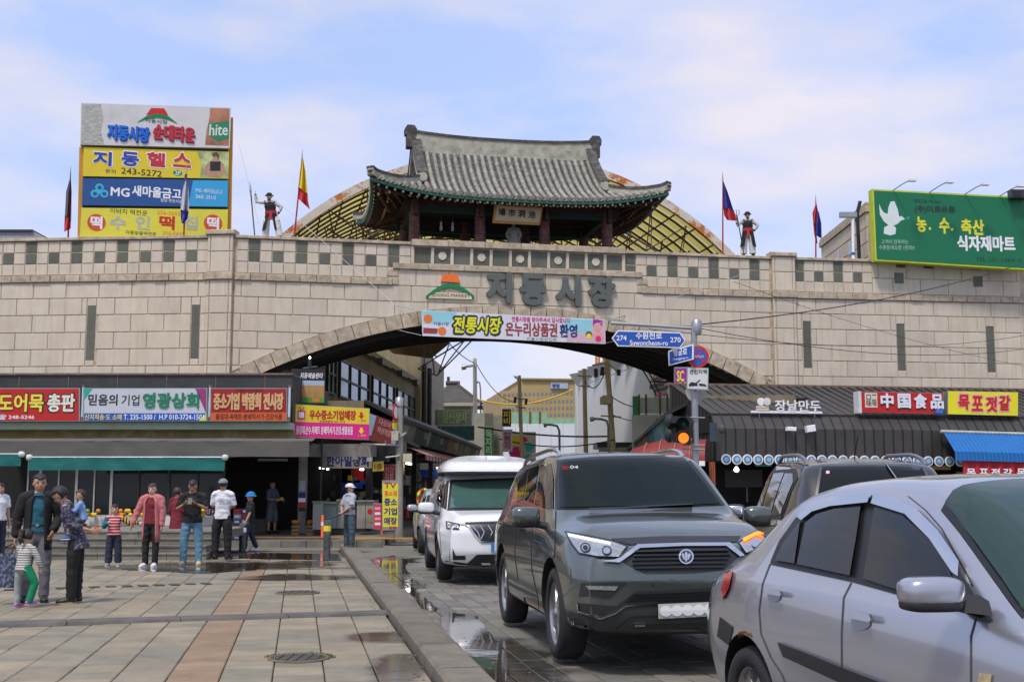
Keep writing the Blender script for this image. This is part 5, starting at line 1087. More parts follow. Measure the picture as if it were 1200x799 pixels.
for x0, x1, lb in ((918, 930, 'flat white camera box on the metal fascia, left one'), (941, 952, 'tilted white camera box on the metal fascia, right one')):
    t = thing('camera_box', lb, 'camera', FRS.p(*FRS.on(x0+5, 503), .1)); u, v = FRS.on((x0+x1)/2, 502.5); b = MB(); b.M = FRS.m()@Matrix.Translation((u, v, .18))@Matrix.Rotation(.15 if x0 > 930 else -.05, 4, 'Z'); b.cbox(-.14, .14, -.07 if x0 < 930 else -.1, .05 if x0 < 930 else .1, -.08, .1, .015); b.build('housing', WHITE, t); b = MB(); b.M = FRS.m(); b.box(u-.03, u+.03, v-.02, v+.02, -.02, .1); b.build('bracket', STEEL, t)
# signs on the metal roof
FZ = Frame(FRS.p(0, 0, -.25), YW)
mk = thing('dumpling_shop_sign', 'white cut-out Korean letters and bun icon on a white bar on the metal roof', 'sign', FZ.p(*FZ.on(920, 483)), rz=YW)
fbox('bar', FZ, (880, 481.5, 963, 484), -.03, .03, WHITE, mk); text('장날만두', FZ, (908, 469, 961, 482), WHITE, mk, n=0, bold=.02, depth=.04)
fdisc('bun', FZ, (891.5, 470.5), 4.3, 0, .04, WHITE, mk); fdisc('bun', FZ, (898, 470.5), 4.3, .041, .07, mat('off_white', (.66, .65, .62)), mk)
for y in (475.5, 478.5): fbox('steamer', FZ, (886, y, 900.5, y+2.4), 0, .045, mat('steamer_cream', (.62, .55, .42)), mk)
for x in (890, 955): fbox('leg', FZ, (x, 484, x+1, 489), -.1, -.05, STEEL, mk)
cn = sign('shop_sign', 'red sign with four white Chinese characters on the metal roof', FZ, [(1006.5, 458.5), (1104.5, 460.5), (1104.5, 485.5), (1006.5, 483.5)], -.25, .06, flat('sign_red', (.47, .010, .008)), edge=.015)
fbox('end_case', FZ, (1005, 458.5, 1008.5, 484), -.27, .065, mat('case_white', (.6, .6, .6)), cn)
fbox('label_print', FZ, (1012.5, 460.5, 1027, 477.5), .061, .066, flat('paper_cream', (.62, .60, .50)), cn); text('口\n味', FZ, (1014, 462.5, 1020, 476), flat('letter_brown', (.12, .06, .02)), cn, n=.0665, bold=.02); text('一\n味', FZ, (1021, 462.5, 1026, 476), flat('letter_brown', (.12, .06, .02)), cn, n=.0665, bold=.02)
for ch, x in (('中', 1038), ('国', 1058), ('食', 1077), ('品', 1096.5)):
    text(ch, FZ, (x-6.6, 461.8+(x-1038)*.02, x+7.6, 478.8+(x-1038)*.02), BLACK, cn, n=.062, bold=.06, depth=.01); text(ch, FZ, (x-7, 461.5+(x-1038)*.02, x+7, 477.5+(x-1038)*.02), flat('letter_silver', (.72, .74, .80)), cn, n=.075, bold=.05, depth=.02)
fbox('blue_plate', FZ, (1094, 479, 1104, 485.3), .07, .09, BLUE, cn); text('화성', FZ, (1095.5, 480.3, 1102.5, 484), flat('pale_blue', (.3, .4, .5)), cn, n=.091)
mo = sign('shop_sign', 'bright yellow sign with red brush Korean letters on the metal roof', FZ, [(1109.5, 458), (1192, 459.5), (1192, 487.5), (1109.5, 485.5)], -.25, .06, flat('sign_bright_yellow', (.78, .70, .01)), edge=.012)
for ch, x, dy in (('목', 1128, -1), ('포', 1143.5, .5), ('젓', 1160.5, 1.5), ('갈', 1176, 0)):
    text(ch, FZ, (x-7, 463+dy, x+7, 481.5+dy), flat('outline_pink', (.75, .40, .38)), mo, n=.061, bold=.10, shear=.1); text(ch, FZ, (x-6, 464+dy, x+6, 480.5+dy), RED, mo, n=.068, bold=.055, shear=.1)
# blue awning with red valance
ab = thing('blue_awning', 'bright blue ribbed awning with a pale top bar and red curtain', 'awning', FRS.p(*FRS.on(1150, 510, .3), .3), rz=YW); BLC = mat('blue_ribbed_sheet', (.004, .13, .40), .5, var=.06)
ut, vt_ = FRS.on(1106, 507, .2); ub, vb = FRS.on(1119, 529, 1.2)
for k in range(34):
    s0, s1 = k*.13, (k+1)*.13; b = MB(); b.M = FRS.m()
    dz = lambda s: -.02*s
    b.add([(ut+s0, vt_+dz(s0), .2), ((ut+s0+ut+s1)/2, vt_+dz(s0)+.015, .23), (ut+s1, vt_+dz(s1), .2), (ub+s1, vb+dz(s1), 1.2), ((ub+s0+ub+s1)/2, vb+dz(s0)+.02, 1.23), (ub+s0, vb+dz(s0), 1.2), (ub+s0, vb+dz(s0)-.26, 1.21), (ub+s0+.065, vb+dz(s0)-.26, 1.24), (ub+s1, vb+dz(s1)-.26, 1.21)], [(0, 5, 4, 1), (1, 4, 3, 2), (5, 6, 7, 4), (4, 7, 8, 3)]); b.build('rib_sheet', BLC, ab)
b = MB(); b.tube([FRS.p(ut-.1, vt_+.04, .2), FRS.p(ut+4.6, vt_-.05, .2)], .05, 8); b.build('top_bar', mat('pale_bar', (.42, .42, .38)), ab)
b = MB(); b.grid(lambda s, q: FRS.p(ub+.28+4.2*s, vb-.25-.02*s-.62*q, 1.12+.045*math.sin(s*70)*(.4+q)), 150, 4); b.build('red_curtain', mat('red_cloth', (.42, .012, .025), .7), ab)
FCU = Frame(FRS.p(0, 0, 1.2), YW)
for ch, x in (('목', 1138), ('포', 1153), ('젓', 1167), ('갈', 1181), ('목', 1197)): text(ch, FCU, (x-5, 549, x+5, 558.5), WHITE, ab, n=.0, bold=.04)
# ================================================================== billboards on the wall
FBL = frame_px(180, 200, 43.4, math.radians(20))
bb1 = thing('rooftop_billboard', 'stack of four advertising panels in a yellow frame on the left wall', 'billboard', FBL.p(0, -2, 0), rz=FBL.yaw); YF = mat('orange_yellow_frame', (.55, .27, .02), .6, dirt=(.35, .12, .03), ds=3, da=.5)
fpoly('frame_post', FBL, [(93, 172), (98, 172), (96.5, 290), (90.5, 290)], -.3, -.06, YF, bb1); fpoly('frame_post', FBL, [(268, 137), (273.5, 137.5), (271, 290), (266.5, 290)], -.5, -.06, YF, bb1)
fpoly('back_board', FBL, [(96, 140), (269, 144), (267, 277), (93, 280)], -.45, -.1, DARKM, bb1)
p1 = fpoly('panel', FBL, [(95, 122), (270.5, 127.5), (268.7, 174.8), (94, 170.5)], -.1, .12, mat('panel_white', (.64, .63, .62), .5, var=.05, dirt=(.4, .36, .3), ds=1.5, da=.4), bb1)
fpoly('wave_print', FBL, [(96, 123), (118, 123.6), (121, 140), (118, 155), (122, 170), (95, 169.5)], .121, .127, mat('fingerprint_grey', (.42, .42, .38), var=.5, vs=7, stretch=(1, 1, 5)), p1)
for q in (0,): fpoly('roof_print', FBL, [(177, 128), (192, 128.4), (197, 136.5), (171, 136)], .121, .127, RED, p1)
fpoly('roof_print', FBL, [(160, 145), (172, 137), (185, 134.5), (197, 137.5), (208, 146.5), (196, 141.5), (184, 139.5), (172, 141)], .128, .134, flat('emblem_green', (.0, .20, .06)), p1)
text('지동시장', FBL, (170, 140.8, 196, 145.8), BLACK, p1, n=.135); 
DB = flat('letter_strong_blue', (.0, .14, .62)); LB = flat('letter_blue', (.02, .05, .35))
for s_, x0, x1, m_ in (('지동시장', 126, 174, DB), ('순대타운', 179.5, 227, flat('letter_crimson', (.50, .02, .04)))):
    text(s_, FBL, (x0+1, 150, x1+1, 167), LB if m_ is DB else flat('print_maroon', (.30, .04, .04)), p1, n=.122, bold=.07, depth=.03); text(s_, FBL, (x0, 149.3, x1, 166), m_, p1, n=.153, bold=.05, depth=.02)
fpoly('bottle_print', FBL, [(246, 128), (268.5, 128.7), (267.5, 172), (240, 171), (241.5, 155), (245, 140)], .121, .126, mat('bottle_amber', (.36, .16, .09), var=.5, vs=1.2), p1)
fpoly('bottle_print', FBL, [(243.5, 146), (268, 143), (267.8, 163), (255, 167), (244, 160)], .127, .131, flat('label_green', (.02, .22, .10)), p1); text('hite', FBL, (244, 147, 266, 160), flat('label_pale', (.65, .7, .6)), p1, n=.132, bold=.03, shear=.2, rot=.12)
p2 = fpoly('panel', FBL, [(98, 173), (268.3, 178.5), (267.3, 210), (97, 207)], -.1, .06, flat('sign_yellow', (.72, .56, .02)), bb1)
for ch, x0, x1, m_ in (('지', 109, 131, LB), ('동', 142, 163, LB), ('헬', 172, 194, flat('letter_crimson', (.50, .02, .04))), ('스', 202.5, 224, flat('letter_crimson', (.50, .02, .04)))): text(ch, FBL, (x0, 178+(x0-109)*.02, x1, 195+(x0-109)*.02), WHITE, p2, n=.061, bold=.09, depth=.006); text(ch, FBL, (x0+.8, 178.8+(x0-109)*.02, x1-.8, 194.3+(x0-109)*.02), m_, p2, n=.068, bold=.06)
text('문의', FBL, (123.5, 199, 135.5, 203.5), BLACK, p2, n=.061); text('243-5272', FBL, (142, 199, 189.5, 206), BLACK, p2, n=.061, bold=.01)
fdisc('round_print', FBL, (208, 203.3), 3.6, .061, .065, GRN, p2, sx=1.5); text('2F', FBL, (205, 201, 211.5, 205.8), WHITE, p2, n=.066, bold=.03)
fpoly('photo_print', FBL, [(231, 178), (267.8, 179), (267, 209), (234, 208.5), (236, 195)], .0608, .064, mat('photo_lime', (.42, .48, .22), var=.5, vs=2.5), p2)
SKP = mat('photo_skin', (.45, .27, .17)); fdisc('figure_print', FBL, (252, 184), 3.2, .0645, .067, SKP, p2); fpoly('figure_print', FBL, [(249, 187), (255, 187), (262, 193), (264, 203), (258, 209), (245, 208), (238, 203), (242, 193)], .0642, .066, SKP, p2); fpoly('figure_print', FBL, [(246, 190), (258.5, 190), (258, 201), (246, 201)], .0665, .069, BLACK, p2); fpoly('figure_print', FBL, [(248, 180), (254, 178.8), (257, 183), (255.5, 189), (254, 184), (249, 184)], .0675, .070, flat('letter_brown', (.12, .06, .02)), p2)
p3 = fpoly('panel', FBL, [(97, 209.3), (267.2, 211.8), (266.8, 243.3), (96, 241)], -.1, .06, flat('panel_navy', (.012, .075, .26)), bb1)
fpoly('light_print', FBL, [(226, 212), (266.8, 212.3), (266.5, 242.8), (220, 242), (223, 228)], .061, .064, flat('panel_sky', (.03, .35, .66)), p3)
for x, y in ((116.5, 220.2), (111, 227.5), (122, 227.5)): fdisc('emblem_print', FBL, (x, y), 5, .061, .066, flat('emblem_sky', (.05, .42, .62)), p3); fdisc('emblem_print', FBL, (x+.2, y+.2), 2.4, .0665, .07, flat('panel_navy', (.012, .075, .26)), p3)
fdisc('emblem_print', FBL, (116.5, 225.5), 2.8, .0705, .073, flat('emblem_sky', (.05, .42, .62)), p3)
text('MG', FBL, (130, 220.8, 151.5, 230.5), WHITE, p3, n=.061, bold=.05); text('새마을금고', FBL, (155, 220, 212, 232), WHITE, p3, n=.061, bold=.04); text('팔달·영현지점', FBL, (188, 234, 213, 238), WHITE, p3, n=.061)
text('MG 새마을금고', FBL, (229, 222, 260.5, 227), WHITE, p3, n=.065); text('365 코너', FBL, (229, 229, 252, 234), WHITE, p3, n=.065, bold=.01)
p4 = fpoly('panel', FBL, [(95.5, 244), (267, 246), (266, 276.3), (93.5, 278)], -.1, .06, flat('panel_pale_yellow', (.70, .64, .05)), bb1)
for x, y in ((113, 261.3), (249.5, 262.3)): fdisc('round_print', FBL, (x, y), 10.8, .061, .065, flat('disc_vermilion', (.62, .07, .01)), p4, ns=28); text('떡', FBL, (x-6.5, y-7, x+6.5, y+7), WHITE, p4, n=.066, bold=.05)
text('이바지 떡전문', FBL, (129, 245.8, 172.5, 252), BLACK, p4, n=.061); text('256-5655', FBL, (184, 248, 211, 252.5), ORG, p4, n=.061); text('각종맞춤떡전문', FBL, (147, 271.5, 183, 276), BLACK, p4, n=.061); text('256-5655', FBL, (190, 272, 216, 276), ORG, p4, n=.061)
for ch, x0, x1, m_ in (('수', 129, 147, mat('faded_letter', (.44, .46, .38))), ('인', 159, 175, mat('faded_letter', (.44, .46, .38))), ('떡', 187, 204, RED), ('집', 216, 231, mat('faded_letter', (.44, .46, .38)))): text(ch, FBL, (x0, 254, x1, 269), m_, p4, n=.061, bold=.05)
FBR = frame_px(1110, 265, 46.2, math.radians(4.5))
bb2 = thing('rooftop_billboard', 'large green billboard with a white dove and yellow letters on the right', 'billboard', FBR.p(0, -2, 0), rz=FBR.yaw); GRNB = flat('billboard_green', (.0, .15, .06))
gb = [(1022, 221.5), (1201, 231), (1206, 316.5), (1026, 305.5)]
fpoly('case', FBR, gb, -.4, 0, mat('lime_edge', (.50, .58, .04)), bb2); fpoly('face', FBR, [(1024, 223.5), (1200, 232.8), (1204, 314.5), (1027.5, 303.8)], 0, .01, GRNB, bb2)
dv = [(1030, 239), (1033, 246), (1036, 249.5), (1040, 251), (1041, 243), (1043.5, 236.5), (1048, 236), (1052, 246), (1053.5, 254), (1056.5, 253.5), (1060.5, 257), (1056, 258.5), (1051, 263), (1047, 264.5), (1050, 267.5), (1049, 274.5), (1043, 276), (1035.5, 274), (1036, 266.5), (1041, 264), (1035.5, 259.5), (1031, 251.5)]
fpoly('dove_print', FBR, dv, .0105, .015, flat('dove_white', (.66, .72, .70)), bb2); fpoly('leaf_print', FBR, [(1061, 256), (1066, 253), (1065, 258)], .0105, .014, flat('leaf_teal', (.02, .35, .3)), bb2)
for ch, x0, y0, x1, y1 in (('농', 1074.5, 254.5, 1085, 271.5), ('수', 1101, 256, 1112, 273.5), ('축', 1126.5, 257.5, 1138, 274), ('산', 1140, 258, 1152.5, 275)): text(ch, FBR, (x0, y0, x1, y1), flat('letter_lime_yellow', (.70, .66, .03)), bb2, n=.011, bold=.05)
for x in (1089.5, 1115.5): fdisc('dot_print', FBR, (x, 268+(x-1089)*.04), 1.5, .011, .015, flat('letter_lime_yellow', (.70, .66, .03)), bb2)
text('식자재마트', FBR, (1122, 277, 1189, 294), WHITE, bb2, n=.011, bold=.05); text('(주)미르유통', FBR, (1072, 241.5, 1119, 250.5), flat('letter_dark_green', (.01, .04, .03)), bb2, n=.011, bold=.05)
text('행복드림 MR mart', FBR, (1071, 233.5, 1103, 238.5), flat('letter_dark_green', (.01, .04, .03)), bb2, n=.011); text('고객이 만족하는', FBR, (1032.5, 281, 1064.5, 286), flat('letter_pale_green', (.42, .56, .46)), bb2, n=.011); text('수원동네쇼핑 1번지!!', FBR, (1030, 287.5, 1071.5, 293), flat('letter_pale_green', (.42, .56, .46)), bb2, n=.011); text('TEL 251-1664~5', FBR, (1143, 302, 1197, 307), flat('letter_dark_green', (.01, .04, .03)), bb2, n=.011)
for x, y in ((1055, 223), (1098, 225), (1139, 227.5), (1180, 229.5)):
    t = thing('billboard_lamp', {1055: 'arm lamp on top of the green billboard, nearest its left corner', 1098: 'arm lamp over the Korean headline of the green billboard, second from its left', 1139: 'third arm lamp from the left on the green billboard top', 1180: 'arm lamp nearest the right end of the green billboard top'}[x], 'lamp', FBR.p(*FBR.on(x, y)))
    u, v = FBR.on(x, y); b = MB(); b.tube([FBR.p(u-.3, v-.02, .0), FBR.p(u-.1, v+.12, .5), FBR.p(u, v+.16, .9)], .02, 5); b.build('arm', STEEL, t); b = MB(); b.M = FBR.m(); b.box(u-.02, u+.26, v+.12, v+.2, .8, 1.0); b.build('lamp_head', WHITE, t)
t = thing('loudspeaker', 'dark loudspeaker box at the right end of the green billboard', 'loudspeaker', P(1193, 226, 46)); fbox('box', Frame((0, 46, 0), 0), (1185.5, 222, 1206, 231.5), -.4, 0, DARKM, t); fbox('grille', Frame((0, 46, 0), 0), (1187.5, 223.5, 1197, 230), .001, .02, BLACK, t)
# building behind the green billboard
rb = thing('rear_building', 'tan block building whose side wall recedes behind the green billboard', 'building', (17, 52, 0)); XS = P(1015, 238, 47.3).x; ZT = P(1015, 238, 47.3).z
b = MB(); b.box(XS+.05, XS+16, 47.35, 54.5, 0, ZT-.1); b.build('core', MORT, rb)
FSD = Frame((XS+.04, 54.5, 0), math.radians(-90)); courses(FSD, 0, 7.15, [ZT-.35-.6*k for k in range(9)], rb, W=1.1)
b = MB(); b.M = FSD.m(); b.box(-.1, 7.2, ZT-.34, ZT-.1, -.1, .1); b.box(-.1, 7.2, ZT-.09, ZT+.03, -.1, .06); b.build('cornice', STONE2, rb)
for u in (1.0, 2.7, 4.5): b = MB(); b.M = FSD.m(); b.box(u, u+.3, ZT-1.6, ZT-1.05, .031, .05); b.build('window', mat('sky_window', (.35, .42, .52), .1), rb)
b = MB(); b.tube([P(1008, 236, 47), P(1004.5, 250, 47), P(1007, 303, 47)], .07, 6); b.build('black_cable', BLACK, rb)
lw_ = thing('far_roof_structure', 'low grey flat roofed structure behind the left wall', 'building', P(20, 276, 52)); fpoly('wall', Frame((0, 52, 0), 0), [(-30, 271), (38, 270.5), (58, 283), (58, 295), (-30, 295)], -3, 0, mat('grey_plant_room', (.30, .31, .32)), lw_); fbox('roof_edge', Frame((0, 52, 0), 0), (-30, 269.5, 39, 271.5), -3, .1, DARKM, lw_)
t = thing('mirror_pole', 'white pole with a camera box on the wall left of the billboard', 'pole', P(1000, 303, 46.5)); b = MB(); b.tube([P(1000, 306, 46.5), P(999.5, 256, 46.5)], .065, 8); b.build('pole', WHITE, t); b = MB(); b.M = Matrix.Translation(P(996, 252, 46.5)); b.box(-.4, .25, -.1, .1, -.1, .1); b.build('camera_housing', STEEL, t); b = MB(); b.tube([P(1000, 299, 46.5), P(1000, 296, 46.5)], .075, 8); b.build('blue_band', BLUE, t)
# ================================================================== vehicles
def smooth_tab(tab, xs, sg=.045):
    g = np.linspace(xs[0]-.5, xs[-1]+.5, 900); v = np.interp(g, [t[0] for t in tab], [t[1] for t in tab]); dx = g[1]-g[0]
    k = np.arange(-int(3*sg/dx), int(3*sg/dx)+1)*dx; w_ = np.exp(-k*k/2/sg/sg); w_ /= w_.sum(); vp = np.pad(v, len(k)//2, mode='edge'); return np.interp(xs, g, np.convolve(vp, w_, 'valid'))
TYRE = mat('tyre_rubber', (.018, .018, .019), .8, var=.2, vs=20, bump=.3, bs=60); ALLOY = mat('alloy_wheel', (.42, .42, .43), .28, .85, var=.1, vs=8, dirt=(.12, .08, .05), ds=6, da=.5)
CHROME = mat('chrome', (.62, .63, .65), .12, 1.0, var=0); BPL = mat('black_plastic', (.016, .017, .018), .5, var=.15, vs=6); RUB = mat('black_rubber', (.010, .010, .011), .45, var=0)
TGL = mat('tinted_glass', (.006, .008, .009), .03, var=0, spec=.32); LENS = mat('lamp_lens', (.34, .36, .38), .08, .5, var=.35, vs=30, coat=1); LENSR = mat('red_lens', (.40, .008, .01), .12, var=.1, coat=1); LENSO = mat('amber_glow', (1.0, .24, .02), emit=.95, var=0); LENSW = mat('white_glow', (.85, .9, 1), emit=.9, var=0)
def carpaint(name, c, metal=.5, rough=.32, dirt=None): return mat(name, c, rough, metal, var=.03, vs=1.5, coat=1.0, dirt=dirt, ds=1.5, da=.25)
def superq(c, r, e=.45, nu=22, nv=14, M=None):
    b = MB(); b.M = M; sg = lambda v, p: math.copysign(abs(v)**p, v)
    b.grid(lambda s, q: (c[0]+r[0]*sg(math.cos(math.pi*(q-.5)), e)*sg(math.cos(2*math.pi*s), e), c[1]+r[1]*sg(math.cos(math.pi*(q-.5)), e)*sg(math.sin(2*math.pi*s), e), c[2]+r[2]*sg(math.sin(math.pi*(q-.5)), e)), nu, nv); return b
def wheel(car, x, side, yo, R, wdt, spokes, rimr=.66, arch=None, m=None):
    """side +1 = left of the car; built in car coordinates"""
    w_ = bpy.data.objects.new('wheel', None)
    t = MB(); M = Matrix.Translation((x, side*yo, R)); t.M = M; s = side
    t.lathe([(R*rimr, -s*wdt), (R*.93, -s*wdt), (R*.995, -s*wdt*.85), (R, -s*wdt*.5), (R*.995, -s*.03), (R*.95, s*.0), (R*.82, s*.012), (R*rimr, s*.0), (R*rimr*.98, -s*.03)], 40, ax='y', cap=False)
    to = link('wheel', fix_(t.mesh('tyre', TYRE)), car, local=True)
    r = MB(); r.M = M; a = R*rimr; r.lathe([(a, -s*.015), (a*.94, -s*.02), (a*.90, -s*.06), (a*.88, -s*.16)], 40, ax='y', cap=False); link('rim', fix_(r.mesh('rim', m or ALLOY)), to, local=True)
    d = MB(); d.M = M; d.lathe([(a*.9, -s*.13), (.02, -s*.13)], 24, ax='y'); link('brake_disc', d.mesh('brake_disc', DARKM), to, local=True)
    q = MB(); q.M = M@Matrix.Rotation(.3, 4, 'Y')
    for k in range(spokes):
        an = 2*math.pi*k/spokes; c, si = math.cos(an), math.sin(an); W0, W1 = a*.13*5/spokes+.012, a*.10*5/spokes+.008
        pt = lambda rr, off, dep: (rr*c-off*si, -s*dep, rr*si+off*c)
        q.add([pt(a*.12, -W0, .02), pt(a*.12, W0, .02), pt(a*.93, W1*1.5, .035), pt(a*.93, -W1*1.5, .035), pt(a*.12, -W0*1.5, .07), pt(a*.12, W0*1.5, .07), pt(a*.93, W1*2, .08), pt(a*.93, -W1*2, .08)], [(0, 1, 2, 3), (0, 3, 7, 4), (1, 5, 6, 2), (3, 2, 6, 7)])
    q.lathe([(a*.20, -s*.07), (a*.19, -s*.02), (a*.08, -s*.005), (0, -s*.003)], 20, ax='y'); link('spokes', fix_(q.mesh('spokes', m or ALLOY)), to, local=True)
    return to
def fix_(me): fixn(me); return me
class Car: pass
def build_car(name, label, cat, pos, heading, S, paint, group=None):
    """loft in car coordinates: x to the nose, y to the left, z up; origin between the axles on the ground"""
    c = Car(); c.S = S; yaw = math.atan2(heading[1], heading[0]); c.root = thing(name, label, cat, (pos[0], pos[1], S.get('z', 0)), group, yaw)
    c.M = Matrix.Translation((pos[0], pos[1], S.get('z', 0)))@Matrix.Rotation(yaw, 4, 'Z'); c.Mi = c.M.inverted(); c.paint = paint
    xt, xn = S['x']; n = 96; xs = xt+(xn-xt)*(.5-.5*np.cos(np.linspace(0, math.pi, n)))*.55+(xn-xt)*np.linspace(0, 1, n)*.45
    T = {k: smooth_tab(S[k], xs, S.get('sg', {}).get(k, .04)) for k in ('zt', 'zb', 'ws', 'wb', 'wr', 'z0')}
    def ring(i):
        z0, zb, zt, ws, wb, wr = (T[k][i] for k in ('z0', 'zb', 'zt', 'ws', 'wb', 'wr'))
        zm = z0+(zb-z0)*.55; dr = min(.05, max((zt-zb)*.35, .008)); q = [(0, z0, 3), (ws-.16, z0, 3), (ws-.05, z0+.02, 3), (ws-.015, z0+.12, 4), (ws, zm, 8), (ws-.01, zb-.14, 5), (wb, zb-.03, 4), (wb-.03, zb+.01, 4), ((wb-.03)*.5+wr*.5+.018*min(1, (zt-zb)/.4), (zb+zt-dr)/2, 8), (wr, zt-dr, 6), (wr-.07, zt-.012, 4), (wr*.5, zt+.010, 5), (0, zt+.018, 0)]
        out_ = []
        for (a, b_) in zip(q[:-1], q[1:]):
            for k in range(a[2]): f = k/a[2]; out_.append((a[0]+(b_[0]-a[0])*f, a[1]+(b_[1]-a[1])*f))
        out_.append(q[-1][:2]); A = np.array(out_)
        for _ in range(3): A[1:-1] = A[1:-1]*.5+(A[:-2]+A[2:])*.25
        return A
    rings = [ring(i) for i in range(n)]; m = len(rings[0]); X = list(xs)
    # caps: shrink the end rings
    for sgn, r0, xe in ((1, rings[-1], xn), (-1, rings[0], xt)):
        bl = S['bulge'][0 if sgn > 0 else 1]; zc = (r0[:, 1].max()+r0[:, 1].min())/2; hh = (r0[:, 1].max()-r0[:, 1].min())/2
        for s_ in (.995, .98, .955, .92, .87, .80, .7, .6, .48, .36, .24, .12, .0):
            A = r0.copy(); A[:, 0] *= s_; A[:, 1] = zc+(A[:, 1]-zc)*s_; X_ = xe+sgn*.05*math.sqrt(max(0, 1-max(0, (s_-.8)/.2)**2)) if s_ > .8 else xe+sgn*.05
            if sgn > 0: rings.append(A); X.append(X_)
            else: rings.insert(0, A); X.insert(0, X_)
    X = np.array(X); R_ = np.stack(rings); V = np.zeros((len(X), 2*m-2+0, 3)); nr_ = 2*m-2
    full = np.concatenate([R_*[1, 1], (R_[:, -2:0:-1]*[-1, 1])], 1); V[:, :, 0] = X[:, None]; V[:, :, 1] = -full[:, :, 0]; V[:, :, 2] = full[:, :, 1]
    # lean / tumble of nose and tail with height
    for sgn, xe, pts in ((1, xn, S['nose']), (-1, xt, S['tail'])):
        w_ = np.clip(1-(xe-V[:, :, 0])*sgn/S.get('reach', .55), 0, 1); w_ = w_*w_*(3-2*w_)
        bl = S['bulge'][0 if sgn > 0 else 1]; V[:, :, 0] += sgn*bl*(1-(V[:, :, 1]/(S['W']/2))**2)*w_; V[:, :, 0] += sgn*np.interp(V[:, :, 2], [p[0] for p in pts], [p[1] for p in pts])*w_
    vs = V.reshape(-1, 3).tolist(); fs = [(i*nr_+j, i*nr_+(j+1) % nr_, (i+1)*nr_+(j+1) % nr_, (i+1)*nr_+j) for i in range(len(X)-1) for j in range(nr_)]
    me = bpy.data.meshes.new('body'); me.from_pydata(vs, [], fs); me.materials.append(paint); me.materials.append(BPL)
    bm = bmesh.new(); bm.from_mesh(me); bmesh.ops.remove_doubles(bm, verts=bm.verts, dist=1e-5); bmesh.ops.recalc_face_normals(bm, faces=bm.faces)
    for f in bm.faces: f.smooth = True
    bm.to_mesh(me); bm.free()
    cut_ = MB(); ax = S['axle']
    for xa in ax:
        for sd_ in (1, -1):
            cut_.M = Matrix.Translation((xa, sd_*(S['W']/2+.15), S['R']*1.02)); cut_.lathe([(S['Ra'], -.45), (S['Ra'], .45)], 44, ax='y')
    cm = cut_.mesh('cut', [BPL, BPL]); fixn(cm); cm.polygons.foreach_set('material_index', [1]*len(cm.polygons))
    bo = bpy.data.objects.new('body', me); co = bpy.data.objects.new('cut', cm); tmp = bpy.data.scenes.new('tmp'); tmp.collection.objects.link(bo); tmp.collection.objects.link(co)
    md = bo.modifiers.new('b', 'BOOLEAN'); md.operation = 'DIFFERENCE'; md.object = co; md.solver = 'EXACT'
    
    with bpy.context.temp_override(scene=tmp, view_layer=tmp.view_layers[0]):
        dg = bpy.context.evaluated_depsgraph_get(); nm = bpy.data.meshes.new_from_object(bo.evaluated_get(dg))
    bpy.data.objects.remove(bo); bpy.data.objects.remove(co); bpy.data.scenes.remove(tmp)
    nm.name = 'body'; c.body = link('body', nm, c.root, local=True)
    c.body.data.set_sharp_from_angle(angle=math.radians(50))
    bm = bmesh.new(); bm.from_mesh(nm); bm.transform(c.M); bm.normal_update(); c.bvh = BVHTree.FromBMesh(bm); bm.free()
    for xa in ax:
        for sd_ in (1, -1): wheel(c.root, xa, sd_, S['W']/2-S.get('inset', .035), S['R'], .23, S['spokes'], S.get('rimr', .66), m=S.get('wm'))
    b = MB(); b.box(ax[1]-.2, ax[0]+.2, -S['W']/2+.25, S['W']/2-.25, .22, .5); link('underbody', b.mesh('underbody', DARKM), c.root, local=True)
    return c
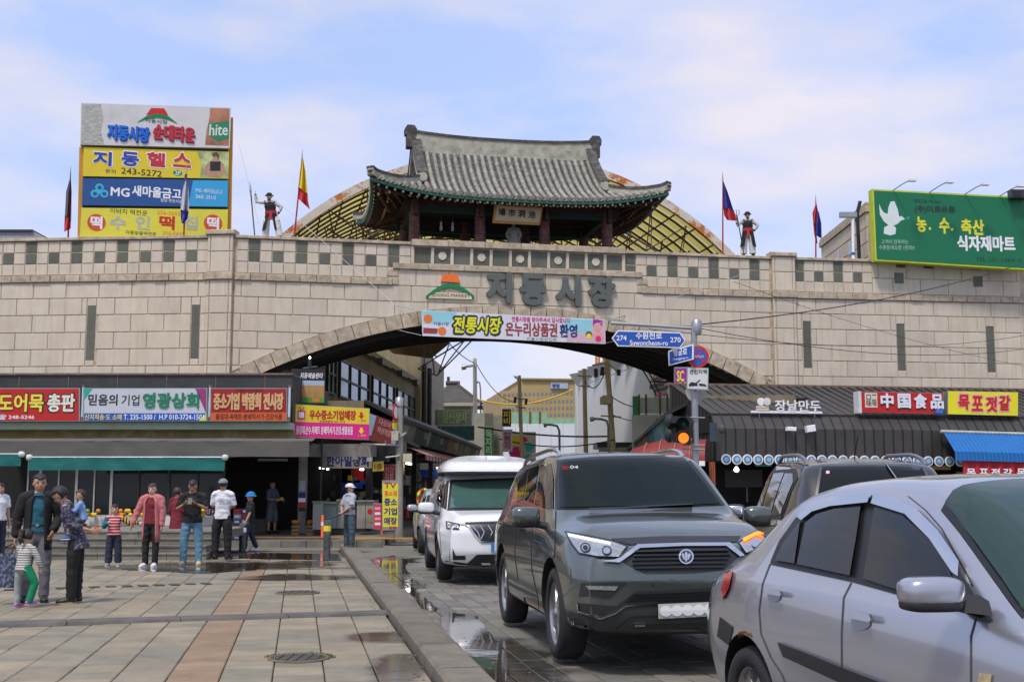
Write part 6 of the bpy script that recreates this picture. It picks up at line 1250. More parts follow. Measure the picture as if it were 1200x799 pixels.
def patch(c, name, pts, m, off=.006, g=4, mode='cam', mirror=False, parent=None, label=None, thick=.012, smooth=True, both=False):
    """a panel that lies on the body surface: outline cast on to the body, given its own thickness"""
    g = min(g, 5) if mode == 'cam' else g; off += .002
    bm = bmesh.new(); f = bm.faces.new([bm.verts.new((x, y, 0)) for x, y in pts]); xs = [p[0] for p in pts]; ys = [p[1] for p in pts]
    st = lambda lo, hi: [lo+(hi-lo)*k/max(1, int((hi-lo)/g)) for k in range(1, int((hi-lo)/g))]
    for a in st(min(xs), max(xs)): bmesh.ops.bisect_plane(bm, geom=bm.verts[:]+bm.edges[:]+bm.faces[:], plane_co=(a, 0, 0), plane_no=(1, 0, 0))
    for a in st(min(ys), max(ys)): bmesh.ops.bisect_plane(bm, geom=bm.verts[:]+bm.edges[:]+bm.faces[:], plane_co=(0, a, 0), plane_no=(0, 1, 0))
    bmesh.ops.triangulate(bm, faces=bm.faces[:])
    nor = {}; miss = []; fac = []
    for v in bm.verts:
        if mode == 'cam': o, d = CAM, ray(v.co.x, v.co.y).normalized()
        elif mode == 'side': o, d = c.M@Vector((v.co.x, 3, v.co.y)), (c.M.to_3x3()@Vector((0, -1, 0)))
        elif mode == 'front': o, d = c.M@Vector((6, v.co.x, v.co.y)), (c.M.to_3x3()@Vector((-1, 0, 0)))
        elif mode == 'rear': o, d = c.M@Vector((-6, v.co.x, v.co.y)), (c.M.to_3x3()@Vector((1, 0, 0)))
        elif mode == 'top': o, d = c.M@Vector((v.co.x, v.co.y, 4)), Vector((0, 0, -1))
        h = c.bvh.ray_cast(o, d)
        if h[0] is None: miss.append((v, o, d)); continue
        n_ = h[1] if h[1].dot(d) < 0 else -h[1]; v.co = h[0]; nor[v] = -d; fac.append(abs(n_.dot(d)))
    if miss:
        ref = [v.co.copy() for v in nor] or [c.M@Vector((0, 0, 1))]
        for v, o, d in miss:
            dm = sum((r-o).dot(d) for r in ref)/len(ref); h = c.bvh.find_nearest(o+d*dm); v.co = h[0]; nor[v] = -d
    kf = 1/max(.3, float(np.mean(fac)) if fac else 1); off *= kf; thick *= kf
    top = bm.faces[:]; be = [e for e in bm.edges if e.is_boundary]
    for v in list(nor): v.co = v.co+nor[v]*off
    ex = bmesh.ops.extrude_edge_only(bm, edges=be)['geom']; old = {}
    for e in be: e.smooth = False
    nv = [v for v in ex if isinstance(v, bmesh.types.BMVert)]
    for v in nv:
        src = min((e.other_vert(v) for e in v.link_edges if e.other_vert(v) in nor), key=lambda q: (q.co-v.co).length, default=None)
        if src is not None: v.co = src.co-nor[src]*thick
    bmesh.ops.recalc_face_normals(bm, faces=bm.faces[:])
    for f in top: f.smooth = smooth
    bm.normal_update(); 
    if top and sum(f.normal.dot(nor[f.verts[0]]) for f in top if f.verts[0] in nor) < 0: bmesh.ops.reverse_faces(bm, faces=bm.faces[:])
    bm.transform(c.Mi); me = bpy.data.meshes.new(name); bm.to_mesh(me); bm.free(); me.materials.append(m)
    par = parent or c.root; o = link(name, me, par, label, local=True)
    if mirror:
        m2 = me.copy(); m2.transform(Matrix.Diagonal((1, -1, 1, 1))); m2.flip_normals(); link(name, m2, par if parent is None else c.root, label, local=True)
    return o
def pline(c, name, pts, w_, m, **k):
    """thin strip along a polyline of pixels"""
    L, R_ = [], []
    for i, p in enumerate(pts):
        a, b_ = Vector(pts[max(0, i-1)]), Vector(pts[min(len(pts)-1, i+1)]); d = (b_-a).normalized(); n_ = Vector((-d.y, d.x))*w_/2; L.append((p[0]+n_.x, p[1]+n_.y)); R_.append((p[0]-n_.x, p[1]-n_.y))
    return patch(c, name, L+R_[::-1], m, **k)
def local(c, name, b, m, parent=None, label=None): me = b.mesh(name, m); fixn(me); return link(name, me, parent or c.root, label, local=True)
def rail(c, x0, x1, y, z, h=.06, m=None, r=.022):
    def z(x):
        hh = c.bvh.ray_cast(c.M@Vector((x, y, 4)), Vector((0, 0, -1)))[0]; return (hh.z if hh else 1.8)-c.M.translation.z
    for s in (1, -1):
        b = MB(); b.tube([(x0, s*y, z(x0)-.01), (x0+.12, s*(y), z(x0)+h*.8), (x0+.35, s*y, z(x0+.3)+h)]+[(x0+.35+(x1-x0-.7)*k/5, s*y, z(x0+.35+(x1-x0-.7)*k/5)+h) for k in range(1, 6)]+[(x1-.12, s*y, z(x1)+h*.7), (x1, s*y, z(x1)-.01)], r, 8); local(c, 'roof_rail', b, m or CHROME)
def mirror_(c, x, y, z, r, cap, foot=BPL):
    for s in (1, -1):
        M = Matrix.Translation((x, s*y, z))@Matrix.Rotation(-s*.12, 4, 'Z'); b = superq((0, 0, .02), (r[0], r[1], r[2]), .6, M=M); o = local(c, 'side_mirror', b, cap)
        for f in o.data.polygons: f.use_smooth = True
        b = superq((-.012, 0, -.045), (r[0]*.9, r[1]*.92, r[2]*.55), .6, M=M); local(c, 'mirror_base', b, foot, o); b = MB(); b.M = Matrix.Translation((x, s*y, z)); b.tube([(0, -s*r[1]*.6, -.05), (.02, -s*(r[1]+.12), -.09)], .035, 8); local(c, 'mirror_arm', b, foot, o)
        b = superq((-r[0]*.92, 0, .015), (.012, r[1]*.86, r[2]*.78), .5, M=M); local(c, 'mirror_glass', b, CHROME, o)
# ---------------------------------------------------------------- green grey SUV
SU = dict(x=(-2.58, 2.33), axle=(1.49, -1.49), W=2.02, R=.40, Ra=.475, spokes=5, rimr=.70, bulge=(.13, .06), sg={'zt': .07, 'wr': .08, 'ws': .06, 'wb': .06},
    zt=[(-2.6, 1.30), (-2.52, 1.58), (-2.38, 1.76), (-1.6, 1.82), (-.4, 1.86), (.25, 1.835), (.48, 1.775), (1.28, 1.27), (1.42, 1.245), (1.9, 1.19), (2.2, 1.10), (2.33, 1.0)],
    zb=[(-2.6, 1.17), (-1.5, 1.15), (.5, 1.12), (1.3, 1.10), (1.9, 1.05), (2.33, .93)], ws=[(-2.6, .86), (-2.3, .97), (-1.8, 1.01), (1.7, 1.01), (2.1, .96), (2.33, .85)],
    wb=[(-2.6, .84), (-2.2, .94), (-1.5, .985), (1.2, .975), (1.9, .94), (2.33, .82)], wr=[(-2.6, .66), (-2.3, .68), (.3, .70), (.5, .72), (1.25, .80), (1.5, .80), (2.1, .76), (2.33, .66)],
    z0=[(-2.6, .44), (-2.2, .30), (2.0, .30), (2.33, .32)], nose=[(.3, -.03), (.48, .04), (.75, .06), (.95, .0), (1.1, -.10)], tail=[(.4, -.05), (.6, .05), (1.0, .03), (1.8, -.10)])
SUVP = carpaint('green_grey_car_paint', (.092, .110, .100), .6, .27)
su = build_car('parked_car', 'green grey SUV with chrome grille trim, large, nearest of the cars facing the camera', 'car', (1.10, 12.52), (.154, -.988), SU, SUVP, 'cars crowding the road')
def R2(x): return 1.83
win_ = patch(su, 'windscreen_frame', [(652.5, 538.5), (700, 534.5), (803.5, 532), (826, 560), (849.5, 591), (800, 593), (720, 594.5), (652, 596.5), (651, 570)], RUB, .004, mode='cam'); patch(su, 'windscreen', [(655.6, 540.5), (700, 537.5), (800.5, 535), (822, 561), (843.8, 589.2), (800, 591.5), (720, 592.6), (655.3, 594.2), (654.6, 570)], mat('windscreen_glass', (.006, .011, .010), .03, var=0, spec=.12), .012)
patch(su, 'window_trim', [(603.5, 591), (603, 566), (610, 550.5), (628, 543), (647.5, 540.5), (650.5, 560), (650.5, 596), (640, 598)], CHROME, .004, mirror=True)
patch(su, 'rear_side_window', [(606, 588.5), (605.8, 566), (612, 552.6), (618.5, 549), (612.8, 585)], TGL, .010, mirror=True, g=4); patch(su, 'rear_door_window', [(614.5, 586), (620, 548.8), (631.5, 545), (624.3, 589.5)], TGL, .010, mirror=True, g=4); patch(su, 'front_door_window', [(626.5, 591), (633.8, 544.6), (645.8, 542.5), (648.3, 560), (648.3, 595), (640, 596.5)], TGL, .010, mirror=True, g=4)
pline(su, 'door_seam', [(626, 592), (622, 640), (623, 668), (630, 700), (632, 718)], .9, RUB, off=.002, mirror=True, g=8); pline(su, 'door_seam', [(607, 592), (603.5, 620), (603, 650), (607, 680)], .8, RUB, off=.002, mirror=True, g=8); pline(su, 'door_seam', [(651, 598), (650, 640), (648, 664)], .9, RUB, off=.002, mirror=True, g=8)
for x, y in ((612.5, 620), (596.8, 613)):
    o = patch(su, 'door_handle', [(x-3.2, y-1.6), (x+2.8, y-.8), (x+3.2, y+2), (x-3, y+1.2)], CHROME, .03, mirror=True, g=2, thick=.03)
patch(su, 'headlight', [(661, 621.5), (690, 626.5), (717.2, 632.2), (736.5, 638.8), (726.5, 653.8), (699.8, 653), (677.4, 648.8), (668.5, 637.6)], RUB, .006); hl_ = patch(su, 'headlight_lens', [(663.5, 623.5), (690, 628.6), (717, 634), (733.5, 640), (725, 651.8), (700, 651), (679, 647), (671, 636.8)], LENS, .014)
pline(su, 'daylight_strip', [(666, 626), (690, 631), (715, 636)], 2.4, LENSW, off=.02, g=4, parent=hl_)
for x, y, r, m_ in ((685.8, 641, 6.2, DARKM), (685.8, 641, 4.4, CHROME), (685.8, 641, 2.9, TGL), (711, 644.5, 6.0, DARKM), (711, 644.5, 4.2, CHROME)): patch(su, 'lamp_bowl', [(x+r*math.cos(k*.524), y+r*.95*math.sin(k*.524)) for k in range(12)], m_, .018+(7-r)*.002, g=3, parent=hl_)
pline(su, 'lamp_divider', [(698, 637), (703, 651)], 1.2, CHROME, off=.022, g=4, parent=hl_)
patch(su, 'headlight', [(864.5, 635), (880, 624), (899, 615.5), (902.5, 625), (890, 643), (874.4, 649.5)], RUB, .006); h2 = patch(su, 'headlight_lens', [(866.5, 635.8), (880.5, 626), (898, 618), (900.5, 625), (888.8, 641.5), (874.8, 647.3)], LENS, .014); pline(su, 'indicator', [(871, 632.5), (884, 625.5), (898.5, 620.3)], 4.2, LENSO, off=.022, g=4, parent=h2); patch(su, 'lamp_bowl', [(885+4.5*math.cos(k*.524), 636+4.5*math.sin(k*.524)) for k in range(12)], CHROME, .024, g=3, parent=h2)
patch(su, 'bonnet_gap', [(717, 630.5), (780, 627.6), (868, 627.4), (864, 634.5), (800, 634.6), (739, 637.6), (722, 633.8)], BPL, .004, g=5)
patch(su, 'grille', [(730, 658), (748.5, 641), (800, 639), (851.8, 638.6), (867, 650.5), (849.5, 667.2), (814, 671), (757, 672), (748, 668)], BPL, .004, g=6)
for k in range(5): y = 644.5+k*4.9; pline(su, 'grille_bar', [(744-(k if k < 3 else 5-k)*2.2+k*.6, y+1.0), (800, y), (856-abs(k-1)*2.5, y-.6)], 1.9, mat('gloss_black', (.014, .014, .015), .18, var=0), off=.028, g=6, thick=.024)
patch(su, 'chrome_trim', [(706, 656.8), (726, 658.6), (733.2, 653.6), (750, 641.5), (800, 639.2), (851, 638.9), (867.5, 651.5), (872.8, 650), (855.5, 634.9), (800, 635.2), (747, 637.2), (728, 652.2), (720.5, 655)], CHROME, .022, g=5)
b_ = [(804.2+8.8*math.cos(k*.35), 651.6+8.9*math.sin(k*.35)) for k in range(18)]; em_ = patch(su, 'badge', b_, CHROME, .04, g=6, thick=.03); patch(su, 'badge_field', [(804.2+7*math.cos(k*.35), 651.6+7.1*math.sin(k*.35)) for k in range(18)], mat('badge_dark', (.05, .06, .08), .2, .5), .043, g=6, parent=em_)
for dx, h_ in ((-3.4, 4.2), (0, 6.4), (3.4, 4.2)): patch(su, 'badge_wing', [(804.2+dx*1.15-1.5, 651.6-h_*.55), (804.2+dx, 651.6-h_), (804.2+dx*1.15+1.5, 651.6-h_*.55), (804.2+dx*.6+.9, 651.6+h_*.9), (804.2+dx*.6-.9, 651.6+h_*.9)], CHROME, .052, g=6, parent=em_)
patch(su, 'fog_recess', [(680.5, 682.5), (735, 681.8), (715, 700.2), (678, 698.3)], BPL, .005, g=6); patch(su, 'fog_lamp', [(686, 686), (724.7, 686.7), (721, 691.7), (689.8, 690.4)], LENS, .012, g=5)
patch(su, 'lower_grille', [(675.5, 706), (722, 710), (745, 693), (800, 690), (849, 687.2), (862, 688), (862, 706), (770.8, 707.6), (733.4, 710.5), (704.8, 725), (677.4, 717)], BPL, .005, g=7)
for k in range(3): pline(su, 'lower_grille_bar', [(740-k*3, 697+k*4), (800, 694.5+k*4), (850, 692.5+k*4)], 1.1, mat('gloss_black', (.014, .014, .015), .18, var=0), off=.02, g=8)
patch(su, 'bumper_guard', [(662.4, 713.6), (675, 719), (704.8, 727), (734.7, 711.9), (771, 708.8), (862, 707.4), (866, 738), (800, 741.5), (739.7, 742.5), (677.4, 739), (663.7, 730)], mat('grey_bumper', (.035, .038, .038), .42, var=.06), .010, g=7)
pline(su, 'chrome_trim', [(676, 707), (677, 716), (704, 725), (721, 718.5), (733.5, 710), (770, 706.8)], 1.3, CHROME, off=.022, g=5); pline(su, 'guard_groove', [(722, 737), (738, 723), (770, 721.5)], 1.6, BPL, off=.014, g=6); pline(su, 'guard_groove', [(742, 734.5), (800, 733.6), (850, 731)], 5, BPL, off=.014, g=6); pline(su, 'silver_skid', [(744, 733.2), (756, 732.6)], 2.2, ALLOY, off=.03, g=6)
pt_ = patch(su, 'number_plate', [(771.3, 707.5), (845.4, 704.5), (845.4, 721), (771.6, 724.8)], mat('plate_cream', (.50, .52, .44), .4, var=.05), .05, g=12, thick=.04)
patch(su, 'plate_surround', [(770.5, 706.8), (846.2, 703.8), (846.2, 723.5), (770.8, 727)], BPL, .035, g=12, thick=.03)
for k in range(5): patch(su, 'plate_blot', [(780.5+k*12.9+7.2*math.cos(a*.524), 715.8-k*.45+6.3*math.sin(a*.524)) for a in range(12)], flat('blot_white', (.85, .85, .85)), .054+.001*k, g=20, parent=pt_, smooth=False)
patch(su, 'side_step', [(595, 707), (612, 719), (640, 738), (640, 742), (612, 724), (595, 711)], BPL, .07, g=6, mirror=True, thick=.09)
patch(su, 'parking_sensor', [(765.5+1.5*math.cos(k*.785), 684.5+1.5*math.sin(k*.785)) for k in range(8)], BPL, .004, g=6)
mirror_(su, .93, 1.13, 1.215, (.10, .135, .085), SUVP); rail(su, -2.1, .15, .64, lambda x: 1.82+.02*min(1, (x+2.2)/1.2))
text('RED', frame_px(663, 548, 11.6, 0), (658.5, 545.8, 666.5, 549.3), RED, su.root, n=.0, bold=.05); text('04', frame_px(671, 548, 11.6, 0), (668, 545.3, 677.5, 548.8), WHITE, su.root, n=.0, bold=.05)
for k, (a, b_) in enumerate((((730, 594), (812, 590)), ((690, 595.5), (760, 593)))): pline(su, 'wiper', [a, b_], 1.4, BPL, off=.03, g=10)
# ---------------------------------------------------------------- silver saloon
SE = dict(x=(-2.05, 2.15), axle=(1.28, -1.30), W=1.76, R=.305, Ra=.365, spokes=5, rimr=.64, inset=.03, bulge=(.12, .02), sg={'zt': .08, 'wr': .10, 'ws': .06, 'wb': .06},
    zt=[(-2.1, 1.0), (-2.02, 1.07), (-1.80, 1.10), (-1.64, 1.15), (-1.10, 1.45), (-.72, 1.515), (-.3, 1.535), (.1, 1.52), (.38, 1.455), (1.12, 1.10), (1.28, 1.07), (1.9, .95), (2.15, .78)],
    zb=[(-2.1, .92), (-1.6, 1.0), (-.5, 1.0), (.6, .975), (1.2, .93), (2.15, .72)], ws=[(-2.1, .72), (-1.85, .83), (-1.3, .88), (1.5, .88), (1.9, .82), (2.15, .68)],
    wb=[(-2.1, .70), (-1.8, .81), (-1.2, .86), (1.2, .845), (1.8, .78), (2.15, .66)], wr=[(-2.1, .60), (-1.6, .66), (-.9, .61), (-.2, .60), (.3, .60), (1.15, .68), (1.5, .66), (2.15, .54)],
    z0=[(-2.1, .36), (-1.8, .22), (1.8, .20), (2.15, .24)], nose=[(.2, -.08), (.45, .04), (.7, 0), (.9, -.08)], tail=[(.3, -.08), (.55, .05), (.75, .03), (1.05, -.05)])
SILV = carpaint('silver_car_paint', (.43, .44, .485), .72, .30)
se = build_car('parked_car', 'silver saloon with chrome window visors in the lower right corner', 'car', (2.46, 5.84), (.252, -.968), SE, SILV, 'cars crowding the road')
GLS = mat('saloon_glass', (.006, .008, .010), .03, var=0, spec=.5)
patch(se, 'window_frame', [(902.7, 657.4), (912.4, 634), (931.9, 606.5), (948, 594), (972, 587), (1017.8, 582), (1053.5, 588.6), (1089, 614.6), (1113.5, 647), (1124.8, 673), (1157, 726.4), (1128, 716.7), (1080, 704), (1043.7, 694), (996.7, 681), (902.7, 661)], RUB, .003, g=2.5, mirror=True)
patch(se, 'quarter_window', [(908, 656), (918, 635), (937.5, 609.5), (930.6, 659.8)], GLS, .020, g=2.5, mirror=True); patch(se, 'rear_door_window', [(933.5, 660.5), (943.5, 612), (957, 598), (975, 592.5), (1009, 588.5), (1003, 630), (995.5, 673.8)], GLS, .020, g=2.5, mirror=True)
patch(se, 'front_door_window', [(1011.5, 677.5), (1017, 640), (1024.5, 594), (1058, 604), (1092, 634), (1113, 668), (1124, 701), (1124, 709), (1080, 698), (1043.7, 688)], GLS, .020, g=2.5, mirror=True)
patch(se, 'window_visor', [(933.5, 604.9), (949.7, 588.6), (975.6, 580.8), (1019.4, 578.6), (1016.2, 588), (972.4, 592.5), (951, 599), (938.4, 609)], CHROME, .032, g=2.5, thick=.014, mirror=True); patch(se, 'window_visor', [(1021, 578.6), (1047, 582.4), (1073, 595), (1098.9, 621), (1123.2, 656.7), (1122.2, 674.6), (1115, 669.7), (1089, 630.8), (1060, 601.6), (1018.4, 588.6)], CHROME, .032, g=2.5, thick=.014, mirror=True)
def symglass(c, pts, out_):   # windscreen symmetric about the car's centre line, its visible edge taken from the photo
    L = [c.Mi@c.bvh.ray_cast(CAM, ray(*p).normalized())[0] for p in pts]; Q = [(p.x+(.0 if k else 0), p.y-out_) for k, p in enumerate(L)]; x0, x1 = Q[0][0]-out_, Q[-1][0]+out_
    return [(x0, Q[0][1])]+Q[1:-1]+[(x1, Q[-1][1]), (x1+.05, -.25), (x1+.05, .25), (x1, -Q[-1][1])]+[(x, -y) for x, y in Q[1:-1][::-1]]+[(x0, -Q[0][1]), (x0-.02, 0)]
WP = [(1108, 593), (1128, 619), (1148, 647), (1174, 683), (1199, 719)]
patch(se, 'windscreen_frame', symglass(se, WP, .014), RUB, .003, g=.05, mode='top'); patch(se, 'windscreen', symglass(se, WP, .0), mat('green_windscreen', (.02, .045, .038), .03, var=0, spec=.5), .018, g=.05, mode='top')
SEAMC = mat('panel_gap', (.10, .10, .11), .5, var=0)
pline(se, 'roof_gutter', [(1064, 581), (1084, 597), (1103, 618.6), (1124, 656), (1140, 686)], 1.1, RUB, off=.002, mirror=True)
pline(se, 'door_seam', [(902, 660), (893, 684), (889, 715), (891, 742), (903, 770), (916, 790), (925, 815)], 1.1, SEAMC, off=.002, g=10, mirror=True); pline(se, 'door_seam', [(997, 682), (988, 700), (985.5, 740), (986, 830)], 1.2, SEAMC, off=.002, g=10, mirror=True); pline(se, 'door_seam', [(1143, 724), (1137, 745), (1137, 840)], 1.3, SEAMC, off=.002, g=10, mirror=True)
for x, y, s in ((906.8, 695.5, 8.2), (1008.5, 724.5, 12)):
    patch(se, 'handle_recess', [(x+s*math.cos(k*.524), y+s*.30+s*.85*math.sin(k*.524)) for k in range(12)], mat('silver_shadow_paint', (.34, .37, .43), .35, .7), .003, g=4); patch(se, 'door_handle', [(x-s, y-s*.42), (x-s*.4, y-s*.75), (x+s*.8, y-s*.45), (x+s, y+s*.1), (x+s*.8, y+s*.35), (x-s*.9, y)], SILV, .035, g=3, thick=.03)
patch(se, 'rub_strip', [(910.8, 752.4), (950, 767), (985.4, 781.6), (1030.8, 799), (1100, 826), (1100, 850), (1020, 815), (985, 800), (950, 784), (917.3, 769)], BPL, .02, g=10, thick=.02, mirror=True)
patch(se, 'bumper_strip', [(843.3, 722.5), (858.9, 734.6), (854, 756), (840, 745)], BPL, .003, g=4, mirror=True); patch(se, 'tail_light', [(851.5, 664.5), (858.5, 669), (853.5, 689.2), (847, 701), (845, 690)], LENSR, .012, g=4, mirror=True)
patch(se, 'rust_patch', [(865, 740), (872, 738.4), (879, 741), (880.5, 747), (872, 744.5), (865, 748)], mat('rust_brown', (.28, .12, .03), .9, var=.4, vs=30), .002, g=3)
patch(se, 'round_sticker', [(1147, 788), (1162, 790), (1161, 802), (1146, 800)], mat('beige_sticker', (.50, .38, .22), var=.3, vs=30), .004, g=6)
# door mirror: big silver shell traced to its real place beside the front door
Mm = c_ = None
pm_ = se.M@Vector((.78, -1.0, 1.03))
for s in (-1, 1):
    M = Matrix.Translation((.73, s*1.02, 1.065))@Matrix.Rotation(s*.10, 4, 'Z'); b = MB(); b.M = M
    o = local(se, 'side_mirror', superq((0, 0, .0), (.08, .125, .062), .55, 30, 18, M), SILV); local(se, 'mirror_base', superq((.0, 0, -.045), (.078, .12, .03), .5, M=M), BPL, o)
    b = MB(); b.M = Matrix.Translation((.73, s*1.02, 1.065)); b.k = 0; b.add([(-.03, -s*.10, -.075), (.06, -s*.10, -.075), (.12, -s*.19, -.085), (.0, -s*.19, -.085), (-.03, -s*.10, -.02), (.04, -s*.10, -.02), (.10, -s*.19, -.03), (.03, -s*.19, -.01)], [(0, 1, 2, 3), (4, 7, 6, 5), (0, 4, 5, 1), (1, 5, 6, 2), (2, 6, 7, 3), (3, 7, 4, 0)]); local(se, 'mirror_arm', b, RUB, o); local(se, 'mirror_glass', superq((-.08, 0, 0), (.012, .105, .05), .5, M=M), CHROME, o)
patch(se, 'mirror_sail', [(1116, 668), (1124, 668), (1141, 695), (1158, 727), (1128, 717), (1117, 706)], RUB, .034, g=3, mirror=True)
# ---------------------------------------------------------------- dark SUV behind
DS = dict(x=(-2.22, 2.25), axle=(1.36, -1.34), W=1.90, R=.37, Ra=.44, spokes=5, bulge=(.12, .06), sg={'zt': .07, 'wr': .08}, zt=[(-2.3, 1.25), (-2.1, 1.60), (-1.95, 1.74), (-1.2, 1.80), (0, 1.82), (.3, 1.78), (1.1, 1.22), (1.3, 1.19), (2.0, 1.08), (2.25, .95)],
    zb=[(-2.3, 1.16), (.5, 1.10), (2.25, .9)], ws=[(-2.3, .82), (-1.9, .93), (1.6, .95), (2.25, .78)], wb=[(-2.3, .80), (-1.8, .91), (1.2, .92), (2.25, .76)], wr=[(-2.3, .66), (-1.5, .66), (.3, .66), (1.1, .74), (2.25, .6)], z0=[(-2.3, .42), (-2, .3), (2.25, .3)], nose=[(.3, -.1), (.6, .05), (1.1, -.08)], tail=[(.4, -.05), (.6, .05), (1.1, .03), (1.8, -.10)])
DKP = carpaint('dark_car_paint', (.014, .013, .013), .1, .3)
ds = build_car('parked_car', 'dark charcoal SUV seen from behind, between the green grey SUV and silver saloon', 'car', (3.78, 14.35), (.07, .9975), DS, DKP, 'cars crowding the road')
SFR = mat('bright_frame_grey', (.14, .135, .13), .3, .7, var=.05)
patch(ds, 'tailgate_frame', [(956, 575), (962, 539), (968, 534.5), (1070, 533.5), (1080, 538.5), (1092, 566), (1094, 610), (951, 610)], SFR, .004, g=9); patch(ds, 'rear_window', [(957, 590), (964.5, 540), (970, 537), (1069, 535.8), (1078, 541), (1089, 566), (1091, 600), (955, 600)], TGL, .012, g=9)
pline(ds, 'rear_wiper', [(1035, 538), (1052, 562)], 1.1, STEEL, off=.03, g=8); pline(ds, 'sticker', [(968, 553), (972, 553)], 3.4, flat('pale_pink', (.66, .42, .50)), off=.016, g=3)
patch(ds, 'window_frame', [(-1.75, 1.17), (1.02, 1.15), (.98, 1.19), (.36, 1.66), (.2, 1.71), (-1.5, 1.70), (-1.85, 1.6)], RUB, .004, g=.07, mode='side', mirror=True); patch(ds, 'front_door_window', [(-.10, 1.19), (.92, 1.19), (.34, 1.62), (.1, 1.67), (-.08, 1.67)], TGL, .012, g=.07, mode='side', mirror=True)
patch(ds, 'rear_door_window', [(-.98, 1.20), (-.17, 1.20), (-.15, 1.67), (-.93, 1.67)], TGL, .012, g=.07, mode='side', mirror=True); patch(ds, 'quarter_window', [(-1.68, 1.22), (-1.06, 1.20), (-1.01, 1.66), (-1.5, 1.65), (-1.74, 1.55)], TGL, .012, g=.07, mode='side', mirror=True)
pline(ds, 'door_seam', [(911, 583), (909, 620)], .8, SEAMC, off=.002, g=8); patch(ds, 'door_handle', [(888, 599), (896, 597.5), (896, 600), (888, 601.5)], DKP, .03, g=3, thick=.03, mirror=True)
mirror_(ds, .80, 1.06, 1.2, (.09, .125, .085), BPL); rail(ds, -1.8, .2, .60, lambda x: 1.80, .07, mat('rail_grey', (.26, .26, .27), .35, .7))
b = MB(); b.tube([(-1.2, 0, 1.8), (-1.45, 0, 2.05)], .006, 5); local(ds, 'aerial', b, BLACK)
for s in (1, -1):
    patch(ds, 'tail_light', [(s*.62, .98), (s*.80, 1.0), (s*.84, 1.12), (s*.66, 1.10)] if s > 0 else [(s*.66, 1.10), (s*.84, 1.12), (s*.80, 1.0), (s*.62, .98)], LENSR, .012, g=.06, mode='rear')
# ---------------------------------------------------------------- white van with roof box
VA = dict(x=(-2.62, 2.42), axle=(1.52, -1.62), W=2.06, R=.37, Ra=.44, spokes=5, bulge=(.12, .06), sg={'zt': .07, 'wr': .08}, zt=[(-2.65, 1.3), (-2.5, 1.6), (-2.3, 1.75), (-1, 1.80), (.2, 1.79), (.55, 1.72), (1.45, 1.21), (1.6, 1.18), (2.2, 1.08), (2.42, .95)],
    zb=[(-2.65, 1.12), (.8, 1.06), (2.42, .9)], ws=[(-2.65, .92), (-2.3, 1.0), (1.8, 1.03), (2.42, .86)], wb=[(-2.65, .9), (-2.2, .98), (1.5, .98), (2.42, .84)], wr=[(-2.65, .78), (-1.5, .78), (.4, .79), (1.5, .84), (2.42, .68)], z0=[(-2.65, .36), (-2.3, .27), (2.1, .27), (2.42, .28)], nose=[(.25, -.08), (.5, .04), (.8, .03), (1.1, -.08)], tail=[(.4, -.02), (1.1, .02), (1.8, -.1)])
VWH = carpaint('white_car_paint', (.72, .73, .74), .0, .3)
va = build_car('parked_car', 'white people carrier with a white roof box behind the green grey SUV', 'car', (-.45, 22.1), (.13, -.9915), VA, VWH, 'cars crowding the road')
patch(va, 'windscreen_frame', [(527.5, 562), (600, 559.5), (657, 559.5), (668, 595), (600, 597), (524, 598)], RUB, .004, g=8); patch(va, 'windscreen', [(530, 565), (600, 562.5), (654, 562), (664.5, 592.5), (600, 594.5), (527, 595.5)], mat('teal_windscreen', (.045, .10, .085), .04, var=.1, spec=.7), .01, g=8)
patch(va, 'window_frame', [(511, 586), (515, 569), (521, 564), (526, 562.5), (523, 597), (513, 592)], RUB, .004, g=3, mirror=True); patch(va, 'side_window', [(512.5, 585.5), (516, 570.5), (519.5, 567), (516.5, 590)], TGL, .01, g=3, mirror=True); patch(va, 'side_window', [(517.8, 590), (520.6, 567), (525, 565), (522.2, 594)], TGL, .01, g=3, mirror=True)
patch(va, 'headlight', [(522.2, 609.8), (539, 613.4), (538, 620), (523, 619.6)], BPL, .006, g=4, mirror=True); patch(va, 'headlight_lens', [(524, 611.5), (536.5, 614.2), (536, 618.4), (524.5, 618)], LENS, .012, g=4, mirror=True)
patch(va, 'grille', [(549.5, 614.2), (595, 612), (640, 612), (631, 633), (563, 633.5), (554, 624.5)], mat('grille_black', (.012, .012, .013), .35, var=0), .006, g=6)
for k in range(9):
    x = 553+k*9.5; pline(va, 'grille_rib', [(x, 615+(k == 0)), (x+5, 623), (x+1, 632)] if k else [(553, 616), (560, 623), (563, 631)], 1.0, CHROME, off=.02, g=6)
pline(va, 'chrome_trim', [(539.5, 613.8), (549, 616), (556, 626), (564, 634.6), (595, 634)], 1.6, CHROME, off=.018, g=5); pline(va, 'bonnet_trim', [(545, 612.5), (595, 610.5), (641, 610.5)], 1.6, DARKM, off=.012, g=6)
patch(va, 'fog_slot', [(527.3, 641.7), (530.7, 642.9), (534, 650.8), (545.4, 650.8), (545.4, 655.8), (526.2, 656)], BPL, .006, g=4, mirror=True); patch(va, 'lower_bumper', [(521.7, 656.5), (547.6, 659.9), (558.9, 649.6), (640, 648), (640, 668), (550, 666.3), (521.7, 665)], BPL, .008, g=6); pline(va, 'silver_skid', [(549, 664.5), (570, 664), (582, 661.5), (620, 661)], 2.4, ALLOY, off=.02, g=6)
patch(va, 'number_plate', [(575.5, 636.5), (606, 636), (606, 645.5), (575.5, 646.2)], mat('plate_blue', (.02, .16, .45)), .03, g=10, thick=.03); patch(va, 'plate_text', [(583, 638.5), (603, 638.3), (603, 643.5), (583, 643.8)], WHITE, .034, g=10)
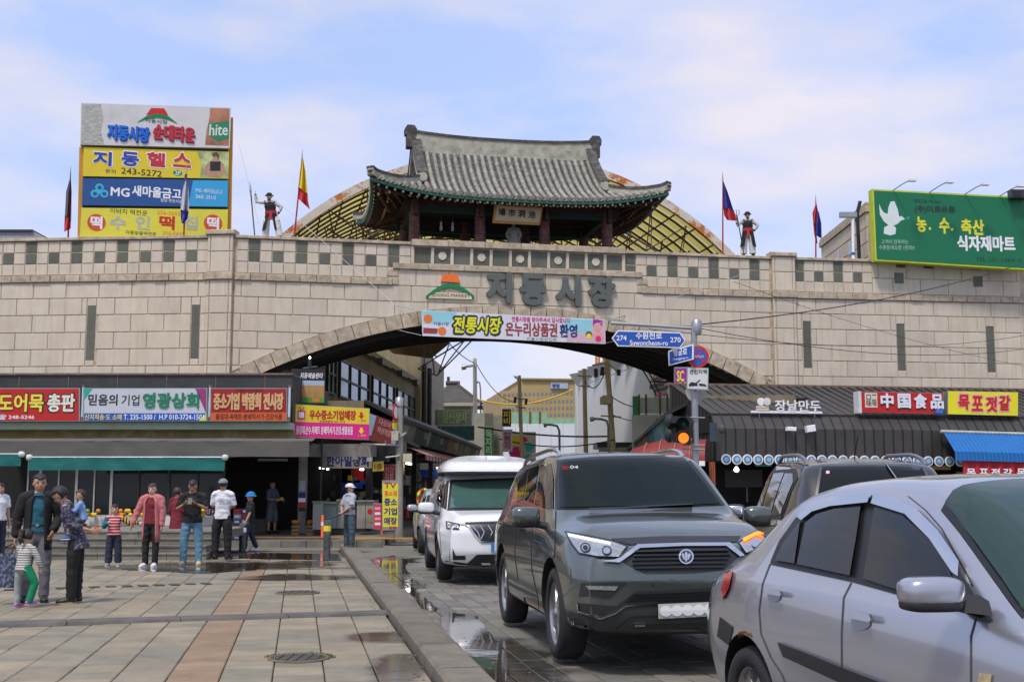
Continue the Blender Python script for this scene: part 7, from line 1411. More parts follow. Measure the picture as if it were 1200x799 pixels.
for x in (516, 509.5): pline(va, 'door_seam', [(x, 592), (x-1, 620), (x+1, 650)], .6, SEAMC, off=.002, g=6, mirror=True)
mirror_(va, 1.12, 1.17, 1.17, (.11, .14, .09), VWH, BPL)
M = Matrix.Translation((-.15, 0, 1.84)); b = MB()
b.grid(lambda s, q: (lambda a, t: ((-.15)+1.28*math.copysign(abs(math.cos(a))**.5, math.cos(a))*math.cos(t)**.6, (.88)*math.copysign(abs(math.sin(a))**.5, math.sin(a))*math.cos(t)**.6, 1.80+.31*math.sin(t)**.9*(1-.25*max(0, math.cos(a)))))(6.28318*s, 1.5707*q), 40, 12); rb2 = local(va, 'roof_box', b, VWH)
b = MB(); b.grid(lambda s, q: ((-.15)+1.27*math.copysign(abs(math.cos(6.28318*s))**.5, math.cos(6.28318*s)), (.87)*math.copysign(abs(math.sin(6.28318*s))**.5, math.sin(6.28318*s)), 1.765+.04*q), 40, 1); local(va, 'box_tray', b, BPL, rb2)
for x in (.5, -.9): b = MB(); b.tube([(x, -.8, 1.80), (x, -.7, 1.83), (x, .7, 1.83), (x, .8, 1.80)], .02, 6); local(va, 'cross_bar', b, BPL)
# ---------------------------------------------------------------- small silver car
SM = dict(x=(-1.8, 1.75), axle=(1.15, -1.2), W=1.68, R=.30, Ra=.36, spokes=5, bulge=(.16, .06), sg={'zt': .10, 'wr': .1}, zt=[(-1.8, 1.2), (-1.6, 1.42), (-1, 1.52), (0, 1.54), (.3, 1.48), (1.0, 1.08), (1.2, 1.02), (1.6, .92), (1.75, .8)], zb=[(-1.8, 1.0), (.8, .95), (1.75, .75)], ws=[(-1.8, .7), (-1.5, .82), (1.2, .84), (1.75, .62)], wb=[(-1.8, .68), (-1.4, .79), (1.0, .80), (1.75, .6)], wr=[(-1.8, .56), (-1, .58), (.3, .6), (1.0, .68), (1.75, .5)], z0=[(-1.8, .3), (-1.5, .2), (1.5, .2), (1.75, .22)], nose=[(.2, -.08), (.5, .05), (.9, -.08)], tail=[(.3, 0), (1.5, -.1)])
smc = build_car('parked_car', 'small silver hatchback half hidden left of the white people carrier', 'car', (-1.58, 30.5), (.13, -.9915), SM, carpaint('pale_silver_paint', (.46, .47, .49), .6, .3), 'cars crowding the road')
patch(smc, 'windscreen', [(501, 580), (530, 577.5), (560, 577.5), (568, 596), (530, 597.5), (496, 598)], TGL, .008, g=6); patch(smc, 'side_window', [(491, 594), (496, 584), (499.5, 580.5), (494.5, 597)], TGL, .008, g=3, mirror=True)
patch(smc, 'headlight', [(496, 606), (502.5, 605.5), (503.5, 613), (500, 618), (495.5, 612.5)], LENS, .01, g=3, mirror=True); patch(smc, 'headlight_glow', [(498, 608), (501.5, 608), (501.8, 612.5), (498.8, 613)], mat('warm_glow', (1, .75, .4), emit=2.5, var=0), .016, g=3); patch(smc, 'fog_lamp', [(497.5+2.6*math.cos(k*.785), 629.5+2.8*math.sin(k*.785)) for k in range(8)], CHROME, .008, g=3, mirror=True)
patch(smc, 'lower_grille', [(504, 628), (560, 627), (560, 640), (496, 639)], BPL, .006, g=6); mirror_(smc, .8, .95, 1.05, (.08, .12, .08), mat('pale_silver_paint', (.46, .47, .49)))
# ================================================================== people
def skinm(n, c): return mat(n, c, .55, var=.06, vs=8)
SK = skinm('skin', (.42, .235, .15)); SKL = skinm('skin_light', (.52, .32, .22)); HAIR = mat('black_hair', (.012, .010, .009), .45, var=.3, vs=30, bump=.6, bs=60); HAIRB = mat('brown_hair', (.035, .018, .012), .45, var=.3, vs=30, bump=.6, bs=60)
def cloth(n, c, **k): return mat(n, c, .85, var=.10, vs=7, bump=.25, bs=14, **k)
def stripes(n, cs, per, axis=2):
    m = cloth(n, cs[0]); t = m.node_tree; b = t.nodes['Principled BSDF']; g = t.nodes.new('ShaderNodeTexCoord'); sx = t.nodes.new('ShaderNodeSeparateXYZ'); t.links.new(g.outputs['Object'], sx.inputs[0])
    a = t.nodes.new('ShaderNodeMath'); a.operation = 'MULTIPLY'; a.inputs[1].default_value = 1/per; t.links.new(sx.outputs[axis], a.inputs[0]); f = t.nodes.new('ShaderNodeMath'); f.operation = 'FRACT'; t.links.new(a.outputs[0], f.inputs[0])
    r = t.nodes.new('ShaderNodeValToRGB'); r.color_ramp.interpolation = 'CONSTANT'; e = r.color_ramp.elements
    for i, (p, c) in enumerate(cs[1]):
        el = e[i] if i < 2 else e.new(p); el.position = p; el.color = (*c, 1)
    t.links.new(f.outputs[0], r.inputs[0]); t.links.new(r.outputs[0], b.inputs['Base Color']); return m
V = Vector
def etube(mb, pts, rad, lat=V((0, 1, 0)), n=14, dome=True):
    """closed tube with elliptic sections; rad = (across lat, other) per point"""
    pts = [V(p) for p in pts]; vs = []; fs = []; P_, R_ = list(pts), [r if isinstance(r, tuple) else (r, r) for r in rad]
    if dome:
        d0 = (pts[0]-pts[1]).normalized(); d1 = (pts[-1]-pts[-2]).normalized(); a, z = R_[0], R_[-1]
        P_ = [pts[0]+d0*min(a)*.75, pts[0]+d0*min(a)*.45]+P_+[pts[-1]+d1*min(z)*.45, pts[-1]+d1*min(z)*.75]; R_ = [(a[0]*.35, a[1]*.35), (a[0]*.78, a[1]*.78)]+R_+[(z[0]*.78, z[1]*.78), (z[0]*.35, z[1]*.35)]
    for i, p in enumerate(P_):
        d = (P_[min(i+1, len(P_)-1)]-P_[max(i-1, 0)]).normalized(); l = lat-d*lat.dot(d); l = l.normalized() if l.length > .05 else d.orthogonal().normalized(); f = d.cross(l)
        for j in range(n): t = 2*math.pi*j/n; vs.append(p+l*math.cos(t)*R_[i][0]+f*math.sin(t)*R_[i][1])
    m = len(P_)
    for i in range(m-1):
        for j in range(n): fs.append((i*n+j, i*n+(j+1) % n, (i+1)*n+(j+1) % n, (i+1)*n+j))
    fs += [tuple(range(n-1, -1, -1)), tuple(range((m-1)*n, m*n))]; mb.add(vs, fs); return mb
def ball(mb, c, r, M=None, n=14):
    c = V(c); pts = []
    vs = []; fs = []; m = 9
    for i in range(m+1):
        ph = math.pi*(i/m-.5)*.998
        for j in range(n): t = 2*math.pi*j/n; q = V((r[0]*math.cos(ph)*math.cos(t), r[1]*math.cos(ph)*math.sin(t), r[2]*math.sin(ph))); vs.append(c+((M@q) if M else q))
    for i in range(m):
        for j in range(n): fs.append((i*n+j, i*n+(j+1) % n, (i+1)*n+(j+1) % n, (i+1)*n+j))
    fs += [tuple(range(n-1, -1, -1)), tuple(range(m*n, (m+1)*n))]; mb.add(vs, fs); return mb
def fuse(mb, name, m, parent, vox, it=3, label=None, local_=True, disp=0):
    me = mb.mesh(name, m); fixn(me); ob = bpy.data.objects.new(name, me); tmp = bpy.data.scenes.new('tmp'); tmp.collection.objects.link(ob)
    r = ob.modifiers.new('r', 'REMESH'); r.mode = 'VOXEL'; r.voxel_size = vox; r.use_smooth_shade = True; s_ = ob.modifiers.new('s', 'SMOOTH'); s_.iterations = it; s_.factor = .5
    with bpy.context.temp_override(scene=tmp, view_layer=tmp.view_layers[0]): nm = bpy.data.meshes.new_from_object(ob.evaluated_get(bpy.context.evaluated_depsgraph_get()))
    bpy.data.objects.remove(ob); bpy.data.scenes.remove(tmp); nm.name = name; nm.materials.clear(); nm.materials.append(m)
    if disp:
        a = np.zeros(len(nm.vertices)*3, 'f'); nm.vertices.foreach_get('co', a); a = a.reshape(-1, 3)
        for i in range(len(a)): a[i] += disp*noise.noise(V((a[i][0]*9, a[i][1]*9, a[i][2]*16)))
        nm.vertices.foreach_set('co', a.ravel())
    nm.polygons.foreach_set('use_smooth', [True]*len(nm.polygons)); return link(name, nm, parent, label, local=True)
def hand(mb, w_, d, palm_n, h, s, curl=.5):
    """palm, four bent fingers of different lengths and a thumb; d along the forearm, palm_n out of the palm"""
    d = V(d).normalized(); pn = V(palm_n); pn = (pn-d*pn.dot(d)).normalized(); a = d.cross(pn).normalized()*s; k = h/1.7
    etube(mb, [w_, w_+d*.045*k, w_+d*.085*k], [(.024*k, .017*k), (.040*k, .015*k), (.040*k, .013*k)], lat=a)
    for i, (o, L) in enumerate(((.030, .070), (.010, .080), (-.010, .074), (-.029, .058))):
        p = w_+d*.085*k+a*o*k; q = p; pts = [p]; dd = d
        for t in range(3): dd = (dd*math.cos(curl*.6)+pn*math.sin(curl*.6)).normalized(); q = q+dd*L*k*(.45, .32, .23)[t]; pts.append(q)
        etube(mb, pts, [.0095*k, .0092*k, .0085*k, .007*k], lat=a, n=8)
    p = w_+d*.03*k+a*.03*k; etube(mb, [p, p+(a*.7+d*.6+pn*.3).normalized()*.04*k, p+(a*.7+d*.6+pn*.3).normalized()*.04*k+(d+pn*.5).normalized()*.03*k], [.012*k, .0105*k, .009*k], lat=pn, n=8)
class Pn: pass
def person(label, x, y, z=0.0, a=0, H=1.7, cat='person', group=None, name='person', lean=(0, 0), head=(0, 0, 0), uaL=(0, .15, -1), laL=(.15, .05, -1), uaR=(0, -.15, -1), laR=(.15, -.05, -1), thL=(0, .05, -1), shL=(0, 0, -1), thR=(0, -.05, -1), shR=(0, 0, -1), skin=None, hair=None, fat=.92, curl=.5, vox=.0075, palmL=(0, -1, 0), palmR=(0, 1, 0), child=0, twist=0, hairstyle='short', seat=None):
    a = math.radians(a); q = Pn(); q.H = H; q.skin = skin or SK; hd = H*(.148+.05*child); k = H/1.7; q.k = k; q.fat = fat
    q.root = thing(name, label, cat, (x, y, z), group, math.atan2(-math.cos(a), math.sin(a)))
    n = lambda v: V(v).normalized(); T, S_ = .245*H*(1-.08*child), .245*H*(1-.08*child)
    hipL, hipR = V((0, .052*H, 0)), V((0, -.052*H, 0)); q.kL = hipL+n(thL)*T; q.kR = hipR+n(thR)*T; q.aL = q.kL+n(shL)*S_; q.aR = q.kR+n(shR)*S_
    low = min(q.aL.z, q.aR.z)-.042*H if seat is None else -seat
    off = V((0, 0, -low)); q.hL, q.hR, q.kL, q.kR, q.aL, q.aR = [v+off for v in (hipL, hipR, q.kL, q.kR, q.aL, q.aR)]; q.hip = off.copy()
    up = V((lean[0], lean[1], 1)).normalized(); q.up = up; tw = Matrix.Rotation(math.radians(twist), 3, 'Z'); q.lat = (tw@V((0, 1, 0))); TL = H*(.285-.03*child)
    q.ch = q.hip+up*TL*.72; q.nk = q.hip+up*TL; sw = .108*H*(1-.06*child)*(1+.3*(fat-1)); q.sL = q.nk-up*.012*H+q.lat*sw; q.sR = q.nk-up*.012*H-q.lat*sw
    UL, LL = .165*H*(1-.1*child), .148*H*(1-.1*child); q.eL = q.sL+n(uaL)*UL; q.eR = q.sR+n(uaR)*UL; q.wL = q.eL+n(laL)*LL; q.wR = q.eR+n(laR)*LL
    hv = (up+V((head[0]*.5, head[1]*.5, 0))).normalized(); q.hc = q.nk+hv*(.016*H+hd*.52); q.hd = hd
    RH = Matrix.Rotation(math.radians(head[2]), 3, 'Z')@Matrix.Rotation(math.atan2(head[0]+lean[0], 1)*.9, 3, 'Y'); q.RH = RH
    b = MB(); F_ = fat
    etube(b, [q.hip-V((0, 0, .02*H)), q.hip+up*TL*.25, q.hip+up*TL*.5, q.ch, q.nk-up*.012*H], [(.088*H*F_, .060*H*F_), (.078*H*F_, .056*H*F_), (.082*H*F_, .058*H*F_), (.097*H*F_, .062*H*F_), (.07*H, .042*H)], lat=q.lat)
    etube(b, [q.sL-up*.012*H, q.sL.lerp(q.nk, .55)+up*.002*H, q.nk+up*.006*H, q.sR.lerp(q.nk, .55)+up*.002*H, q.sR-up*.012*H], [.030*H, .036*H, .040*H, .036*H, .030*H], lat=up)
    etube(b, [q.nk-up*.02*H, q.nk+hv*.05*H, q.hc], [(.036*H, .034*H), (.030*H, .031*H), (.03*H, .03*H)])
    for h_, kn, an, s in ((q.hL, q.kL, q.aL, 1), (q.hR, q.kR, q.aR, -1)):
        etube(b, [h_, h_.lerp(kn, .4), kn, kn.lerp(an, .35), an], [.05*H*F_, .047*H*F_, .033*H, .032*H, .021*H]); f = V((1, s*.15, -.0)).normalized()
        etube(b, [an+V((-.015*H, 0, -.022*H)), an+f*.05*H+V((0, 0, -.026*H)), an+f*.1*H+V((0, 0, -.03*H))], [.022*H, (.025*H, .018*H), (.021*H, .012*H)])
    for s_, el, wr, pn_, s in ((q.sL, q.eL, q.wL, palmL, 1), (q.sR, q.eR, q.wR, palmR, -1)):
        etube(b, [s_, s_.lerp(el, .5), el, el.lerp(wr, .4), wr], [.033*H*F_, .027*H*F_, .022*H, .021*H, .0145*H]); hand(b, wr, wr-el, pn_, H*(1-.1*child), s, curl)
    e = hd/2; hp = lambda x_, y_, z_: q.hc+RH@V((x_*e, y_*e, z_*e))
    ball(b, hp(-.05, 0, .18), (e*.80, e*.66, e*.80), RH); ball(b, hp(.16, 0, -.32), (e*.56, e*.50, e*.62), RH); ball(b, hp(.72, 0, -.12), (e*.16, e*.10, e*.16), RH, 10); ball(b, hp(.68, 0, .02), (e*.1, e*.07, e*.2), RH, 10)
    for s in (-1, 1): ball(b, hp(-.05, s*.66, -.05), (e*.14, e*.07, e*.2), RH, 8); ball(b, hp(.5, s*.28, -.22), (e*.2, e*.2, e*.16), RH, 8)
    q.body = fuse(b, 'body', q.skin, q.root, vox*H, 2)
    for s in (-1, 1):
        b = MB(); ball(b, hp(.63, s*.25, .10), (e*.07, e*.13, e*.05), RH, 8); link('eye', b.mesh('eye', BLACK), q.root, local=True); b = MB(); ball(b, hp(.66, s*.26, .26), (e*.05, e*.17, e*.035), RH, 8); link('eyebrow', b.mesh('eyebrow', HAIR), q.root, local=True)
    b = MB(); ball(b, hp(.69, 0, -.46), (e*.06, e*.18, e*.045), RH, 8); link('mouth', b.mesh('mouth', mat('lips', (.30, .09, .07))), q.root, local=True)
    if hairstyle:
        hb = MB(); nu, nv = 30, 18; vs = []; fs = []
        for j in range(nv+1):
            ph = math.pi*(j/nv-.5)
            for i in range(nu):
                t = 2*math.pi*i/nu; d = V((math.cos(ph)*math.cos(t), math.cos(ph)*math.sin(t), math.sin(ph))); R0 = V((.90*d.x-.06, .76*d.y, .90*d.z+.2)); R0 *= 1+.05*noise.noise(d*4+V((x, y, 0)))
                lim = (-.15 if d.x > -.15 else -.55) if hairstyle == 'short' else -.75
                if d.x > .25 and d.z < .30+.1*abs(d.y) or d.z < lim or (hairstyle == 'bob' and d.x > .25 and d.z < .35): R0 *= .62
                elif hairstyle == 'bob': R0.y *= 1.12; R0.x -= .06
                vs.append(q.hc+RH@(R0*e))
        for j in range(nv):
            for i in range(nu): fs.append((j*nu+i, j*nu+(i+1) % nu, (j+1)*nu+(i+1) % nu, (j+1)*nu+i))
        hb.add(vs, fs, smooth=True); link('hair', fix_(hb.mesh('hair', hair or HAIR)), q.root, local=True)
    return q
def trousers(q, m, length=1.0, w_=1.0, top=.06, name='trousers'):
    H = q.H; b = MB(); F_ = q.fat
    etube(b, [q.hip+q.up*top*H, q.hip, q.hip-V((0, 0, .045*H))], [(.088*H*F_, .064*H*F_), (.097*H*F_, .070*H*F_), (.088*H*F_, .065*H*F_)])
    for h_, kn, an in ((q.hL, q.kL, q.aL), (q.hR, q.kR, q.aR)):
        if length >= 1: e_ = an+(an-kn).normalized()*.008*H; pts = [h_, h_.lerp(kn, .5), kn, kn.lerp(an, .5), e_]; r = [.056*H*F_, .052*H*w_, .043*H*w_, .039*H*w_, .036*H*w_]
        else: e_ = kn.lerp(an, max(0, length*2-1)) if length > .5 else h_.lerp(kn, length*2); pts = [h_, h_.lerp(kn, .5), e_]; r = [.056*H*F_, .054*H*w_, .052*H*w_]
        etube(b, pts, r, dome=False)
    return fuse(b, name, m, q.root, .0085*H, 2, disp=.006*H)
def top_(q, m, sleeve=.5, hem=.02, w_=1.0, name='shirt', flare=0, collar=None, vox=.0085):
    H = q.H; b = MB(); F_ = q.fat*w_; TL = (q.nk-q.hip).length
    pts = [q.hip-q.up*hem*H, q.hip+q.up*TL*.25, q.hip+q.up*TL*.5, q.ch, q.nk-q.up*.020*H, q.nk+q.up*.004*H]; r = [(.112*H*F_+flare, .080*H*F_+flare), (.095*H*F_, .071*H*F_), (.094*H*F_, .069*H*F_), (.105*H*F_, .070*H*F_), (.078*H, .048*H), (.044*H, .038*H)]
    if hem > .08: pts.insert(1, q.hip); r.insert(1, (.096*H*F_+flare*.5, .071*H*F_+flare*.5))
    etube(b, pts, r, lat=q.lat, dome=False)
    etube(b, [q.sL-q.up*.010*H, q.sL.lerp(q.nk, .5)-q.up*.001*H, q.nk-q.up*.006*H, q.sR.lerp(q.nk, .5)-q.up*.001*H, q.sR-q.up*.010*H], [.040*H, .043*H, .044*H, .043*H, .040*H], lat=q.up)
    for s_, el, wr in ((q.sL, q.eL, q.wL), (q.sR, q.eR, q.wR)):
        if sleeve <= .5: pts = [s_, s_.lerp(el, sleeve*2*.5), s_.lerp(el, sleeve*2)]; r = [.041*H*F_, .038*H*w_, .038*H*w_]
        else: e_ = el.lerp(wr, (sleeve-.5)*2); pts = [s_, s_.lerp(el, .5), el, el.lerp(e_, .5), e_]; r = [.041*H*F_, .036*H*w_, .032*H*w_, .029*H*w_, .025*H*w_]
        etube(b, pts, r, dome=False)
    o = fuse(b, name, m, q.root, vox*H, 2, disp=.006*H)
    if collar:
        cb = MB(); cb.grid(lambda s, t: q.nk+V((.046*H*math.cos(6.283*s)*(1+.25*t), .050*H*math.sin(6.283*s)*(1+.3*t), (.022-.022*t)*H+.002)), 20, 2); link('collar', cb.mesh('collar', collar), o, local=True)
    return o
def coat(q, m, gap=25, hem=.25, sleeve=1.0, w_=1.13, name='jacket'):
    H = q.H; F_ = q.fat*w_; TL = (q.nk-q.hip).length; b = MB(); g = math.radians(gap)
    lv = [(-hem*H, .108, .085), (0, .104, .080), (TL*.3, .098, .074), (TL*.6, .102, .074), (TL*.84, .110, .074), (TL*.97, .090, .058), (TL*1.06, .048, .042)]
    for k in range(len(lv)):
        pass
    def pt(s, t, d):
        i = min(int(t*(len(lv)-1)), len(lv)-2); f = t*(len(lv)-1)-i; z, rl, rf = [lv[i][c]+(lv[i+1][c]-lv[i][c])*f for c in range(3)]; gg = g*(1.15-.55*t); an = gg+(2*math.pi-2*gg)*s
        return q.hip+q.up*z+q.lat*math.sin(an)*(rl*H*F_+d)+q.up.cross(q.lat)*-1*math.cos(an)*(rf*H*F_+d)*(1+.05*noise.noise(V((an*3, z*8, q.H))))
    n, m_ = 40, 16; vs = [pt(i/n, j/m_, d) for d in (0, -.012*H) for j in range(m_+1) for i in range(n+1)]; N_ = (n+1)*(m_+1); fs = []
    for j in range(m_):
        for i in range(n): a = j*(n+1)+i; fs += [(a, a+1, a+n+2, a+n+1), (N_+a, N_+a+n+1, N_+a+n+2, N_+a+1)]
        for i in (0, n): a = j*(n+1)+i; fs.append((a, a+n+1, N_+a+n+1, N_+a))
    for i in range(n): fs.append((i, i+1, N_+i+1, N_+i))
    b.add(vs, fs, smooth=True); me = fix_(b.mesh(name, m)); o = link(name, me, q.root, local=True); b = MB()
    for s_, el, wr in ((q.sL, q.eL, q.wL), (q.sR, q.eR, q.wR)):
        e_ = el.lerp(wr, sleeve); etube(b, [s_, s_.lerp(el, .5), el, el.lerp(e_, .5), e_], [.045*H*F_, .041*H*w_, .036*H*w_, .032*H*w_, .029*H*w_])
    etube(b, [q.sL-q.up*.006*H, q.sL.lerp(q.nk, .5)+q.up*.006*H, q.nk-q.up*.004*H-V((.02*H, 0, 0)), q.sR.lerp(q.nk, .5)+q.up*.006*H, q.sR-q.up*.006*H], [.047*H, .049*H, .042*H, .049*H, .047*H], lat=q.up)
    so = fuse(b, 'sleeves', m, o, .009*H, 2, disp=.006*H); return o
def shoes(q, m, sole=None):
    H = q.H
    for an, s in ((q.aL, 1), (q.aR, -1)):
        f = V((1, s*.15, 0)).normalized(); l = V((-f.y, f.x, 0)); b = MB(); z = an.z-.042*H
        etube(b, [V((an.x, an.y, z+.030*H))-f*.028*H, V((an.x, an.y, z+.034*H))+f*.01*H, V((an.x, an.y, z+.026*H))+f*.06*H, V((an.x, an.y, z+.019*H))+f*.105*H], [(.026*H, .028*H), (.028*H, .03*H), (.030*H, .022*H), (.026*H, .015*H)], lat=l)
        o = link('shoe', fix_(b.mesh('shoe', m)), q.root, local=True)
        for p in o.data.polygons: p.use_smooth = True
        b = MB(); pl = [(an+f*(.035*H+.085*H*math.cos(t*.524))+l*(.033*H*math.sin(t*.524))) for t in range(12)]; b.add([(p.x, p.y, z+.001) for p in pl]+[(p.x, p.y, z+.013*H) for p in pl], [tuple(range(11, -1, -1)), tuple(range(12, 24))]+[(i, (i+1) % 12, 12+(i+1) % 12, 12+i) for i in range(12)]); link('sole', b.mesh('sole', sole or WHITE), o, local=True)
def cap(q, m, brim=True, bucket=False, back=False):
    e = q.hd/2; b = MB(); sx = -1 if back else 1
    b.grid(lambda s, t: q.hc+q.RH@V(((.96*math.cos(1.57*t)*math.cos(6.283*s)-.06)*e, .80*math.cos(1.57*t)*math.sin(6.283*s)*e, (.34+.78*math.sin(1.57*t))*e)), 24, 8); o = link('hat', b.mesh('hat', m), q.root, local=True)
    b = MB()
    if bucket: b.grid(lambda s, t: q.hc+q.RH@V(((.92+.35*t)*math.cos(6.283*s)*e-.06*e, (.78+.35*t)*math.sin(6.283*s)*e, (.40-.28*t)*e)), 24, 2)
    else: b.grid(lambda s, t: q.hc+q.RH@V((sx*(.80+.62*t)*math.cos((s-.5)*1.9)*e, .72*math.sin((s-.5)*1.9)*e*(1+.05*t), (.38-.10*t-.08*abs(s-.5))*e)), 14, 3)
    link('brim', b.mesh('brim', m), o, local=True); return o
def gp(px, py, z=0): p = G(px, py, z); return p.x, p.y, z
BLK = cloth('black_cloth', (.009, .009, .010)); NVY = cloth('navy_cloth', (.018, .024, .045)); GRYT = cloth('grey_cloth', (.15, .14, .16)); MARN = cloth('maroon_cloth', (.16, .010, .022)); WHT = cloth('white_cloth', (.66, .66, .70)); JEAN = cloth('light_denim', (.11, .23, .32)); JEAN2 = cloth('blue_denim', (.05, .10, .19)); PINK = cloth('pink_wool', (.46, .15, .15)); BG = cloth('beige_suede', (.42, .38, .27)); DKS = mat('dark_shoe', (.02, .018, .016), .4)
# man in teal polo, black jacket
q = person('man in open black jacket and teal polo holding a dark bag, foremost adult at left', *gp(40, 705), a=18, H=1.72, uaR=(-.05, -.28, -1), laR=(.15, -.05, -1), uaL=(-.12, .30, -1), laL=(.75, -.25, -.75), thL=(.06, .06, -1), thR=(.05, -.07, -1), shL=(-.06, 0, -1), shR=(-.05, 0, -1), head=(.08, 0, 10), vox=.0062, palmL=(-.5, -1, 0))
trousers(q, GRYT, w_=1.05); top_(q, cloth('teal_polo', (.012, .10, .14)), .3, .0, w_=1.0, collar=cloth('teal_collar', (.010, .085, .12)), vox=.007); coat(q, BLK, 30, .13, .93); shoes(q, DKS, DKS)
b = MB(); etube(b, [q.hip+q.up*.050*1.72, q.hip+q.up*.066*1.72], [(.165, .122)]*2, dome=False); link('belt', b.mesh('belt', DKS), q.root, local=True); b = MB(); b.box(.115, .13, -.02, .02, q.hip.z+.085, q.hip.z+.115); link('buckle', b.mesh('buckle', CHROME), q.root, local=True)
bgp = q.root.matrix_basis@(q.wR+V((.0, 0, -.08))); rzm = q.root.rotation_euler.z
bm0 = P(7, 668, 16.1)
t = thing('handbag', 'dark blue patterned bag hanging at the left edge from the jacketed man\'s hand', 'bag', bm0); b = MB(); b.M = Matrix.Translation(P(7, 668, 16.1)); b.grid(lambda s, v: V((.17*math.cos(6.283*s)*(.75+.35*math.sin(2.6*v+.3)), .07*math.sin(6.283*s), -.22+.44*v)), 20, 8); b.build('pouch', mat('navy_pattern_cloth', (.03, .045, .10), .8, var=.0, dirt=(.35, .36, .42), ds=22, da=.9), t); b = MB(); b.tube([P(2, 652, 16.1), P(6, 641, 16.15), bgp, P(12, 652, 16.1)], .010, 6); b.build('strap', BLK, t)
# woman carrying a toddler
DOT = mat('dotted_navy_cloth', (.018, .018, .045), .85, var=0, dirt=(.34, .30, .36), ds=30, da=.85)
q = person('woman in dotted navy blouse bending her head, a toddler on her back', *gp(86, 706.5), a=-78, H=1.60, lean=(.32, 0), head=(.8, 0, 10), uaL=(-.35, .15, -1), laL=(-.9, -.1, -.25), uaR=(-.35, -.15, -1), laR=(-.95, .2, -.2), thL=(.06, .03, -1), thR=(-.06, -.03, -1), hairstyle='bob', vox=.007)
trousers(q, BLK, w_=1.1); top_(q, DOT, .82, .10, w_=1.12, name='blouse', flare=.01); shoes(q, DKS, mat('tan_sole', (.40, .30, .17)))
wq = q.root.matrix_basis.copy(); bp = wq@(q.hip+q.up*.27+V((-.15, .0, .0)))
q = person('toddler in pale blue shirt riding on the back of the woman in dotted blouse', bp.x, bp.y, bp.z, a=-78, H=.80, child=1, seat=0, lean=(.15, 0), thL=(.75, .55, -.35), shL=(.1, .15, -1), thR=(.75, -.55, -.35), shR=(.1, -.15, -1), uaL=(.5, .35, -.8), laL=(1, -.2, -.1), uaR=(.5, -.35, -.8), laR=(1, .2, -.1), hair=HAIRB, head=(-.1, 0, 20), vox=.011)
trousers(q, cloth('slate_cloth', (.10, .12, .13)), .95); top_(q, cloth('pale_blue_shirt', (.20, .32, .58)), .9, .03, w_=1.15); shoes(q, cloth('blue_shoe', (.05, .12, .35)), WHITE)
# little girl
q = person('little girl with ponytail in striped top, one leg in green, by the jacketed man', *gp(25, 711.5), a=158, H=1.02, child=.9, lean=(.12, 0), head=(.15, 0, 0), uaL=(.35, .35, -1), laL=(.4, .1, -1), uaR=(.3, -.45, -1), laR=(.3, -.15, -1), thL=(.05, .15, -1), shL=(0, 0, -1), thR=(.28, -.36, -.85), shR=(-.22, .18, -1), hairstyle='bob', vox=.009, skin=SKL)
# the right (picture right) leg is the green one
o = trousers(q, cloth('grey_legging', (.30, .31, .30)), 1.0, w_=1.0, name='leggings'); H = q.H
b = MB(); etube(b, [q.hip, q.hR, q.hR.lerp(q.kR, .5), q.kR, q.kR.lerp(q.aR, .5), q.aR+V((0, 0, -.01))], [.060*H, .066*H, .061*H, .053*H, .049*H, .046*H], dome=False); fuse(b, 'green_legging', cloth('green_legging', (.0, .20, .085)), q.root, .010*H, 2)
top_(q, stripes('striped_knit', ((.6, .6, .55), ((0, (.56, .54, .48)), (.55, (.16, .16, .17)))), .030), .97, .05, w_=1.12, name='striped_top'); shoes(q, mat('purple_shoe', (.42, .14, .48), .5), mat('pink_sole', (.65, .25, .5)))
b = MB(); e = q.hd/2; etube(b, [q.hc+V((-.6*e, 0, .8*e)), q.hc+V((-1.15*e, 0, .85*e)), q.hc+V((-1.35*e, 0, -.2*e)), q.hc+V((-1.2*e, 0, -.9*e))], [.2*e, .33*e, .3*e, .1*e]); link('ponytail', b.mesh('ponytail', HAIRB), q.root, local=True)
# person at the edge
q = person('person in white T-shirt cut by the left edge, behind the jacketed man', P(-3, 640, 26).x, 26, .0, a=60, H=1.66); trousers(q, NVY); top_(q, WHT, .4, .02, w_=1.05); shoes(q, DKS)
# boy
BS = stripes('red_striped_vest', ((.5, .02, .03), ((0, (.46, .012, .022)), (.62, (.60, .50, .50)))), .058)
q = person('small boy in red striped vest with one teal and one bumblebee sleeve', *gp(132, 663), a=12, H=1.24, child=.55, uaL=(.1, .8, -.6), laL=(.1, 1, .05), uaR=(.1, -.35, -1), laR=(.9, .5, .5), thL=(-.02, .12, -1), thR=(0, -.08, -1), vox=.0085, skin=SKL)
trousers(q, NVY, .97, 1.1); top_(q, BS, .08, .03, w_=1.1, name='vest'); H = q.H
for s_, el, wr, m_ in ((q.sL, q.eL, q.wL, stripes('bee_sleeve', ((.5, .3, .02), ((0, (.02, .02, .03)), (.5, (.60, .36, .03)))), .055, 1)), (q.sR, q.eR, q.wR, cloth('teal_sleeve', (.01, .12, .20)))): b = MB(); etube(b, [s_.lerp(el, .1), s_.lerp(el, .6), el, el.lerp(wr, .9)], [.046*H, .044*H, .042*H, .038*H]); fuse(b, 'sleeve', m_, q.root, .010*H, 2)
shoes(q, cloth('grey_shoe', (.22, .24, .23)), WHITE)
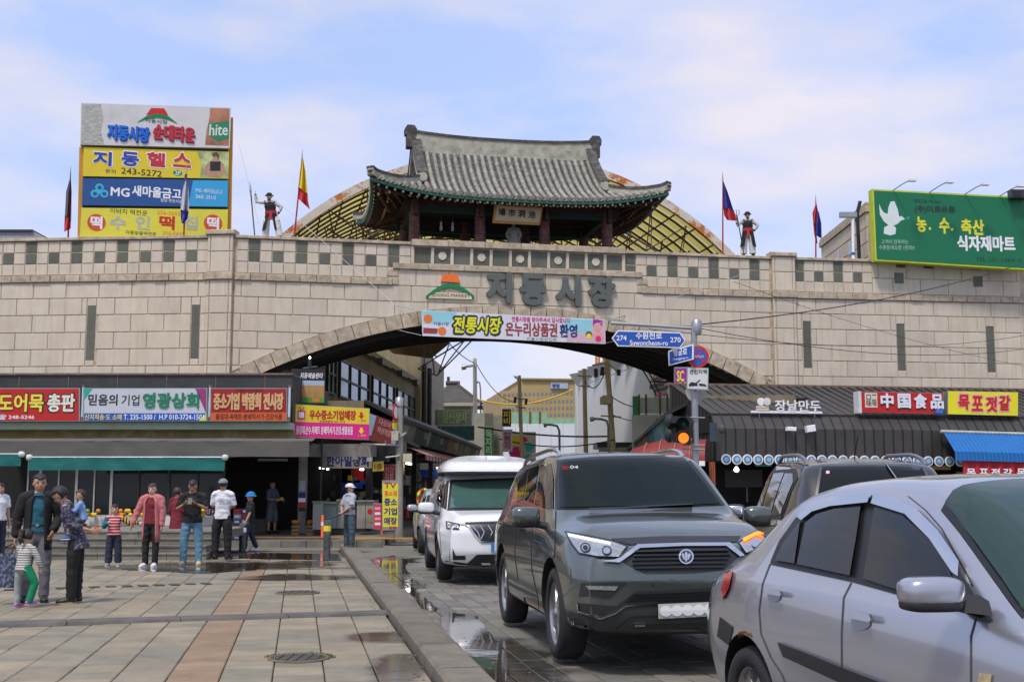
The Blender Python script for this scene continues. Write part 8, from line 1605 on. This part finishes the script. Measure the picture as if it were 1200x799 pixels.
# woman in pink cardigan
q = person('woman in long pink cardigan over maroon sweater, holding the small boy\'s hand', *gp(175.5, 664.5), a=-6, H=1.64, uaR=(.05, -.42, -1), laR=(.25, -.32, -1), uaL=(0, .2, -1), laL=(.12, .0, -1), thL=(-.04, .03, -1), shL=(.0, -.02, -1), thR=(.03, -.02, -1), hair=HAIRB, skin=SKL)
trousers(q, BLK, w_=1.0); top_(q, MARN, .5, .03, name='sweater', w_=1.0); coat(q, PINK, 40, .24, .98, 1.12, 'cardigan'); shoes(q, cloth('white_shoe', (.62, .6, .6)), WHITE)
# woman in maroon coat, seen from behind
q = person('woman in knee length maroon coat and jeans seen from behind', *gp(206, 648), a=150, H=1.58, uaL=(0, .2, -1), laL=(.25, .1, -1), uaR=(.1, -.2, -1), laR=(.5, .0, -1), hair=HAIRB, hairstyle='bob'); trousers(q, JEAN2); top_(q, MARN, .8, .21, w_=1.12, name='coat', flare=.035); shoes(q, DKS, DKS)
# man with phone
q = person('man in black T-shirt and light jeans looking down at his phone', *gp(223.5, 662), a=5, H=1.72, head=(.55, 0, 0), uaL=(.15, .35, -1), laL=(1, -.75, .45), uaR=(.15, -.35, -1), laR=(1, .75, .45), thL=(0, .12, -1), thR=(.05, -.13, -1), shL=(.02, .03, -1), shR=(-.03, -.02, -1), fat=1.02, palmL=(0, -.3, 1), palmR=(0, .3, 1)); trousers(q, JEAN, w_=1.12); top_(q, BLK, .42, .04, w_=1.08, name='t_shirt'); shoes(q, BG, BG)
c = (q.wL+q.wR)/2+V((.09, 0, .06)); pw_ = q.root.matrix_basis@c; t = thing('mobile_phone', 'dark phone held up by the man in the black T-shirt', 'phone', pw_, rz=q.root.rotation_euler.z); b = MB(); b.M = Matrix.Rotation(-.6, 4, 'Y'); b.box(-.01, .01, -.04, .04, -.07, .08); link('case', b.mesh('case', BLACK), t, local=True); b = MB(); b.M = Matrix.Rotation(-.6, 4, 'Y'); b.box(-.014, -.0102, -.035, .035, -.06, .07); link('screen', b.mesh('screen', GLASSD), t, local=True)
# man in white T-shirt, back
q = person('man in white T-shirt, black trousers and grey cap standing with his back turned', *gp(259, 655), a=176, H=1.76, thL=(0, .11, -1), thR=(0, -.11, -1), uaL=(.25, .18, -1), laL=(.9, -.5, -.1), uaR=(.25, -.18, -1), laR=(.9, .5, -.1)); trousers(q, BLK, w_=1.2); o = top_(q, WHT, .46, .04, w_=1.04, name='t_shirt'); cap(q, cloth('grey_cap_cloth', (.20, .21, .21))); shoes(q, DKS, DKS)
for k in range(4): fr = Frame(q.root.matrix_basis@(q.ch+V((-.145, 0, .0))), 0); u = .05; b = MB(); b.M = fr.m(); b.box(-.11, .11, .06-k*.055, .064-k*.055, .0, .012) if k in (0, 3) else b.box(-.06, .06, .05-k*.04, .058-k*.04, .0, .012); b.build('back_print', mat('print_pale_grey', (.35, .35, .38)), q.root)
# boy in bucket hat
q = person('person in black T-shirt and bright blue bucket hat striding to the left', *gp(292, 645), a=-62, H=1.50, child=.2, uaL=(.25, .2, -1), laL=(.5, .1, -1), uaR=(-.35, -.2, -1), laR=(-.1, -.1, -1), thL=(.36, .04, -1), shL=(.05, 0, -1), thR=(-.18, -.04, -1), shR=(-.42, 0, -1)); trousers(q, NVY, w_=1.1); top_(q, BLK, .45, .06, w_=1.15, name='t_shirt'); cap(q, mat('bright_blue_cloth', (.01, .18, .45), .8), bucket=True); shoes(q, cloth('white_shoe', (.62, .6, .6)), WHITE)
# man in shorts
q = person('man in blue grey polo and shorts standing in the dark bay', *gp(318, 625.5, .15), a=62, H=1.66, uaL=(.1, .2, -1), laL=(1, -.2, -.1), uaR=(.1, -.2, -1), laR=(1, .25, -.05), thL=(.05, .1, -1), thR=(-.05, -.08, -1), head=(0, 0, -10)); trousers(q, cloth('grey_shorts', (.10, .115, .135)), .62, 1.15, name='shorts'); top_(q, cloth('slate_polo', (.075, .095, .14)), .44, .04, w_=1.1, name='polo'); shoes(q, DKS, DKS)
c = q.root.matrix_basis@((q.wL+q.wR)/2+V((.10, 0, .03))); t = thing('melon', 'yellow melon held by the man in shorts', 'melon', c); b = MB(); b.M = Matrix.Translation(c); ball(b, (0, 0, 0), (.07, .07, .06)); b.build('melon_skin', FRU[0], t)
# guard
q = person('guard with white cap and hands clasped behind his back by the kerb', *gp(409, 646), a=128, H=1.68, head=(0, 0, -55), uaL=(-.35, .22, -1), laL=(-.45, -.85, -.55), uaR=(-.35, -.22, -1), laR=(-.45, .85, -.55), thL=(.03, .13, -1), thR=(-.02, -.13, -1), palmL=(-1, 0, 0), palmR=(-1, 0, 0)); trousers(q, cloth('slate_blue_trousers', (.045, .075, .10)), w_=1.12); top_(q, cloth('pale_grey_shirt', (.34, .36, .42)), .45, .0, w_=1.10, collar=cloth('pale_grey_shirt', (.34, .36, .42))); cap(q, cloth('white_cap_cloth', (.62, .62, .64))); shoes(q, DKS, WHITE)
b = MB(); etube(b, [q.hip+q.up*.045*1.68, q.hip+q.up*.062*1.68], [(.164, .122)]*2, dome=False); link('belt', b.mesh('belt', BLK), q.root, local=True)
c = q.root.matrix_basis@((q.wL+q.wR)/2+V((-.05, 0, -.06))); t = thing('baton', 'long dark baton held behind the guard\'s back', 'baton', c); b = MB(); b.tube([c+V((-.42, -.05, -.14)), c, c+V((.36, .03, .16))], .016, 8); b.build('rod', BLACK, t); b = MB(); b.tube([c+V((-.12, -.02, -.04)), c+V((.05, 0, .02))], .022, 8); b.build('grip', BPL, t)
# costumed figures on the wall
def warrior(label, px, py, Y, a, fk, **k):
    p = P(px, py, Y); q = person(label, p.x, p.y, p.z, a=a, H=1.75, cat='statue', name='statue', skin=skinm('painted_skin', (.50, .38, .26)), vox=.009, group='costumed guard statues on the wall', **k)
    trousers(q, cloth('white_costume', (.55, .55, .52)), .99, 1.35); top_(q, cloth('white_costume', (.55, .55, .52)), .95, .0, w_=1.2); top_(q, BLK, .02, .02, w_=1.28, name='black_vest', vox=.01)
    b = MB(); etube(b, [q.hip+q.up*.05, q.hip+q.up*.16], [(.21, .165)]*2, dome=False); link('red_sash', b.mesh('red_sash', cloth('red_cloth', (.35, .01, .02))), q.root, local=True); b = MB(); b.grid(lambda s, t: q.hip+V((.17+.02*t, -.05+.1*s, .1-.28*t)), 2, 5); link('sash_end', b.mesh('sash_end', MATS['red_cloth']), q.root, local=True)
    for s in (-1, 1):
        b = MB(); b.grid(lambda u, t: q.hip+V((.19*math.cos(u*2.5+.28)+.03*t, s*(.21*math.sin(u*2.5+.28)+.10*t), .05-.62*t)), 10, 8); link('coat_skirt', b.mesh('coat_skirt', BLK), q.root, local=True)
    for el, wr in ((q.eL, q.wL), (q.eR, q.wR)): b = MB(); etube(b, [el.lerp(wr, .35), wr], [.06, .045]); link('arm_guard', b.mesh('arm_guard', BLK), q.root, local=True)
    e = q.hd/2; b = MB(); b.M = Matrix.Translation(q.hc+V((0, 0, .5*e))); b.lathe([(1.25*e, .0), (1.2*e, .06*e), (.82*e, .12*e), (.74*e, .65*e), (.3*e, .85*e), (0, .86*e)], 18); link('hat', b.mesh('hat', BLK), q.root, local=True); b = MB(); ball(b, q.hc+V((.62*e, 0, -.75*e)), (.28*e, .35*e, .4*e)); link('beard', b.mesh('beard', HAIR), q.root, local=True); shoes(q, BLK, BLK)
    w_ = q.root.matrix_basis@(q.wR if k.get('hand', 'R') else q.wL); return q, w_
q, wp = warrior('costumed figure in black vest leaning with a long spear, left of the pavilion', 317, 281, 43.0, 5, 0, lean=(.05, -.12), head=(.2, 0, -25), uaR=(.1, -1, .0), laR=(.1, -.15, 1), uaL=(0, .75, -.5), laL=(.1, -.4, -.9), thL=(.2, .5, -.9), shL=(-.05, .1, -1), thR=(.1, -.32, -.9), shR=(-.2, .12, -1))
t = thing('spear', 'long thin spear held upright by the leaning costumed figure', 'spear', P(297.5, 281, 43)); b = MB(); b.tube([P(299, 282, 43.0), P(293.5, 222, 43.0)], .025, 6); b.build('shaft', mat('spear_wood', (.05, .05, .045)), t); b = MB(); b.tube([P(293.5, 224, 43), P(292.8, 213, 43)], [.05, .004], 6); b.build('blade', STEEL, t)
q, wp = warrior('costumed figure in black vest with a trident, right of the pavilion', 877, 300, 46.3, -6, 0, uaR=(.1, -.7, -.7), laR=(.2, -.15, 1), uaL=(0, .7, -.7), laL=(.1, -.6, -.8), thL=(0, .2, -1), thR=(0, -.2, -1), head=(0, 0, 0))
t = thing('trident', 'trident held by the costumed figure right of the pavilion', 'trident', P(868, 300, 46.2)); b = MB(); b.tube([P(871.5, 296, 46.2), P(863.5, 252, 46.2)], .022, 6); b.build('shaft', mat('spear_wood', (.05, .05, .045)), t)
for dx in (-3, 0, 3): b = MB(); b.tube([P(863.6, 253, 46.2), P(863.3+dx, 251, 46.2), P(862.8+dx, 246, 46.2)], .016, 5); b.build('prong', STEEL, t)
p = P(602, 296, 45.2); q = person('pale robed statue seated in the middle of the pavilion', p.x, p.y, p.z-.25, a=0, H=1.45, cat='statue', name='statue', skin=skinm('stone_skin', (.24, .23, .20)), hairstyle=None, vox=.009, uaL=(.1, .5, -1), laL=(.5, -.2, -1), uaR=(.1, -.5, -1), laR=(.5, .2, -1)); top_(q, cloth('dusty_robe', (.26, .25, .23)), .95, .4, w_=1.35, name='robe', flare=.16)
# ================================================================== street furniture, flags, poles, wires
# traffic sign pole
YP = 24.0; sp = thing('sign_pole', 'grey steel street pole carrying blue signs beside the gate arch', 'pole', (*G(813, 690).xy, 0)); XP = P(815, 480, YP).x; sp.location = (XP, YP, 0)
b = MB(); b.tube([(XP-.03, YP, 0), (XP, YP, P(815, 378, YP).z)], [.075, .062], 12); b.build('shaft', STEEL, sp)
b = MB(); b.tube([P(818, 385, YP), P(716, 378.5, YP)], .035, 8); b.tube([P(818, 391, YP), P(760, 385, YP)], .018, 6); b.build('arm', STEEL, sp); b = MB(); b.M = Matrix.Translation(P(816.5, 383, YP)); b.lathe([(.08, -.16), (.10, -.1), (.10, .12), (.05, .16)], 12); b.build('clamp', STEEL, sp)
for y in (489, 521, 526): b = MB(); b.tube([P(800 if y > 500 else 806, y, YP-.1), P(826, y+.5, YP-.1)], .015, 5); b.build('bracket', STEEL, sp)
FS_ = frame_px(760, 397, YP-.12, math.radians(4)); SB = flat('sign_board_blue', (.012, .085, .42))
def street_sign(label, fr, pts, inner, cat='street sign', face=None, rimm=None):
    t = thing('street_sign', label, cat, fr.p(*fr.on(*pts[0]))); fpoly('plate', fr, pts, -.03, 0, rimm or WHITE, t); fpoly('face', fr, inner, .001, .006, face or SB, t); return t
s = street_sign('blue arrow ended street name sign reading Suwoncheon-ro, 274 and 270', FS_, [(717, 396), (724, 386.8), (797, 389.3), (803.5, 399), (797, 407.8), (724, 405.6)], [(718.5, 396), (724.7, 388.3), (796.4, 390.7), (802, 399), (796.4, 406.4), (724.7, 404.2)])
text('수원천로', FS_, (745, 389.8, 775.5, 397.3), WHITE, s, n=.007, bold=.03); text('Suwoncheon-ro', FS_, (738, 398.8, 782.5, 404.8), WHITE, s, n=.007, bold=.02); text('274', FS_, (722.5, 393.2, 734, 399), WHITE, s, n=.007, bold=.03); text('270', FS_, (785.5, 395.3, 797.5, 401.2), WHITE, s, n=.007, bold=.03)
FS5 = frame_px(797, 415, YP-.05, math.radians(-52)); s = street_sign('small blue street name sign turned away on the grey pole', FS5, [(783, 411), (812, 403), (812, 421), (783.5, 428.5)], [(784.5, 412.3), (811, 405), (811, 419.8), (785, 427)])
text('행궁로', FS5, (789.5, 408.5, 805.5, 416.5), WHITE, s, n=.007, bold=.03, rot=-.0); text('Haenggung-ro', FS5, (789, 418.5, 807, 422), WHITE, s, n=.007)
FS4 = frame_px(818, 418, YP-.16, 0); s = thing('no_stopping_sign', 'round red rimmed blue sign with a red cross on the grey pole', 'road sign', FS4.o)
fdisc('rim', FS4, (818, 418), 12.7, -.03, 0, flat('sign_rim_red', (.50, .015, .02)), s, ns=32); fdisc('face', FS4, (818, 418), 9.4, .001, .005, flat('sign_bright_blue', (.01, .10, .50)), s, ns=32)
for sg_ in (1, -1): fpoly('cross', FS4, [(818-6.8*sg_, 411.2-1.4), (818-6.8*sg_+1.5*sg_, 411.2-1.9), (818+7.2*sg_, 424), (818+5.8*sg_, 425.3)], .006+.001*sg_, .010+.001*sg_, flat('sign_rim_red', (.50, .015, .02)), s)
text('주정차금지', FS4, (811.5, 416.3, 824.5, 419.6), WHITE, s, n=.012)
s = street_sign('white rectangular towing zone sign below the round sign', FS4, [(805, 430), (830.5, 431), (830, 457.5), (804.5, 456)], [(806, 431.2), (829.5, 432.1), (829, 456.3), (805.6, 455)], 'road sign', mat('sign_plate_white', (.60, .61, .60)), STEEL)
text('견인지역', FS4, (808, 433, 828, 438), BLACK, s, n=.007, bold=.02); fpoly('truck_print', FS4, [(807, 450.5), (810, 447.5), (815, 448.5), (820, 444.5), (821, 445.5), (817, 449), (818, 452), (807.5, 452.8)], .007, .009, BLACK, s); fpoly('truck_print', FS4, [(819, 449), (826, 450), (828.5, 452.8), (819.5, 452.2)], .007, .009, BLACK, s)
s = thing('convex_mirror', 'grey round mirror back behind the white towing sign', 'mirror', FS4.o); fdisc('dish', Frame(FS4.p(0, 0, -.35), 0), (815.5, 459), 12.3, -.05, 0, mat('mirror_back_grey', (.40, .40, .38)), s, sx=.95, ns=28); b = MB(); b.tube([P(815, 466, YP), P(815, 466, YP+.25)], .03, 6); b.build('arm', STEEL, s)
FTL = frame_px(797, 503, YP-.25, math.radians(-12)); s = thing('traffic_light', 'black traffic light with its amber lamp lit beside the grey pole', 'traffic light', FTL.o); HB = mat('signal_black', (.014, .016, .018), .5)
fpoly('housing', FTL, [(787, 487), (809, 488.5), (808.5, 520), (786.5, 517.5)], -.3, 0, HB, s)
for x, y, m_ in ((801, 513, LENSO), (801, 497, mat('dark_lens', (.03, .05, .05), .2)), (791, 502, mat('dark_lens', (.03, .05, .05), .2))):
    u, v = FTL.on(x, y); r = .115 if x > 795 else .09; b = MB(); b.M = FTL.m()@Matrix.Translation((u, v, 0)); b.lathe([(r*.9, .0), (r*.85, .02), (0, .035)], 18); b.build('lamp', m_, s)
    b = MB(); b.M = FTL.m()@Matrix.Translation((u, v, 0)); b.grid(lambda a, t: (r*1.12*math.cos(-.4+3.94*a), r*1.12*math.sin(-.4+3.94*a), .20*t*(1-.3*abs(a-.5))), 16, 2); b.build('visor', HB, s)
s = thing('traffic_light', 'dark round side signal on the left of the amber traffic light', 'traffic light', P(785, 508, YP+.1)); b = MB(); b.M = Matrix.Translation(P(784.5, 494, YP)); ball(b, (0, 0, 0), (.10, .14, .15)); b.build('housing', HB, s); b = MB(); b.M = Matrix.Translation(P(784.5, 510, YP)); ball(b, (0, 0, 0), (.10, .14, .15)); b.build('housing', HB, s)
s = thing('signal_box', 'dark blue grey panel and round lamp at the left end of the metal shop', 'box', P(836, 506, 35.6)); fbox('panel', Frame((0, 35.6, 0), 0), (832, 495, 840.5, 517), -.1, 0, mat('panel_blue_grey', (.03, .05, .075)), s); b = MB(); b.M = Matrix.Translation(P(846, 502.5, 35.5)); ball(b, (0, 0, 0), (.10, .12, .14)); b.build('lamp', mat('grey_lamp', (.06, .075, .07)), s)
# left street pole with cameras
Y2 = 36.4; s = thing('street_pole', 'grey utility pole with camera arms and boxes beside the yellow standing sign', 'pole', (P(468, 560, Y2).x, Y2, .0)); x0 = P(467.5, 560, Y2).x
b = MB(); b.tube([(x0+.02, Y2, 0), (x0, Y2, P(467, 470, Y2).z)], [.125, .10], 12); b.build('shaft', mat('pole_grey', (.30, .29, .25), .6, dirt=(.15, .13, .1)), s); b = MB(); b.M = Matrix.Translation(P(468, 474, Y2)); b.lathe([(.13, -.05), (.13, .2), (0, .26)], 12); b.build('top_cap', STEEL, s)
for pts in (((468, 522), (452, 521), (451.5, 516)), ((468, 512), (474, 508), (476, 507)), ((466, 505), (472, 511), (475, 508)), ((468, 534), (452, 536))): b = MB(); b.tube([P(x, y, Y2-.15) for x, y in pts], .03, 6); b.build('arm', STEEL, s)
for x, y, w_, h_, m_ in ((463, 510.5, 4, 5.5, mat('box_beige', (.48, .42, .30))), (477.5, 536.5, 5, 5, mat('box_beige', (.48, .42, .30))), (416, 536, 3, 2.6, mat('camera_cream', (.5, .46, .36))), (433, 538, 3, 2.4, mat('camera_cream', (.5, .46, .36)))): fbox('camera_box', frame_px(x, y, Y2-.2, 0), (x-w_, y-h_, x+w_, y+h_), -.15, .1, m_, s)
for pts in (((452, 521), (424, 520), (419, 522), (418, 534)), ((424, 520), (432, 526), (434, 536))): b = MB(); b.tube([P(x, y, Y2-.2) for x, y in pts], .028, 6); b.build('camera_arm', mat('camera_cream', (.5, .46, .36)), s)
fr = frame_px(464, 483, Y2-.2, math.radians(76)); t = thing('road_sign', 'red rimmed round sign seen edge on near the pole top', 'road sign', fr.o); c0 = fr.on(464, 483); fdisc('rim', fr, c0, .26, -.03, 0, RED, t, px=False); fdisc('face', fr, c0, .18, .001, .005, WHITE, t, px=False); fpoly('plate', fr, [(c0[0]-.2, c0[1]-.5), (c0[0]+.2, c0[1]-.5), (c0[0]+.2, c0[1]-.32), (c0[0]-.2, c0[1]-.32)], -.03, 0, YEL, t, px=False)
# bollards
for px, py, h, lb, m_, z in ((383, 650, .80, 'dark bollard with a yellow band beside the guard', BPL, 0), (284, 645.5, .68, 'dark bollard with a pale top behind the person in the bucket hat', BPL, 0)):
    p = G(px, py, z); t = thing('bollard', lb, 'bollard', p); r = .085; b = MB(); b.M = Matrix.Translation(p); b.lathe([(r, 0), (r, h-.02), (r*.8, h), (0, h)], 16); b.build('post', mat('bollard_grey', (.035, .045, .05), .6, dirt=(.2, .19, .17), ds=7), t); b = MB(); b.M = Matrix.Translation(p); b.lathe([(r*1.04, h*.68), (r*1.04, h*.84)], 16); b.build('band', YEL if px > 300 else WHITE, t)
for px, py, lb in ((447, 629, 'orange post in front of the left edge of the yellow standing sign'), (463.5, 629.5, 'orange post with white bands right in front of the yellow standing sign'), (377.5, 633, 'orange post behind the dark yellow banded bollard')):
    p = G(px, py, .06); t = thing('flexible_post', lb, 'bollard', p); ORP = mat('orange_plastic', (.62, .09, .02), .5); b = MB(); b.M = Matrix.Translation(p); b.lathe([(.10, 0), (.10, .04), (.045, .06), (.04, .72), (0, .74)], 14); b.build('post', ORP, t); b = MB(); b.M = Matrix.Translation(p); b.lathe([(.048, .42), (.047, .52)], 14); b.build('band', WHITE, t)
# flower wreath stand by the road
p = G(497, 624, .05); t = thing('flower_wreath', 'oval wreath of yellow and red flowers with a dark red sign beside the silver hatchback', 'wreath', p); Yw = 34.5
FWR = frame_px(497, 583, Yw, 0); fdisc('board', FWR, (497, 584), 6.2, -.02, .02, mat('dark_red_steel', (.22, .015, .015)), t); text('시장', FWR, (493, 580, 501, 587), mat('letter_pinkish', (.6, .35, .3)), t, n=.022)
for k in range(26):
    an = 2*math.pi*k/26; x, y = 497+7.4*math.cos(an), 584+10.5*math.sin(an); b = MB(); b.M = Matrix.Translation(FWR.p(*FWR.on(x, y))); ball(b, (0, 0, 0), (.05, .05, .045), n=7); b.build('flower', [YEL, YEL, ORG, RED, GRN][k % 5], t)
b = MB(); b.tube([P(497, 594, Yw), P(497, 622, Yw)], .02, 5); b.build('stand', DARKM, t)
# flags on the wall
def flag(label, px, ptop, pbase, Y, cloths, lean=0, w_=.5, polem=None, fh=0):
    t = thing('flag', label, 'flag', P(px, pbase, Y), 'flags on poles along the wall top'); b = MB(); a, c = P(px-lean, pbase+8, Y), P(px, ptop, Y); b.tube([a, c], [.035, .02], 8); b.build('pole', polem or mat('red_pole', (.35, .03, .02)), t)
    b = MB(); b.tube([c, c+V((0, 0, .35))], [.03, .005], 6); b.build('finial', STEEL, t)
    for k, (pts, m_) in enumerate(cloths):
        # pts: left edge list and right edge list in pixels, draped
        L, R_ = pts
        def fn(s, q):
            i = min(int(q*(len(L)-1)), len(L)-2); f = q*(len(L)-1)-i; l = V(L[i]).lerp(V(L[i+1]), f); r = V(R_[i]).lerp(V(R_[i+1]), f); x = l.lerp(r, s)
            return P(x.x, x.y, Y-.05+.13*math.sin(s*9+q*2)*(.3+q))
        b = MB(); b.grid(fn, 16, 12); b.build('cloth', m_, t)
RC = cloth('flag_red', (.50, .03, .035)); YC = cloth('flag_yellow', (.72, .56, .02)); BC_ = cloth('flag_blue', (.03, .05, .30)); WC = cloth('flag_white', (.50, .52, .60)); GC = cloth('flag_grey', (.09, .09, .12))
flag('yellow flag with red ragged tail left of the pavilion', 354, 186, 277, 43.2, (([(354, 186), (351.5, 202), (349.5, 219)], [(355.5, 187), (358, 202), (360.5, 227)]), YC) and [(([(354, 186), (351.5, 202), (349.5, 219)], [(355.5, 187), (358, 202), (360.5, 227)]), YC), (([(349.5, 219), (349, 226), (348.5, 232)], [(360.5, 227), (361, 236), (363.5, 246)]), RC)], lean=10)
flag('blue flag with red tail right of the pavilion', 847, 212, 300, 45.9, [(([(847, 213), (847.2, 226), (847.5, 242)], [(848, 213), (853, 226), (860, 248)]), BC_), (([(847.5, 242), (848.5, 252), (852, 258)], [(860, 247), (862, 252), (863.5, 259)]), RC)], lean=0)
flag('dark red and blue furled flag left of the green billboard', 956, 238, 303, 47.0, [(([(956, 239), (952, 250), (953, 262)], [(957, 239), (959, 250), (958, 262)]), RC), (([(955, 250), (954, 262), (955, 275)], [(959.5, 248), (962.5, 262), (963, 280)]), BC_), (([(953, 262), (954, 274), (956, 284)], [(955, 262), (957, 276), (958, 286)]), RC)])
flag('grey flag with red hem left of the stacked advertising panels', 82.5, 206, 280, 42.8, [(([(82.5, 207), (77.5, 225), (76, 252)], [(83, 207), (84, 225), (83.5, 258)]), GC), (([(76, 252), (75.5, 262), (75, 272)], [(83.5, 256), (83, 262), (83, 268)]), RC)], lean=3)
flag('white flag with blue tip in front of the stacked advertising panels', 218, 204, 280, 42.5, [(([(218, 205), (214, 222), (211.5, 246)], [(218.6, 205), (221, 224), (221.5, 248)]), WC), (([(211.5, 246), (212, 256), (213, 262)], [(221.5, 246), (220, 256), (216, 262)]), BC_), (([(216.5, 205), (216, 210)], [(219.5, 204), (219, 210)]), BC_)], lean=3)
# utility poles and lamps beyond
WPO = mat('concrete_pole', (.50, .42, .30), .8)
def upole(label, x0, y0, x1, y1, Y, r, extra):
    t = thing('utility_pole', label, 'pole', P(x0, y0, Y)); b = MB(); b.tube([P(x0, y0, Y), P(x1, y1, Y)], [r*1.2, r], 8); b.build('shaft', WPO, t)
    for kind, pts, rr in extra: b = MB(); b.tube([P(x, y, Y-.1) for x, y in pts], rr, 5); b.build(kind, STEEL if kind != 'insulator' else DARKM, t)
    return t
upole('straight brown utility pole before the white building', 687, 545, 684.5, 432, 72, .12, [('cross_arm', ((677, 440), (694, 441)), .05), ('cross_arm', ((679, 452), (692, 453)), .04)])
t = upole('leaning utility pole with transformer boxes before the white building', 720, 545, 710, 405, 68, .14, [('cross_arm', ((694, 428), (712, 425), (724, 436)), .05), ('cross_arm', ((706, 464), (716, 464)), .05), ('cross_arm', ((704, 487), (728, 488.5)), .04), ('insulator', ((698, 432), (698.5, 442)), .12), ('insulator', ((706, 430), (705, 440)), .12), ('insulator', ((725, 433), (725, 440)), .12)])
for x, y in ((707.5, 469), (714, 468)): b = MB(); b.tube([P(x, y+5, 67.5), P(x, y-4, 67.5)], .22, 10); b.build('transformer', mat('transformer_cream', (.48, .46, .36)), t)
upole('thin utility pole near the black vertical sign', 612, 545, 608.5, 440, 66, .09, [('cross_arm', ((602, 466), (618, 468)), .04), ('cross_arm', ((604, 476), (616, 478)), .04), ('insulator', ((604, 465), (603, 472)), .08), ('insulator', ((617, 467), (616, 474)), .08)])
def lamp(label, pts, Y, r=.06):
    t = thing('street_lamp', label, 'street lamp', P(*pts[0], Y)); b = MB(); b.tube([P(x, y, Y) for x, y in pts], r, 6); b.build('post', mat('lamp_grey', (.20, .21, .22)), t); b = MB(); x, y = pts[-1]; b.tube([P(x, y, Y), P(x+(pts[-1][0]-pts[-2][0])*.5, y+1, Y)], r*2, 6); b.build('lamp_head', STEEL, t)
lamp('tall pale lamp post above the tiled house roof', [(557, 520), (556.5, 430), (556.5, 421), (544, 429)][:2]+[(556.5, 428), (546, 429.5)], 85, .10); lamp('thin lamp post right of the tall pale one', [(564, 520), (563, 455), (562, 448), (559.5, 447)], 95); lamp('curved grey lamp in front of the white hoarding', [(656, 545), (655.5, 505), (653, 499), (646, 497.5), (640, 497.5)], 62, .06); lamp('curved grey lamp before the white building', [(713, 545), (713, 500), (711, 493), (705, 491), (696, 490.5)], 60, .06); lamp('high lamp beside the tan office block', [(609, 500), (608, 450), (606.5, 443), (604, 441)], 88, .08)
upole('pale concrete post carrying the lamp over the tiled house', 557.5, 530, 556.3, 420, 86, .14, [])
# overhead wires
WIRE = mat('wire_black', (.02, .02, .02), .6)
def wire(label, a, c, Ya, Yc, sag, r=.018, n=14, m=WIRE, frame_=None):
    A, C = P(*a, Ya), P(*c, Yc); b = MB(); b.tube([A.lerp(C, k/n)-V((0, 0, sag*4*(k/n)*(1-k/n))) for k in range(n+1)], r, 5, cap=False); t = b.build('overhead_wire', m, None, label, 'wire', 'overhead wires across the street and wall')
    return t
wire('twisted black cable rising to the right across the right wall', (822, 380), (1206, 306), 24, 38, .25, .013)
wire('thin cable sagging from the pole to the right edge, upper of two', (822, 385), (1206, 408), 24, 36, .35, .008); wire('thin cable sagging lower from the pole to the right edge', (822, 392), (1206, 392), 24, 36, .30, .007); wire('faint wire slanting down across the right wall', (860, 330), (1206, 430), 30, 38, .2, .006); wire('faint wire from the pole up over the gate to the right', (640, 400), (880, 318), 24, 40, .0, .006, m=mat('wire_pale', (.5, .5, .5)))
wire('faint pale wire crossing the gate left of the letters', (318, 230), (480, 372), 41, 30, .0, .007, m=MATS['wire_pale'])
wire('thick cable from the transformer pole to the left street row', (560, 500), (714, 511), 70, 67, .2, .05); wire('cable below the thick one between the two utility poles', (585, 514), (720, 515), 66, 66, .4, .035); wire('wire from the pale lamp post to the crane side', (556, 422), (600, 470), 86, 88, .6, .03); wire('yellow cover on the wire in front of the tan office block', (560, 468), (672, 456), 90, 90, .7, .06, m=mat('wire_cover_yellow', (.70, .42, .02))); wire('wire from the pale lamp post to the soffit', (556, 425), (520, 395), 86, 60, .2, .03)
wire('wire looping from the straight pole to the leaning pole', (685, 445), (711, 430), 72, 68, .8, .03); wire('wire from the leaning pole toward the right row', (713, 462), (790, 468), 68, 62, .6, .03); wire('low wire from the leaning pole to the right row', (718, 486), (780, 488), 68, 62, .3, .025)
wire('guy wire from the spear down to the wall', (280, 170), (303, 262), 43, 43, 0, .006, m=MATS['wire_pale'])
# leaves and litter caught at the joints
mb = MB()
for k in range(260):
    t_ = random.uniform(-.16, -.02) if k < 150 else random.uniform(.42, .9); p = KP(random.uniform(-1, 20), t_, .004 if k < 150 else -.024); s_ = random.uniform(.008, .028); a = random.uniform(0, 6.28); h = random.uniform(.002, .012)
    mb.add([p+V((s_*math.cos(a), s_*math.sin(a), h)), p+V((-s_*math.sin(a)*.6, s_*math.cos(a)*.6, 0)), p+V((-s_*math.cos(a), -s_*math.sin(a), h*.6)), p+V((s_*math.sin(a)*.5, -s_*math.cos(a)*.5, 0))], [(0, 1, 2, 3)])
mb.build('litter', mat('dry_litter', (.16, .12, .07), .9, var=.6, vs=9), kind='stuff')
